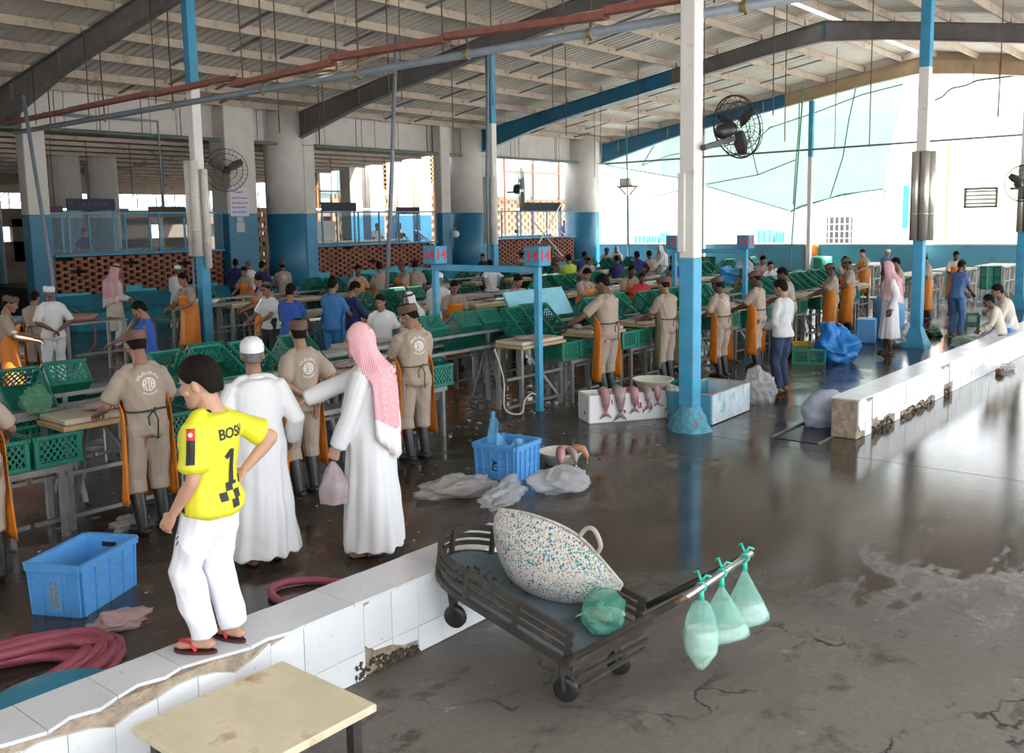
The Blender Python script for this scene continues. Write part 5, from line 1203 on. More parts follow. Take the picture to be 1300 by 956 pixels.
# ---------------------------------------------------------------- blue solid crates in the foreground
def solid_crate(loc, rz_, w, l, h, label, word, wm, nd=4):
    o = empty('fish_box', loc, rz_, label, 'crate'); t = .018; tp = 1.04
    q = MB()
    def wall(ax, s):
        L, off = (l, w/2) if ax == 0 else (w, l/2)
        def P(u, v, d):
            k = .95+.05*v; a = (u-.5)*L*k; b_ = s*(off*k-d); return (b_, a, v*h) if ax == 0 else (a, b_, v*h)
        V = [P(0, 0, 0), P(1, 0, 0), P(1, 1, 0), P(0, 1, 0), P(0, 0, t), P(1, 0, t), P(1, 1, t), P(0, 1, t)]; F = [(0,1,2,3),(7,6,5,4),(0,4,5,1),(1,5,6,2),(2,6,7,3),(3,7,4,0)]
        q.add(V, F if (s > 0) == (ax == 0) else [f[::-1] for f in F])
        for k in range(nd+1):
            u = (k+.0)/nd; u = min(max(u, .035), .965); q.bar(P(u, .02, -.005), P(u, .93, -.005), .02, .016, up=(0, 1, 0) if ax == 0 else (1, 0, 0))
        for v in (.34, .66): q.bar(P(.02, v, -.003), P(.98, v, -.003), .012, .012)
        q.bar(P(.0, .955, -.008), P(1, .955, -.008), .03, .05); q.bar(P(0, .995, -.006), P(1, .995, -.006), .045, .014)
    for s in (-1, 1): wall(0, s); wall(1, s)
    q.box((0, 0, .012), (w*.94, l*.94, .022)); q.obj('body', BCRATE, o)
    q = MB(); q.box((0, l/2-.021, h*.83), (.12, .006, .035), b=.002); q.obj('hand_hole', BLACK, o)
    q = MB(); q.box((0, -l/2*.97-.006, h*.47), (.11, .008, h*.8)); o2 = q.obj('label_plate', BCRATE, o)
    t_ = text_obj(word, .085, wm, o2, 'marking', bold=.002); t_.rotation_euler = (Matrix.Rotation(math.pi/2, 3, 'X') @ Matrix.Rotation(-math.pi/2 if nd == 5 else math.pi/2, 3, 'Z')).to_euler(); t_.location = (0, -l/2*.97-.012, h*.43)
    return o
A = Vector((2.59, 6.52, 0)); B = Vector((2.755, 6.136, 0)); C = Vector((3.311, 6.432, 0))
d = (C-B).normalized(); ang_ = math.atan2(d.y, d.x)-math.pi/2; w_ = (A-B).length; l_ = (C-B).length
solid_crate((A+C)/2, ang_, w_*.98, l_, .365, 'empty blue plastic fish box standing alone on the floor at left', 'UMM', mat('orange_pen', (.35, .22, .06), .7), 4)
A = Vector((6.985, 6.479, 0)); B = Vector((7.065, 5.921, 0)); C = Vector((7.477, 6.069, 0)); d = (A-B).normalized(); n_ = Vector((-d.y, d.x, 0)); d2 = Vector((d.y, -d.x, 0))
ctr = B+d*(.5*.52)+d2*.24
bx2 = solid_crate(ctr, math.atan2(d2.y, d2.x)-math.pi/2, .5, .48, .36, 'blue plastic fish box holding a clear blue bag, centre of floor', 'AU', mat('black_pen', (.02, .02, .03), .6), 5)
# ---------------------------------------------------------------- plastic bags
def crumple(name, loc, size, m, label, cat='bag', seed=1, amp=.22, rz_=0, n=54, spike=None, contents=None, grp=None):
    r = np.random.RandomState(seed); W_ = r.uniform(-1, 1, (9, 3))*np.array([[3.2]]*3+[[6.5]]*3+[[12]]*3); ph = r.uniform(0, 6, 9); am = [.5]*3+[.3]*3+[.16]*3; q = MB()
    def fn(u, v):
        a = 2*math.pi*u; th = math.pi*(.02+.96*v); p = np.array((math.sin(th)*math.cos(a), math.sin(th)*math.sin(a), math.cos(th))); s_ = 0
        for w, f, k in zip(W_, ph, am): s_ += k*(1-2*abs(math.sin(p @ w+f)))
        s_ += .5*(.5-abs(math.sin(p @ W_[0]*4.1+ph[1]+2*s_)))*.4+.3*(.5-abs(math.sin(p @ W_[4]*4.3+ph[2]+3*s_)))*.4
        p = p*(1+amp*s_)
        if spike is not None:
            g = math.exp(-((p/np.linalg.norm(p)-spike[0])**2).sum()/.12); p = p*(1+spike[1]*g)
        p = p*np.array(size)/2; p[2] = max(p[2], -size[2]*.32)+size[2]*.32; return p
    q.grid(fn, n, n*2//3, wrap=True); o = q.obj(name, m, None, True, loc, rz_); tag(o, label, cat, grp)
    if contents:
        for k in range(contents[1]):
            a = r.uniform(0, 6); c = MB(); c.T = (rotm(0, 0, a)*.9, np.array((r.uniform(-.2, .2)*size[0], r.uniform(-.2, .2)*size[1], .02+r.uniform(0, .2)*size[2]))); f = fish_me(min(.3, size[0]*.6)); c.add(f.V, f.F); c.obj('fish', contents[0], o, True)
    return o
CLR = mat('clear_plastic', (.66, .64, .64), .14, .06, 8, alpha=.45, transl=.3, bump=1, bscale=34, stretch=(1, 2.2, 1)); MILK = mat('milky_plastic', (.74, .76, .80), .14, .05, 8, alpha=.56, transl=.35, bump=1, bscale=34, stretch=(1, 2.2, 1)); BLUP = mat('blue_plastic_bag', (.03, .27, .75), .28, .1, 8, transl=.3, bump=.5, bscale=20); CBLU = mat('clear_blue_plastic', (.16, .50, .85), .15, .06, 8, alpha=.72, transl=.4, bump=.4, bscale=20)
GRNP = mat('green_tint_plastic', (.14, .52, .40), .2, .1, 8, alpha=.5, transl=.3, bump=.4, bscale=24)
crumple('plastic_bag', (6.42, 6.12, 0), (.9, .42, .24), CLR, 'crumpled clear bag of fish waste left of the blue box', seed=4, rz_=-.45, amp=.15, contents=(FISHR, 2))
crumple('plastic_bag', (6.52, 5.62, 0), (.8, .34, .20), MILK, 'long white plastic bag crumpled in front of the blue box', seed=9, rz_=.25, amp=.15, spike=(np.array((.5, .2, .84)), .35))
crumple('plastic_bag', (7.12, 5.42, 0), (.66, .44, .30), MILK, 'full white plastic bag right of the blue box', seed=12, amp=.14, rz_=-.6, contents=(FISH, 2))
crumple('plastic_bag', (3.95, 7.72, 0), (.4, .26, .16), CLR, 'small clear bag on the floor behind the blue box at left', seed=3)
crumple('plastic_bag', (2.86, 5.82, 0), (.46, .26, .14), mat('pinkish_plastic', (.55, .38, .36), .3, .1, alpha=.6), 'pinkish scrap of plastic beside the coiled pink hose', seed=6)
crumple('plastic_bag', (12.35, 5.82, 0), (.62, .5, .62), MILK, 'white plastic sack on the floor left of the man in jeans', seed=15, amp=.16)
crumple('plastic_bag', (11.5, 4.55, 0), (.85, .5, .55), mat('bluish_plastic', (.55, .62, .78), .3, .05, alpha=.9, transl=.3), 'bluish white sack leaning behind the end of the long low wall', seed=8, amp=.06)
crumple('plastic_bag', (16.75, 6.42, 0), (1.05, .8, .75), BLUP, 'bright blue plastic bag slumped on the floor among the workers', seed=23, amp=.15, spike=(np.array((-.2, .3, .93)), .5))
crumple('plastic_bag', (19.35, 6.25, 0), (.55, .5, .36), mat('grey_plastic', (.4, .42, .44), .3, .1), 'grey plastic bag beside the blue barrel', seed=14)
crumple('plastic_bag', (20.3, 6.3, 0), (.7, .5, .4), MILK, 'white bag behind the foot of the far column', seed=18)
crumple('plastic_bag', (21.4, 6.1, 0), (.6, .4, .25), mat('dark_green_bag', (.05, .14, .08), .5, .3), 'dark green bag right of the far column foot', seed=19)
crumple('plastic_bag', (19.2, 4.85, 0), (.75, .6, .42), mat('pale_green_plastic', (.55, .70, .60), .3, .2, 3, alpha=.9, transl=.3), 'pale green and white bag on the floor before the seated boy', seed=27, amp=.15)
crumple('plastic_bag', (17.3, 3.7, 0), (.55, .2, .16), MILK, 'dirty white rag lying along the foot of the long low wall', seed=31)
crumple('plastic_bag', (16.7, 3.7, 0), (.2, .16, .14), mat('brown_scrap', (.2, .12, .09), .7), 'brown scrap lying along the foot of the long low wall', seed=32)
crumple('plastic_bag', (18.6, 4.06, .48), (.5, .2, .10), BLUP, 'blue rag on top of the long low wall by the seated pair', seed=33)
# clear blue bag rising from the second blue box
q = MB()
def bb(u, v):
    a = 2*math.pi*u; r_ = .24*(1-.25*v); pk = math.exp(-((a-2.6)/.7)**2); z = .14+.24*v+.3*v*pk+.03*math.sin(5*a+3*v); return np.array((math.cos(a)*r_*(1-.35*v*pk)+.02*math.sin(9*a), math.sin(a)*r_*(1-.2*v)+.02*math.sin(7*a+2), z))
q.grid(bb, 48, 12, wrap=True); q.lathe([(0, .14), (.23, .14)], 20); thing(q, 'plastic_bag', CBLU, 'clear blue bag standing open inside the second blue box', 'bag', loc=tuple(ctr), smooth=True)
# green bag hung on the near tilted crate
crumple('plastic_bag', (3.62, 8.62, .98), (.32, .22, .32), mat('green_clear_bag', (.16, .42, .26), .2, .15, alpha=.45, transl=.3), 'thin green plastic bag beside the left tilted crate', seed=41, amp=.18)
# ---------------------------------------------------------------- foam box with hanging fish, basin
fb = empty('foam_box', (0, 0, 0), 0, 'long white foam box with bloody fish tails hanging over its edge', 'box')
a_ = Vector((9.767, 6.949, 0)); b_ = Vector((10.802, 6.242, 0)); dx = (b_-a_).normalized(); L_ = (b_-a_).length+.12; ny = Vector((-dx.y, dx.x, 0)); wd = .42; cen = a_+dx*L_/2+ny*wd/2; fb.location = cen; fb.rotation_euler = (0, 0, math.atan2(dx.y, dx.x)); H_ = .37
FOAM = mat('white_foam', (.80, .81, .83), .6, .03, 8, bump=.15, bscale=90); q = MB(); 
for s in (-1, 1): q.box((0, s*(wd/2-.02), H_/2), (L_, .04, H_), b=.012); q.box((s*(L_/2-.02), 0, H_/2), (.04, wd-.06, H_), b=.012)
q.box((0, 0, .03), (L_-.04, wd-.04, .06)); q.obj('shell', FOAM, fb); q = MB(); q.box((0, 0, H_-.07), (L_-.1, wd-.1, .03)); q.obj('ice', mat('ice_grey', (.5, .46, .45), .3, .2, 20, bump=.6), fb); q = MB(); q.box((-L_/2-.001, -.05, .12), (.006, .03, .045)); q.obj('drain_hole', BLACK, fb)
rf = random.Random(12)
def draped(x, s, m, lab, yf=-.21, H=.37, par=fb):
    q = MB(); n = 8
    path = [(-.0, yf+.17, H+.02), (0, yf+.06, H+.04), (0, yf-.03, H+.03), (0, yf-.05, H-.06), (0, yf-.05, H-.14*s), (0, yf-.045, H-.20*s)]; rad = [.04, .066, .07, .06, .042, .02]
    q.tube([(x+p[0], p[1], p[2]) for p in path], [r*s for r in rad], n); q.prism([(x-.006, H-.19*s), (x-.085*s, H-.31*s), (x, H-.265*s), (x+.085*s, H-.31*s), (x+.006, H-.19*s)], lambda a, z, t: (a, yf-.045+t, z), -.004, .004)
    o = q.obj('fish', m, None, True); o.location = par.location; o.rotation_euler = par.rotation_euler; tag(o, lab, 'fish', None)
for i, (x, s) in enumerate(((-.47, 1.0), (-.27, 1.12), (-.07, .86), (.12, .78), (.25, .62), (.42, .84))):
    draped(x, s, FISH if i % 2 else FISHR, '%s fish from the left draped over the edge of the white foam box' % ORD[i])
q = MB()
for k in range(26):
    x = rf.choice((-.4, -.22, 0, .05, .18, .34))+rf.uniform(-.03, .03); z = rf.uniform(.12, .3); q.tube([(x, -.2115, z), (x+rf.uniform(-.02, .02), -.2115, z-rf.uniform(.02, .06))], .007, 4)
q.obj('blood_stain', BLOOD, fb)['kind'] = 'stuff'
P = fb.matrix_basis @ Vector((.3, .0, H_)); lathe_thing('basin', BOWL, P, BP, 'white basin standing on the foam box behind the draped fish', 'basin')
# fish basin on the floor
P = Vector((7.97, 6.05, 0)); lathe_thing('basin', [(0, .01), (.17, .01), (.24, .13), (.25, .14), (.235, .14), (.16, .025), (0, .025)], P, BP, 'pale basin of fish on the wet floor right of the blue box', 'basin')
for i, (a, s) in enumerate(((-2.5, 1.0), (-1.9, .7), (-1.15, .85))):
    q = MB(); c, sn = math.cos(a), math.sin(a); pts = [(c*r_, sn*r_, z) for r_, z in ((.06, .12), (.16, .185), (.25, .17), (.285, .10), (.29, .05))]; q.tube(pts, [.03*s, .05*s, .052*s, .036*s, .016*s], 8); t = np.array((-sn, c, 0)); e = np.array((c*.292, sn*.292, .055)); q.add([e, e+t*.05*s+(0, 0, -.05), e+np.array((c*.01, sn*.01, -.03)), e-t*.05*s+(0, 0, -.05)], [(0, 1, 2), (0, 2, 3)])
    o = q.obj('fish', (FISHR, FISH, mat('orange_fish', (.4, .2, .12), .4, .3))[i], None, True, P); tag(o, ('pink fish hanging over the left rim of the floor basin', 'grey fish tail in the middle of the floor basin', 'orange brown fish over the right rim of the floor basin')[i], 'fish')
# painted open wooden box by the column
wbx = empty('wooden_box', (11.15, 5.97, 0), .045, 'open white and blue painted box right of the middle column', 'box'); wl, ww, wh = 1.15, .62, .38
WBP = mat('worn_white_blue', (.50, .60, .66), .6, .2, 4, dirt=((.16, .36, .46), .4, 5)); BIN = mat('box_blue', (.07, .28, .42), .6, .2, 4, dirt=((.3, .35, .36), .3, 6))
for nm, c_, dm, m in (('front_board', (0, -ww/2, wh/2+.01), (wl, .025, wh), WBP), ('back_board', (0, ww/2, wh/2+.01), (wl, .025, wh), BIN), ('end_board', (-wl/2, 0, wh/2+.01), (.025, ww-.03, wh), BIN), ('end_board', (wl/2, 0, wh/2+.01), (.025, ww-.03, wh), WBP), ('base_board', (0, 0, .03), (wl-.03, ww-.03, .025), BIN)):
    q = MB(); q.box(c_, dm, b=.004); q.obj(nm, m, wbx)
q = MB()
for s in (-1, 1): q.box((0, s*ww/2, wh+.014), (wl+.02, .034, .012)); q.box((s*wl/2, 0, wh+.014), (.034, ww-.03, .012))
q.obj('rim', mat('bare_wood', (.42, .34, .26), .8, .2, 8), wbx)
crate((11.75, 6.75, .0), math.pi/2, 'green crate on the floor behind the white and blue box', full=True)
# ---------------------------------------------------------------- floor things further back
yb_ = empty('bottle_crate', (17.2, 7.28, 0), .5, 'small yellow crate under the boots of a worker in an orange apron', 'crate'); q = MB(); 
YEL = mat('yellow_plastic', (.62, .42, .02), .5)
for s in (-1, 1): q.box((s*.24, 0, .12), (.02, .34, .22), b=.004); q.box((0, s*.17, .12), (.48, .02, .22), b=.004)
q.box((0, 0, .02), (.48, .34, .02)); q.obj('shell', YEL, yb_); q = MB(); q.box((0, -.183, .13), (.3, .004, .06)); q.obj('dark_label', BLACK, yb_)
crate((16.3, 6.75, 0), .4, 'green crate half hidden behind the bright blue bag', full=False)
lathe_thing('barrel', [(0, 0), (.26, 0), (.30, .1), (.31, .3), (.31, .7), (.27, .86), (.2, .9), (0, .9)], (21.0, 6.9, 0), BCRATE, 'blue plastic barrel behind the man in the pink checked cloth', 'barrel')
q = MB(); q.box((0, 0, .25), (.55, .4, .5), b=.03); thing(q, 'tub', BCRATE, 'low blue tub in front of the blue barrel', 'tub', loc=(19.6, 6.9, 0), rz=.3)
crate((24.0, 6.1, 0), .3, 'green crate on the floor left of the seated pair', full=False)
for i, (px, py, z, lab) in enumerate(((1253, 352, 1.0, 'green crate standing on end on a far table at right'), (985, 352, 1.0, 'green crate on a far table beside an orange cloth'))):
    P = at(px, py, z) if i == 0 else Vector((30, 16.2, 1.0)); crate((min(P.x, 33), P.y*min(1, 33/P.x), 1.0), .3, lab, rot=(math.pi/2, 0, -.7), full=False)
# far-right tables that run on to the blue wall
for i, (x, y, lab) in enumerate(((27.5, 8.4, 'bare steel table beyond the far column'), (30.5, 8.2, 'steel table near the seated pair, heaped with fish'), (33.4, 7.6, 'last steel table before the blue wall at right'), (33, 11.5, 'steel table along the blue wall under the green crate'))):
    t = empty('side_table', (x, y, 0), 0, lab, 'table'); q = MB(); q.box((0, 0, .95), (2.2, .9, .05)); q.obj('top', BOARD, t)
    for sx in (-1, -.35, .35, 1):
        for sy in (-.4, .4): q = MB(); q.box((sx, sy, .46), (.06, .06, .92)); q.obj('leg', BOARD, t)
    q = MB()
    for k in range(5): q.bar((-1+.5*k, -.4, .1), (-.6+.5*k, -.4, .85), .04)
    q.box((0, -.4, .5), (2.1, .04, .04)); q.obj('bracing', BOARD, t)
q = MB(); q.sheet(lambda u, v: np.array((.02*math.sin(6*v), (u-.5)*.55, .85*v)), 6, 8, .02); P = atX(1030, 332, 34.0); thing(q, 'orange_apron', ORANGE, 'orange apron hung flat against the blue wall', 'apron', loc=(37.5, atX(1030, 332, 37.5).y, .62), smooth=True)
lathe_thing('barrel', [(0, 0), (.4, 0), (.42, .5), (.40, 1.05), (0, 1.05)], (36.7, atX(1043, 325, 36.7).y, 0), GREEN, 'green drum against the blue wall beside the hung apron', 'barrel')
# far blue and white hoard: blue tarp bundle and white ice block in the far rows
crumple('plastic_bag', (*at(930, 352, 1.15)[:2], 1.0), (1.1, .7, .55), mat('blue_tarp', (.05, .36, .66), .4, .2), 'blue tarpaulin bundle on the table behind the worker with the back emblem', seed=51)
crumple('plastic_bag', (*at(945, 347, 1.25)[:2], 1.2), (.5, .5, .5), MILK, 'white sack on the blue tarpaulin bundle', seed=52, amp=.1)
q = MB(); q.box((0, 0, .25), (1.6, .7, .5), b=.02); P = at(590, 420, .6); thing(q, 'ice_chest', mat('pale_blue_chest', (.30, .60, .72), .45, .1), 'pale blue chest on the table right of the orange aproned worker', 'chest', loc=(12.0, 9.15, 1.09), rz=.0) if False else None
q = MB(); q.sheet(lambda u, v: np.array(((u-.5)*1.5, .25*v, .42*v)), 6, 4, .03); thing(q, 'trough_panel', mat('pale_blue_panel', (.25, .58, .72), .45, .1), 'pale blue sloping panel on the rack right of the worker with red gloves', 'panel', loc=(11.9, 9.3, 1.10))
# fish scraps trodden over the floor under the tables
for nm, m, n_, sd_ in (('fish_scraps', mat('scrap_brown', (.16, .10, .08), .7, .4, 8), 700, 5), ('fish_scraps', mat('scrap_pale', (.42, .36, .34), .5, .3, 8), 260, 6)):
    q = MB(); rs = random.Random(sd_)
    for k in range(n_):
        x, y = rs.uniform(1.8, 24), rs.uniform(7.7, 10.6)
        if rs.random() < .25: x, y = rs.uniform(3, 20), rs.uniform(5.2, 8)
        s = rs.uniform(.012, .045)*(1 if y > 7.7 else .5); q.box((x, y, s*.2), (s*rs.uniform(1, 2.4), s, s*.4), rot=rotm(rs.uniform(-.2, .2), rs.uniform(-.2, .2), rs.uniform(0, 6)))
    o = q.obj(nm, m); o['kind'] = 'stuff'; o['label'] = ('brown fish scraps trodden over the floor under the nearest tables', 'pale fish scraps trodden over the floor under the nearest tables')[sd_-5]; o['category'] = 'scraps'
# ---------------------------------------------------------------- hose
HOSE = mat('pink_hose', (.32, .07, .11), .45, .12, 5, dirt=((.14, .04, .05), .3, 8))
q = MB(); rh = random.Random(2); pts = []
for k in range(9):
    for j in range(26):
        a = 2*math.pi*j/26; rr_ = .52-.045*(k % 5)+.02*math.sin(3*a+k); pts.append((1.72+rr_*2.0*math.cos(a)*.95+.05*math.sin(k*2), 5.52+rr_*.85*math.sin(a)+.03*math.sin(k*3), .03+.028*(k//3)+.016*(k % 3)+.012*math.sin(2*a+k)))
q.tube(pts, .032, 8); thing(q, 'hose', HOSE, 'thick coil of pink rubber hose heaped at the lower left', 'hose', smooth=True)
q = MB(); c0 = Vector((4.0, 5.2, 0)); pts = [(4.55, 4.42, .03), (4.3, 4.8, .03), (4.25, 5.12, .03), (4.14, 5.38, .03), (3.98, 5.52, .035), (3.82, 5.50, .035), (3.73, 5.3, .03), (3.76, 5.0, .03), (3.7, 4.6, .03), (3.62, 4.42, .03)]
def smoothp(P, n=6):
    P = [np.array(p, float) for p in P]; out = []
    for i in range(len(P)-1):
        p0, p1, p2, p3 = P[max(i-1, 0)], P[i], P[i+1], P[min(i+2, len(P)-1)]
        for k in range(n): t = k/n; out.append(.5*((2*p1)+(-p0+p2)*t+(2*p0-5*p1+4*p2-p3)*t*t+(-p0+3*p1-3*p2+p3)*t**3))
    return out+[P[-1]]
q.tube(smoothp(pts), .028, 8); thing(q, 'hose', HOSE, 'single loop of pink hose on the floor behind the low wall', 'hose', smooth=True)
q = MB(); q.tube(smoothp([(9.6, 8.4, .9), (9.55, 8.2, .5), (9.45, 8.1, .12), (9.6, 7.95, .05), (9.75, 8.0, .2), (9.95, 8.05, .26), (10.0, 8.0, .24)]), .012, 6); thing(q, 'rope', mat('rope_cream', (.55, .48, .36), .8), 'pale rope end hooked under the centre table', 'rope', smooth=True)
q = MB(); P = at(95, 420, .5); q.tube(smoothp([(P.x, P.y, .95), (P.x+.25, P.y-.3, .7), (P.x+.2, P.y-.4, .2), (P.x-.2, P.y-.5, .03), (P.x-.9, P.y-.6, .03)]), .02, 6); thing(q, 'hose', HOSE, 'dark pink hose hanging off the table behind the man with clasped hands', 'hose', smooth=True)
lathe_thing('tub', [(0, 0), (.3, 0), (.34, .14), (.36, .16), (.33, .175), (.05, .19), (0, .19)], (2.02, 4.86, 0), mat('lid_blue', (.03, .28, .45), .4, .2, 4, dirt=((.5, .48, .4), .25, 5)), 'blue lidded tub at the bottom left corner', 'tub')
tb_ = empty('cutting_board', (2.33, 3.52, 0), 0, 'yellowed board on a stand in front of the low wall, bottom edge', 'board'); q = MB(); q.box((0, 0, .38), (.82, .72, .04), b=.008); q.obj('board', mat('yellow_board', (.70, .62, .45), .5, .12, 4, dirt=((.35, .2, .08), .4, 4)), tb_)
for sx in (-.33, .33):
    for sy in (-.28, .28): q = MB(); q.box((sx, sy, .18), (.05, .05, .36)); q.obj('leg', DSTEEL, tb_)
# ---------------------------------------------------------------- platform cart
ct = empty('platform_cart', (0, 0, 0), 0, 'steel platform cart with rounded railed front resting over the low wall', 'cart')
o0 = np.array((3.78, 2.82, .30)); ey = np.array((.10, 1.27, .21)); Lc = np.linalg.norm(ey); ey = ey/Lc; ex = np.array((.999, -.06, .0)); ex = unit(ex-ey*(ex @ ey)); ez = np.cross(ex, ey); Wc = .62; Lc = 1.30
def cl(x, y, z): return o0+ex*x+ey*y+ez*z
def outline(ins=0, n=16):
    r = Wc/2-ins; pts = [(ins, 0)]
    for k in range(n+1):
        a = math.pi-math.pi*k/n; pts.append((Wc/2+r*math.cos(a), Lc-.42+.42*math.sin(a)*(r/(Wc/2))))
    pts.append((Wc-ins, 0)); return pts
DECK = mat('deck_grey_blue', (.10, .135, .165), .45, .18, 3, dirt=((.03, .03, .032), .35, 4)); RAILM = mat('cart_rail', (.055, .048, .042), .55, .25, 6, metal=.2, dirt=((.20, .12, .07), .3, 7))
q = MB(); q.prism(outline(.015), lambda x, y, t: cl(x, y, t), -.012, .0); q.obj('deck', DECK, ct)
for z, r_ in ((-.02, .022), (.055, .016), (.105, .016), (.16, .022)):
    q = MB(); pts = [cl(x, y, z) for x, y in outline(0)]; 
    for a, b in zip(pts, pts[1:]): q.bar(a, b+unit(b-a)*.004, r_*.9, r_*1.7, up=tuple(ez))
    q.obj('rail', RAILM, ct)
for x, y in ((0, .03), (0, .42), (0, .82), (.10, 1.14), (.31, 1.29), (.52, 1.14), (Wc, .82), (Wc, .42), (Wc, .03)):
    q = MB(); q.bar(cl(x, y, -.03), cl(x, y, .17), .03, .022, up=tuple(ex)); q.obj('stanchion', RAILM, ct)
q = MB(); q.bar(cl(0, 0, -.02), cl(Wc, 0, -.02), .04, .05, up=tuple(ez)); q.bar(cl(-.06, -.02, .03), cl(Wc+.05, -.02, .03), .035, .035, up=tuple(ez)); q.bar(cl(0, -.05, -.06), cl(Wc, -.05, -.06), .02, .02, up=tuple(ez)); q.bar(cl(0, -.08, -.1), cl(Wc*.9, -.08, -.08), .02, .02, up=tuple(ez)); q.obj('end_frame', RAILM, ct)
for (x, y, drop) in ((.08, 1.0, None), (Wc-.1, 1.02, None), (.1, .12, 1), (Wc-.08, .1, 1)):
    top = cl(x, y, -.03); zc = .075 if drop else top[2]-.19; w = empty('caster', (top[0], top[1], zc)); w.parent = ct; q = MB(); A_ = np.array(Matrix.Rotation(.35, 3, 'Z')) @ rotm(0, math.pi/2, 0); q.lathe([(.03, -.018), (.065, -.02), (.072, -.01), (.072, .01), (.065, .02), (.03, .018)], 18, A=A_); q.obj('wheel', BLACK, w, True)
    q = MB()
    for s in (-1, 1): q.bar(A_ @ np.array((0, 0, s*.03)), A_ @ np.array((0, 0, s*.03))+np.array((0, .03, top[2]-zc)), .035, .006)
    q.box((0, .03, top[2]-zc-.004), (.09, .07, .012)); q.obj('fork', DSTEEL, w)
h1, h2 = np.array(at(872, 757, .75)), np.array(at(949, 706, .75)); g1, g2 = cl(.0, -.01, .03), cl(Wc, -.01, .13)
q = MB(); q.tube([g1-(h1-g1)*.06, g1, h1+(g1-h1)*.08, h1], .019, 10); q.obj('handle_arm', RAILM, ct, True); q = MB(); q.tube([g2, g2*.5+h2*.5, h2+(g2-h2)*.03], .02, 10); q.obj('handle_arm', BLACK, ct, True); q = MB(); q.tube([h1-(h2-h1)*.02, h2+(h2-h1)*.06], .02, 10); q.obj('handle_grip', mat('chrome_worn', (.45, .45, .46), .22, .15, 8, metal=.9), ct, True)
q = MB(); rr = random.Random(3)
for k in range(70):
    x, y = .2+rr.gauss(0, .07), .95+rr.gauss(0, .08)
    if .04 < x < Wc-.04: s = rr.uniform(.004, .014); q.box(cl(x, y, s*.4), (s*1.6, s, s), rot=rotm(rr.random()*3, rr.random(), rr.random()*3))
q.obj('spilled_dirt', BLACK, ct)['kind'] = 'stuff'
# woven sack lying on the cart
def weave_mat():
    m = bpy.data.materials.new('woven_sack'); m.use_nodes = True; nt = m.node_tree; N = nt.nodes; L = nt.links; bs = N['Principled BSDF']; bs.inputs['Roughness'].default_value = .55
    uv = N.new('ShaderNodeUVMap'); mp = N.new('ShaderNodeMapping'); mp.inputs['Scale'].default_value = (104, 58, 1); L.new(uv.outputs[0], mp.inputs[0])
    br_ = N.new('ShaderNodeTexVoronoi'); br_.voronoi_dimensions = '2D'; br_.distance = 'CHEBYCHEV'; br_.inputs['Scale'].default_value = 1; br_.inputs['Randomness'].default_value = .45; L.new(mp.outputs[0], br_.inputs['Vector'])
    sp_ = N.new('ShaderNodeSeparateColor'); L.new(br_.outputs['Color'], sp_.inputs[0])
    sx = N.new('ShaderNodeSeparateXYZ'); L.new(uv.outputs[0], sx.inputs[0])
    bd = N.new('ShaderNodeTexNoise'); bd.inputs['Scale'].default_value = 3.2; L.new(uv.outputs[0], bd.inputs['Vector'])
    rp = N.new('ShaderNodeValToRGB'); cr = rp.color_ramp; cr.interpolation = 'CONSTANT'; els = [(0, (.02, .26, .24)), (.20, (.03, .10, .34)), (.27, (.50, .32, .14)), (.30, (.42, .16, .18)), (.335, (.62, .60, .57)), (.72, (.50, .48, .45))]
    cr.elements[0].position = 0; cr.elements[0].color = (*els[0][1], 1); cr.elements[1].position = els[1][0]; cr.elements[1].color = (*els[1][1], 1)
    for p_, c_ in els[2:]: e = cr.elements.new(p_); e.color = (*c_, 1)
    ad = N.new('ShaderNodeMath'); ad.operation = 'MULTIPLY_ADD'; L.new(bd.outputs[0], ad.inputs[0]); ad.inputs[1].default_value = .9; ad.inputs[2].default_value = -.36
    a2 = N.new('ShaderNodeMath'); a2.operation = 'ADD'; L.new(ad.outputs[0], a2.inputs[0]); L.new(sp_.outputs[0], a2.inputs[1]); L.new(a2.outputs[0], rp.inputs[0]); L.new(rp.outputs[0], bs.inputs[0])
    bp = N.new('ShaderNodeBump'); bp.inputs['Strength'].default_value = .8; bp.inputs['Distance'].default_value = .006; bp.invert = True; L.new(br_.outputs['Distance'], bp.inputs['Height']); L.new(bp.outputs[0], bs.inputs['Normal']); return m
SA, SB = np.array(at(632, 647, .88)), np.array(at(789, 742, .53)); SD = np.array(at(708, 758, .40)); sx_ = SB-SA; Ls = np.linalg.norm(sx_); sx_ /= Ls; dn = SD-SA; dn = unit(dn-sx_*(dn @ sx_)); nn = np.cross(sx_, dn)
q = MB(); UVS = []; nu, nv = 34, 22
def sack(side):
    def fn(u, v):
        dep = .47*(math.sin(math.pi*min(1, max(0, u*.98+.01)))**.55)*(1-.32*u)*Ls/1.0
        w = v; th = .15*math.sin(math.pi*u)**.7*math.sin(math.pi*(.005+.97*v))**.7+.004
        p = SA+sx_*(u*Ls)+dn*(dep*w)+nn*(side*th+.008*math.sin(13*u+7*v)); p = p-dn*(.115*math.sin(math.pi*u)*(1-v)**1.5); return p
    return fn
for side in (1, -1): q.grid(sack(side), nu, nv)
o = tag(q.obj('woven_sack', weave_mat(), None, True), 'plump woven sack flecked green and blue lying on the platform cart', 'sack'); me = o.data; uvl = me.uv_layers.new(name='UVMap'); vi = np.empty(len(me.loops), dtype=np.int32); me.loops.foreach_get('vertex_index', vi); w_ = vi % (nu*nv); uvl.data.foreach_set('uv', np.stack([(w_ % nu)/(nu-1), (w_//nu)/(nv-1)], 1).astype(np.float32).ravel())
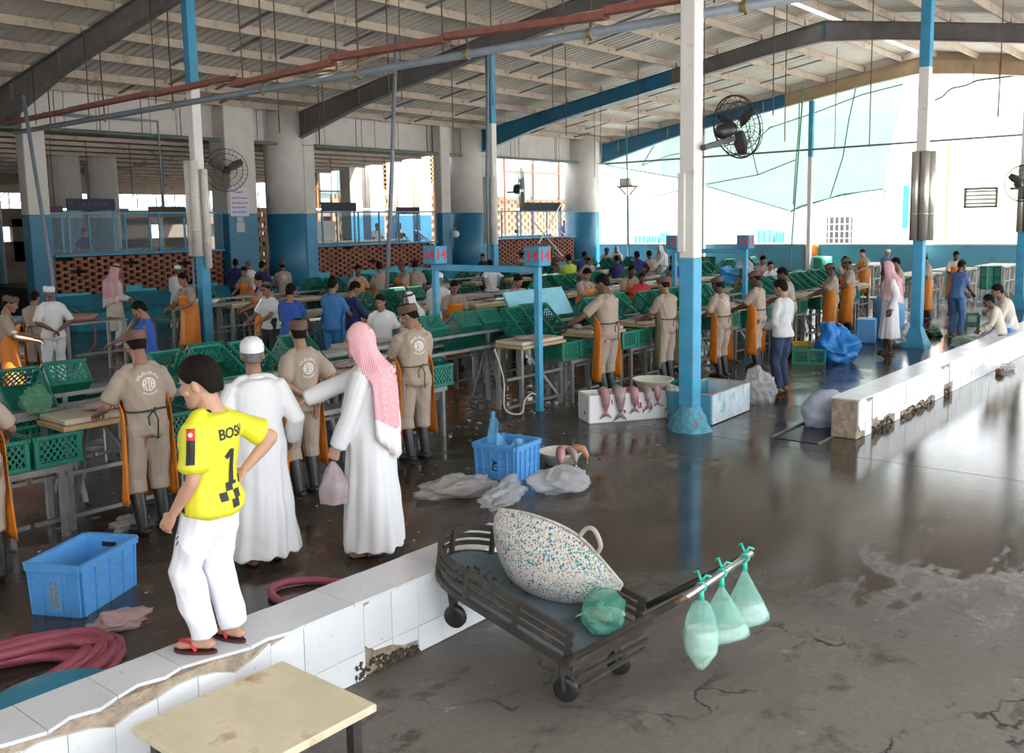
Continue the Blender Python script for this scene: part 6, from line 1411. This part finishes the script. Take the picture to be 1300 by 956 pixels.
q = MB(); q.tube([sack(1)(u, 0) for u in np.linspace(.0, 1, 26)], .011, 6); q.tube([sack(1)(1, v) for v in np.linspace(0, 1, 5)], .01, 6); q.obj('hem', mat('sack_hem', (.45, .43, .40), .7, .3, 40), o, True)
hp0 = sack(1)(.60, 0); hp1 = sack(1)(.76, 0); q = MB(); q.tube(smoothp([hp0, hp0-dn*.07+sx_*.02, (hp0+hp1)/2-dn*.10, hp1-dn*.06, hp1+nn*.01]), .014, 8); q.obj('handle', mat('handle_cloth', (.42, .36, .32), .8), o, True)
# green bag of fish at the cart's end
gb = np.array(at(775, 790, .36)); o = crumple('plastic_bag', (gb[0], gb[1]+.05, gb[2]-.03), (.36, .26, .26), GRNP, 'green tinted bag of fish beside the woven sack on the cart', seed=61, amp=.1, rz_=.5, contents=(mat('fish_silver', (.45, .45, .38), .35, .4, 14), 4))
# three bags knotted on the handle
TEAL = mat('teal_bag', (.40, .80, .70), .2, .08, 6, alpha=.42, transl=.45, bump=.35, bscale=14, stretch=(5, 5, .6)); TK = mat('teal_knot', (.03, .50, .36), .4); FILL = mat('bag_fill', (.66, .68, .66), .5, .25, 18, bump=.6, bscale=40, dirt=((.30, .18, .18), .3, 24))
for i, (t, L_, w_, dpt, tri, lab) in enumerate(((.22, .44, .185, .14, 0, 'nearest teal bag on the cart handle, long and full of white fish'), (.55, .38, .29, .12, 1, 'middle teal bag on the cart handle, wide with a little fish at its bottom'), (.95, .39, .27, .13, 1, 'farthest teal bag on the cart handle, half full'))):
    K = h1+(h2-h1)*t; bgo = empty('plastic_bag', tuple(K), -1.05, lab, 'bag'); q = MB()
    for a, b_ in (((0, 0, .03), (.05, .02, .045)), ((0, 0, .03), (-.035, .03, .06))): q.tube([a, ((a[0]+b_[0])/2, b_[1], b_[2]+.01), b_], .008, 5)
    q.tube([(.022*math.cos(a), .0, .022*math.sin(a)+.0) for a in np.linspace(0, 2*math.pi, 10)], .008, 5); q.tube([(0, 0, -.02), (0, 0, -.07)], [.012, .016], 8); q.obj('knot', TK, bgo, True)
    q = MB(); q2 = MB()
    def prof(v):
        if not tri: return [(0, .016), (.06, .075), (.25, .125), (.55, .165), (.75, .150), (.92, .075), (1, .03)], v
        return [(0, .016), (.06, .03), (.3, .105), (.6, .20), (.85, .27), (.96, .27), (1, .2)], v
    def rad(v):
        P_ = prof(v)[0]
        for (a, ra), (b_, rb) in zip(P_, P_[1:]):
            if v <= b_: return ra+(rb-ra)*(v-a)/(b_-a)
        return P_[-1][1]
    mx = .165 if not tri else .27
    def surf(u, v, k=1.):
        a = 2*math.pi*u; r_ = rad(v)/mx*w_/2*k; f = 1+.06*math.sin(9*a+i)*(1-v*.6); return np.array((math.cos(a)*r_*f, math.sin(a)*r_*f*(dpt/w_ if v > .2 else 1)+0, -.065-v*(L_-.065)*k**.1+(.0 if not tri else .03*math.cos(a)*v)))
    q.grid(lambda u, v: surf(u, v), 30, 22, wrap=True); n0 = len(q.V); q.add([surf(k/30, 1) for k in range(30)], [tuple(range(30))]); q.obj('film', TEAL, bgo, True)
    v0 = .42 if not tri else (.74 if i == 1 else .62); q2.grid(lambda u, v: surf(u, v0+(.97-v0)*v, .93), 18, 9, wrap=True); q2.add([surf(k/18, v0, .93) for k in range(18)], [tuple(range(18))[::-1]]); q2.add([surf(k/18, .97, .93) for k in range(18)], [tuple(range(18))]); q2.obj('contents', FILL, bgo, True)
# ---------------------------------------------------------------- the people
def hp(px, py, h):
    # stand the person where the head shows, on the aisle side of the nearest table row; z carries the height that fits
    P = at(px, py, h*.985)
    for yc, xa, xb, _n in rows:
        if xa-1 < P.x < xb+1 and abs(P.y-yc) < 1.45:
            best = None
            for yt in (yc-1.47, yc+1.47):
                t = yt/P.y; hh = (2.6-(2.6-h*.985)*t)/.985; e = abs(hh-1.66)+abs(t-1)*.6
                if best is None or e < best[0]: best = (e, t, hh)
            h = max(1.46, min(1.84, best[2])); P = Vector((P.x*best[1], P.y*best[1], 0))
    P.z = h; return P
def wk(label, P, face=90, **k):
    col = dict(k.pop('colors', {})); k.setdefault('skin', rp_.choice(['brown', 'brown', 'dark', 'tan'])); k.setdefault('hair', 'short'); k.setdefault('seed', rp_.randint(1, 9999))
    k.setdefault('arms', rp_.choice(['work', 'work2', 'work'])); k.setdefault('lean', rp_.uniform(4, 12)); k.setdefault('head', (rp_.uniform(-12, 12), rp_.uniform(-24, -10))); k.setdefault('group', 'market workers in beige')
    if k.pop('nocap', False): col['cap'] = False
    if len(P) > 2 and P[2] > 1.2: k['h'] = P[2]
    f = R(face); P = Vector((P[0], P[1], k.pop('z', 0))); off = k.pop('headoff', 0); P -= Vector((math.cos(f), math.sin(f), 0))*off
    return person(label, P, face, outfit='worker', colors=col, **k)
rp_ = random.Random(77)
def man(label, P, face, outfit, colors, **k):
    k.setdefault('seed', rp_.randint(1, 9999)); k.setdefault('lean', 3); z = k.pop('z', 0)
    if len(P) > 2 and P[2] > 1.2: k['h'] = P[2]
    return person(label, Vector((P[0], P[1], z)), face, outfit=outfit, colors=colors, **k)
YEL = mat('jersey_yellow', (.66, .64, .03), .65, .05, 6); TRK = mat('white_track_trousers', (.74, .75, .82), .7, .02, 5); JBLK = mat('jersey_black', (.015, .015, .02), .6); JRED = mat('jersey_red', (.6, .02, .03), .6); WCAP = mat('white_cap', (.75, .75, .77), .8, .03, 20); MAROON = mat('maroon_sole', (.07, .012, .016), .6)
# --- the boy on the low wall
def text_shapes(s, size):
    cu = bpy.data.curves.new('txt', 'FONT'); cu.body = s; cu.size = size; cu.align_x = 'CENTER'; cu.align_y = 'CENTER'; cu.offset = size*.02
    t = bpy.data.objects.new('txt', cu); TMP.collection.objects.link(t); me = evalmesh(t); bpy.data.objects.remove(t)
    import bmesh
    bm = bmesh.new(); bm.from_mesh(me); bmesh.ops.triangulate(bm, faces=bm.faces[:]); bmesh.ops.subdivide_edges(bm, edges=[e for e in bm.edges if e.calc_length() > size*.25], cuts=2); bmesh.ops.triangulate(bm, faces=bm.faces[:]); bm.verts.index_update()
    r = ([(v.co.x, v.co.y) for v in bm.verts], [tuple(v.index for v in f.verts) for f in bm.faces]); bm.free(); return r
def rect(x0, y0, x1, y1, n=5):
    V = []; F = []
    for j in range(n+1):
        for i in range(3): V.append((x0+(x1-x0)*i/2, y0+(y1-y0)*j/n))
    for j in range(n):
        for i in range(2): a = j*3+i; F.append((a, a+1, a+4, a+3))
    return (V, F)
def boy_extra(c):
    sh = [o for o in c['root'].children if o.name.startswith('shirt')][0]; cc, fw = c['sp'](.365); up = np.cross(c['X'], fw)
    decal(c, sh, [text_shapes('BOSH', .085)], JBLK, 'name_print', cc+up*.03+c['X']*.012, c['X'], up, -fw)
    decal(c, sh, [stroke(0, -.10, 0, .10, .034), stroke(0, .095, -.045, .055, .03), stroke(-.04, -.1, .04, -.1, .02)], JBLK, 'number_print', cc-up*.16-c['X']*.005, c['X'], up, -fw)
    sq = [rect(-.05, -.30, 0, -.25, 2), rect(0, -.35, .05, -.30, 2), rect(-.10, -.35, -.05, -.30, 2), rect(-.03, -.40, .03, -.35, 2), rect(.07, -.28, .11, -.23, 2)]
    decal(c, sh, sq, JBLK, 'check_print', cc, c['X'], up, -fw)
    e, s_ = c['el'][1], c['sh'][1]; d = unit(e-s_); n_ = unit(np.array((-.85, -.45, .1))); n_ = unit(n_-d*(n_ @ d)); r_ = np.cross(d, n_)
    decal(c, sh, [rect(-.024, -.03, .024, .17, 8)], JBLK, 'sleeve_stripe', s_+d*.03, r_, d, n_, .003)
    decal(c, sh, [rect(-.023, -.025, .023, .035, 3)], JRED, 'sleeve_badge', s_+d*.03, r_, d, n_, .006)
    decal(c, sh, [arc(0, .005, .0, .013, 0, 6.28, 8)], WHITEC, 'badge_mark', s_+d*.03, r_, d, n_, .008)
    decal(c, sh, [rect(-.02, -.42, .02, -.22, 6), rect(.0, -.22, .03, -.12, 3)], JBLK, 'side_print', cc, unit(np.array((.3, 1, 0))), up, unit(np.array((-1, .3, 0))))
    col_ = [o for o in c['root'].children if o.name.startswith('collar')][0]; col_.data.materials.clear(); col_.data.materials.append(JBLK)
    tr = [o for o in c['root'].children if o.name.startswith('trousers')][0]; kn = c['kn'][1]
    decal(c, tr, [stroke(-.015, .03, .015, .0, .008), stroke(-.015, .0, .015, -.03, .008), stroke(-.01, .05, .01, .04, .006)], mat('navy_mark', (.02, .02, .12), .6), 'small_mark', c['hips'][1]*.55+kn*.45+np.array((0, .05, 0)), (0, 1, 0), (0, 0, 1), (-1, 0, 0))
    for o in c['root'].children:
        if o.name.startswith('sandal'):
            for s_ in o.children: s_.data.materials.clear(); s_.data.materials.append(JRED)
P = at(281, 821, .481)
person('boy in a yellow and black football shirt and white trousers standing on the low wall', P, 111, h=1.47, lod=0, skin='light', outfit='shirt', hair='thick', hsc=1.16, lean=-3, hunch=6, head=(12, -14), arms=((.17, -.10, 1.03), (-.23, .10, .86)), elbow=((.75, -.8, 0), (-.3, -.9, -.3)), hands=('grip', 'relax'), palm=((-1, .3, 0), (1, 0, 0)), seed=5, colors=dict(shirt=YEL, trousers=TRK, shoe=MAROON, sl=.76, slr=.086, hem=-.12, lw=1.26, bulk=.038), feet=((.10, -.03, .10), (-.09, .05, .10)), extra=boy_extra)
# --- group at the first table
man('man in a long white robe and white cap, back turned, next to the boy', at(336, 714), 72, 'thobe', dict(cap=WCAP, w=.275, d=.22, cuff=.066, hem=.09, bulk=.05), h=1.76, lod=0, skin='tan', hair='grey', arms=((.29, .12, .90), (-.26, .20, .95)), elbow=((.45, -.9, -.3), (-.5, -.8, -.3)), head=(-14, -4), seed=21, lean=2, belly=.02)
wk('worker with hands clasped behind his back, between the two men in white robes', at(390, 628), 84, h=1.72, lod=0, arms='back', elbow=((1, -.35, -.2), (-1, -.35, -.2)), head=(-18, -6), lean=0, skin='tan', colors=dict(logo=True, tie=BELTG, sl=.8), seed=31, hands=('grip', 'relax'))
def bag_extra(c):
    w = c['wrist'][1]; d = unit(w-c['el'][1]); hnd = w+d*.085; q = MB(); r = random.Random(4); n = 20
    def fn(u, v):
        a = 2*math.pi*u; rr_ = .012+.085*min(1, v*1.7)**.8*(1-.25*max(0, v-.8)); f = 1+.14*math.sin(5*a+4*v)+.07*math.sin(11*a+3); return hnd+np.array((math.cos(a)*rr_*f*.8, math.sin(a)*rr_*f, -.02-.30*v))
    q.grid(fn, n, 16, wrap=True); b_ = len(q.V); q.add([fn(k/n, 1) for k in range(n)], [tuple(range(n))])
    M = c['root'].matrix_basis; q.V = [tuple(M @ Vector(v)) for v in q.V]; tag(q.obj('plastic_bag', mat('pinkish_clear', (.70, .58, .62), .25, .12, 9, alpha=.6, transl=.3, bump=.6, bscale=26), None, True), 'clear pinkish bag hanging from the hand of the man in the red checked head cloth', 'bag')
def glasses(c):
    q = MB(); Hm, hc, hs = c['Hm'], c['hc'], c['hs']
    for s in (-1, 1):
        q.tube([hc+Hm @ (np.array((s*.033+.021*math.cos(a), .098, .002+.016*math.sin(a)))*hs) for a in np.linspace(0, 6.28, 13)], .002, 4); q.tube([hc+Hm @ (np.array((s*.055, .096, .006))*hs), hc+Hm @ (np.array((s*.08, .0, .008))*hs)], .0022, 4)
    q.tube([hc+Hm @ (np.array((-.012, .1, .004))*hs), hc+Hm @ (np.array((.012, .1, .004))*hs)], .002, 4); q.obj('glasses', mat('gold_wire', (.4, .28, .08), .3, metal=.8), c['root'])
def gh_extra(c): bag_extra(c); glasses(c)
gh = man('man in white robe and red checked head cloth holding a clear bag', at(476, 701), 124, 'thobe', dict(ghutra=REDCHK, w=.26, d=.22, tails=.62, hem=.07, style='tail', bulk=.035), h=1.84, lod=0, skin='light', arms=((.02, .52, 1.13), (-.20, .20, .82)), elbow=((.9, -.2, -.5), (-.4, -.9, -.2)), hands=('flat', 'grip'), head=(4, -6), seed=41, belly=.05, lean=2, extra=gh_extra)
wk('worker with olive waist tie, right of the man in the red checked head cloth', at(531, 584), 74, h=1.74, lod=0, head=(38, -24), lean=7, skin='tan', seed=51, colors=dict(logo=True, tie=BELTG))
wk('worker with white back badge and black waist tie, just left of the boy', at(196, 675), 84, h=1.76, lod=0, head=(-6, -22), lean=9, skin='tan', seed=61, colors=dict(logo=True), arms=((.22, .36, 1.0), (-.26, .34, 1.0)))
wk('worker bending at the left edge so that only his arm and side show', (2.64, 7.40), 84, h=1.72, lod=1, lean=30, arms=((.34, .46, .98), (-.1, .5, .95)), seed=71)
# --- left background
wk('worker facing right at the table on the left edge', hp(0, 377, 1.68), -25, lod=1, h=1.68, lean=10)
wk('worker half hidden behind the man in white with clasped hands', hp(40, 372, 1.56), 40, lod=1, h=1.62, lean=8, nocap=True)
man('man in white shirt and trousers and white cap, hands clasped behind his back', at(73, 492), 80, 'shirt', dict(shirt=WHITEC, trousers=WHITEC, cap=WCAP, hem=-.2, sl=.95), h=1.70, lod=1, skin='brown', hair='grey', arms='back', elbow=((1, -.3, -.2), (-1, -.3, -.2)), head=(10, 0))
man('man in a cream tunic, white trousers and pink checked head cloth by the blue trough', at(150, 446), -42, 'thobe', dict(cloth=CREAMC, ghutra=REDSOFT, agal=BLACK, hem=.42, pants=WHITEC, w=.22, d=.19, tails=.5), h=1.88, lod=1, skin='tan', arms=((.02, .26, 1.02), (-.02, .27, 1.0)), head=(0, -18))
man('young man in a royal blue shirt resting his face on one hand', (6.75, 12.3), 150, 'shirt', dict(shirt=ROYAL, sl=.7), h=1.62, lod=1, skin='tan', arms=((.03, .19, 1.42), (-.05, .55, 1.08)), elbow=((.3, .6, -.8), (-.5, -.3, -.8)), head=(0, -24), lean=8, hair='short')
man('old man in white with a white cap behind the table left of the first column', hp(224, 338, 1.68), 40, 'thobe', dict(cap=WCAP), h=1.68, lod=2, skin='brown', hair='grey', arms='front')
wk('bare headed worker in orange apron facing us beside the left column', hp(239, 347, 1.66), 190, lod=1, h=1.66, nocap=True, skin='tan')
man('man in a navy shirt with his back turned, before the notice column', hp(299, 330, 1.7), 60, 'shirt', dict(shirt=NAVY), h=1.7, lod=2, skin='brown')
man('man in white behind the table, just right of the navy shirt by the notice column', hp(317, 332, 1.66), 100, 'shirt', dict(shirt=WHITEC), h=1.66, lod=2, skin='tan', hair='grey')
wk('moustached worker facing left at the farthest row under the notice', hp(313, 339, 1.62), 200, lod=2, h=1.62, nocap=True, skin='tan')
man('man in navy peering over the farthest row at the round column', hp(331, 333, 1.7), 20, 'shirt', dict(shirt=NAVY), h=1.7, lod=2, skin='tan')
wk('worker with a pale badge standing against the thick round column, back turned', hp(359, 333, 1.68), 70, lod=1, h=1.68, colors=dict(logo=True, apron=False))
wk('worker in orange apron facing left, behind the second row left of the sunglasses man', hp(333, 350, 1.66), 160, lod=1, h=1.66, nocap=True, colors=dict(tie=BELTG))
def shades(c):
    q = MB(); Hm, hc, hs = c['Hm'], c['hc'], c['hs']
    for s in (-1, 1): q.box(hc+Hm @ (np.array((s*.032, .094, .004))*hs), (.045, .012, .028), rot=Hm)
    q.obj('sunglasses', BLACK, c['root'])
man('man in sunglasses and a pale shirt beside the royal blue shirt', hp(341, 360, 1.64), 190, 'shirt', dict(shirt=WHITEC), h=1.66, lod=1, skin='tan', extra=shades)
man('man in a royal blue polo shirt with an orange collar, back three quarters turned', hp(367, 363, 1.66), 30, 'shirt', dict(shirt=ROYAL, collar=ORANGE), h=1.68, lod=1, skin='tan', hair='thick')
man('man in pale blue scrubs and blue apron at the middle row', hp(420, 354, 1.72), 20, 'shirt', dict(shirt=SCRUB, trousers=SCRUB, apron=SCRUB), h=1.72, lod=1, skin='tan')
man('man in dark navy overalls looking down, beside the pale blue scrubs', hp(446, 359, 1.64), -20, 'shirt', dict(shirt=NAVY, trousers=NAVY, long=True), h=1.66, lod=1, skin='tan', head=(0, -22), arms='work')
man('man in a white shirt facing us behind the leaning drop pipe', hp(484, 375, 1.58), 215, 'shirt', dict(shirt=WHITEC), h=1.62, lod=1, skin='tan', head=(-10, -14), arms='down')
man('man in white robe and white head cloth with black cord behind the turned head worker', hp(523, 372, 1.58), 175, 'thobe', dict(ghutra=mat('white_head_cloth', (.78, .78, .8), .8), agal=BLACK, tails=.4), h=1.66, lod=1, skin='tan', head=(0, -16), arms='front')
man('man in a white robe standing behind the left post of the number frame', hp(556, 348, 1.68), 30, 'thobe', dict(cap=WCAP), h=1.68, lod=1, skin='tan', hair='grey', arms='front')
def redglove(c):
    hv, hf = HANDS[(1, 'grip')]; q = MB(); d = unit(c['wrist'][1]-c['el'][1]); zz = unit(np.array((0, .3, 1.))-d*d[2]); A = np.column_stack([np.cross(d, zz), d, zz]); h2 = hv*1.25; h2[:, 0] *= -1; q.add(h2 @ A.T+c['wrist'][1], [f[::-1] for f in hf]); q.obj('glove', RED, c['root'], True)
wk('bare headed worker in orange apron with a red glove cutting fish inside the number frame', hp(574, 356, 1.62), 240, lod=1, h=1.66, nocap=True, skin='tan', lean=10, extra=redglove, head=(0, -26))
wk('bare headed worker in orange apron at the right post of the number frame', hp(654, 350, 1.64), 265, lod=1, h=1.66, nocap=True, skin='tan', head=(0, -24))
man('man in a white shirt and dark trousers turned away behind the number frame', hp(623, 331, 1.66), 60, 'shirt', dict(shirt=WHITEC), h=1.68, lod=1, skin='brown', arms='hips')
wk('worker facing us at the farthest row, left of the drop pipe', hp(452, 337, 1.64), 250, lod=2, h=1.64, nocap=True)
wk('worker with back turned in the farthest row, left of the long drop pipe', hp(483, 334, 1.68), 75, lod=2, h=1.68, nocap=True)
wk('worker turned left in the farthest row, right of the long drop pipe', hp(513, 332, 1.66), 160, lod=2, h=1.66)
wk('tall worker with dark waist tie in the farthest row, right of the long drop pipe', hp(527, 332, 1.70), 50, lod=1, h=1.72, nocap=True)
man('man in navy bending beside the deep blue round column', hp(616, 321, 1.6), 200, 'shirt', dict(shirt=NAVY), h=1.66, lod=2, skin='tan', lean=25)
wk('worker before the pierced brick screen, back turned', hp(664, 319, 1.72), 80, lod=2, h=1.72)
wk('worker in orange apron behind the second number box, facing left', hp(701, 319, 1.70), 170, lod=2, h=1.70)
wk('worker bending left of the lime green shirt', hp(713, 326, 1.62), 150, lod=1, h=1.66, lean=18)
man('man in a lime green shirt and black trousers seen from behind', hp(723, 324, 1.70), 65, 'shirt', dict(shirt=LIME, long=False), h=1.72, lod=1, skin='tan', arms='work')
wk('bare headed worker in orange apron looking down, right of the right frame post', hp(741, 341, 1.68), 255, lod=1, h=1.70, nocap=True, skin='tan', head=(0, -28), arms=((.1, .45, 1.15), (-.2, .4, 1.2)))
man('man in royal blue by the light blue grid panel', hp(742, 320, 1.66), 40, 'shirt', dict(shirt=ROYAL), h=1.66, lod=2, skin='tan')
wk('worker with back turned, right of the lime green shirt', hp(748, 325, 1.66), 70, lod=2, h=1.66)
wk('worker in orange apron facing us, holding a green crate near the corner column', hp(768, 315, 1.63), 245, lod=2, h=1.63)
man('man in white robe and white cloth at the blue wall, left one', hp(783, 313, 1.7), 200, 'thobe', dict(ghutra=mat('white_head_cloth', (.78, .78, .8), .8)), h=1.7, lod=2, skin='tan')
man('man in white robe and white cloth at the blue wall beside the number box', hp(840, 312, 1.72), 150, 'thobe', dict(ghutra=mat('white_head_cloth', (.78, .78, .8), .8)), h=1.72, lod=2, skin='light')
man('man in a navy shirt facing away, nearest to the left of the middle column', hp(784, 325, 1.74), 60, 'shirt', dict(shirt=NAVY), h=1.74, lod=1, skin='brown', arms='work')
wk('large bare headed worker bending over his table, left of the worker on the foam box', hp(797, 336, 1.66), 235, lod=1, h=1.72, nocap=True, skin='dark', lean=20, hair='crop')
man('broad man in navy blue with elbow out, back turned, before the middle column', hp(810, 320, 1.68), 70, 'shirt', dict(shirt=NAVY), h=1.70, lod=1, skin='dark', arms='hips')
wk('worker with neat waist tie, back turned, beside the broad navy shirt', hp(826, 319, 1.66), 75, lod=1, h=1.68, nocap=True)
man('boy in a red and white shirt behind the tilted crates near the middle column', hp(814, 348, 1.48), 225, 'shirt', dict(shirt=RED), h=1.48, lod=1, skin='brown')
wk('bare headed worker looking down just left of the middle column', hp(852, 337, 1.63), 225, lod=1, h=1.66, nocap=True, skin='tan')
man('man in royal blue partly hidden by the middle column', hp(858, 325, 1.66), 100, 'shirt', dict(shirt=ROYAL), h=1.66, lod=2, skin='brown')
# --- front row right of the frame
def blackglove(c):
    hv, hf = HANDS[(1, 'grip')]; q = MB(); d = unit(c['wrist'][1]-c['el'][1]); zz = unit(np.array((0, .3, 1.))-d*d[2]); A = np.column_stack([np.cross(d, zz), d, zz]); h2 = hv*1.25; h2[:, 0] *= -1; q.add(h2 @ A.T+c['wrist'][1], [f[::-1] for f in hf]); q.obj('glove', BLACK, c['root'], True)
wk('tall worker with back turned standing behind the white foam box', (11.35, 7.72), 84, h=1.84, lod=0, lean=7, skin='brown', head=(20, -20), nocap=True, arms=((.25, .38, 1.0), (-.42, .36, 1.02)), extra=blackglove, seed=81)
wk('capped worker in plain beige with green apron edge, back turned, left of the middle column', hp(848, 353, 1.68), 80, h=1.70, lod=1, colors=dict(apronm=mat('olive_apron', (.20, .19, .10), .6)), seed=82)
wk('capped worker with a white back badge right of the middle column', at(917, 479), 80, h=1.66, lod=1, colors=dict(logo=True, tie=BELTG), seed=83, skin='dark')
wk('capped worker with black waist tie, second to the right of the middle column', at(962, 468), 95, h=1.70, lod=1, seed=84, skin='dark')
man('man in a pale grey long sleeved shirt and blue jeans, back turned', at(993, 498), 78, 'shirt', dict(shirt=mat('pale_grey_cotton', (.52, .53, .55), .85), trousers=JEANS, long=True, shoe=mat('brown_shoe', (.12, .05, .03), .6)), h=1.69, lod=1, skin='tan', arms='front', hair='thick', seed=85, head=(10, -12))
wk('worker in orange apron leaning left, just right of the man in jeans', hp(1004, 340, 1.68), 118, h=1.70, lod=1, lean=13, seed=86, nocap=True, skin='dark')
wk('capped worker in orange apron, left one of the pair above the blue bag', at(1056, 433), 122, h=1.64, lod=1, seed=87, skin='dark')
wk('capped worker in orange apron, right one of the pair above the blue bag', hp(1080, 328, 1.68), 120, h=1.68, lod=1, seed=88)
man('man in white tunic and pink checked head cloth, right of the blue bag', at(1128, 450), 118, 'thobe', dict(ghutra=REDSOFT, hem=.30, pants=None, w=.21, d=.18, tails=.45), h=1.76, lod=1, skin='dark', arms='down', seed=89)
wk('worker in orange apron and boots behind the man in the pink checked cloth', hp(1143, 328, 1.64), 118, h=1.66, lod=1, seed=90, nocap=True)
wk('worker in orange apron right of the far column', hp(1180, 322, 1.68), 120, h=1.68, lod=1, seed=91)
man('man in blue coveralls and black boots holding a dark bundle', at(1212, 428), -25, 'shirt', dict(shirt=KHAKI, trousers=KHAKI, shoe=BLACK), h=1.66, lod=1, skin='dark', hair='crop', arms=((.1, .38, .95), (-.1, .42, .92)), lean=10, head=(0, -16), seed=92)
wk('worker leaning over a far table behind the man in blue coveralls', hp(1213, 318, 1.64), 200, h=1.66, lod=2, lean=22, nocap=True, colors=dict(cloth=CREAMC))
wk('worker with white gloves on the far side, facing us above the second worker', hp(964, 325, 1.64), 250, h=1.66, lod=1, nocap=True, skin='tan')
man('man in white facing us beside the worker on the far side', hp(977, 333, 1.55), 230, 'shirt', dict(shirt=WHITEC), h=1.6, lod=2, skin='light')
wk('worker bending over crates on the far side right of the middle column', hp(945, 337, 1.5), 200, h=1.64, lod=2, lean=34)
wk('bare headed worker on the far side, between the pair in orange aprons', hp(1070, 326, 1.52), 240, h=1.58, lod=2, nocap=True, skin='light')
wk('worker in yellowish shirt and orange apron before the blue wall', hp(1098, 317, 1.6), 160, h=1.64, lod=2, nocap=True, skin='light', colors=dict(cloth=mat('yellowish_cotton', (.55, .48, .32), .85)))
man('man in a white cap and blue shirt before the blue wall', hp(1126, 317, 1.58), 225, 'shirt', dict(shirt=KHAKI, cap=WCAP), h=1.62, lod=2, skin='light', hair='grey')
man('man leaning behind a green table heap under the far blue wall', hp(1100, 322, 1.5), 225, 'shirt', dict(shirt=CREAMC), h=1.5, lod=2, skin='tan') if False else None
# --- pair seated on the low wall, facing the hall
for lab, px, hh, sd2, ck, arm in (('boy in a cream tunic sitting on the low wall', 1264, 1.38, 95, dict(shirt=CREAMC, trousers=mat('lilac_cotton', (.55, .53, .66), .8), long=True, sl=.9, hem=-.12), ((.12, .35, .72), (-.16, .38, .70))), ('grown man in a cream tunic sitting on the low wall behind the boy', 1284, 1.66, 96, dict(shirt=CREAMC, trousers=WHITEC, long=True, hem=-.12), ((.14, .36, .80), (-.14, .38, .80)))):
    P = at(px, 425 if sd2 == 95 else 420, .48); kk = hh/1.7
    person(lab, Vector((P.x, 4.06, 0)), 105, h=hh, lod=1, skin='brown' if sd2 == 95 else 'tan', outfit='shirt', hair='thick', arms=arm, lean=18, hunch=8, head=(8, -14), hipz=.48/kk+.10, feet=((.14, .50, .09), (-.12, .46, .09)), seed=sd2, colors=ck)
# --- figures inside the glazed stalls, on the raised stall floor
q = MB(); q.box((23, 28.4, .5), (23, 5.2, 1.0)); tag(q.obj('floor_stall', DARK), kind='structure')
for i, (px, py, lab) in enumerate(((528, 262, 'seller in navy stooping at the right end of the middle stall'), (716, 287, 'seller in navy seen through the right stall panes'), (742, 284, 'dark seller beside the corner column in the right stall'), (290, 290, 'seller in dark blue behind the panes beside the notice column'), (108, 300, 'seller in dark blue behind the left panes'), (478, 285, 'seller in white behind the middle panes'), (506, 290, 'seller in black behind the middle panes'))):
    P = atY(px, py, 27.6); man(lab, (P.x, 27.6), rp_.uniform(200, 300), 'shirt', dict(shirt=(NAVY, NAVY, DTROU, NAVY, NAVY, WHITEC, DTROU)[i]), h=1.66, lod=2, skin='brown', z=1.0, arms='work')
bpy.data.scenes.remove(TMP)
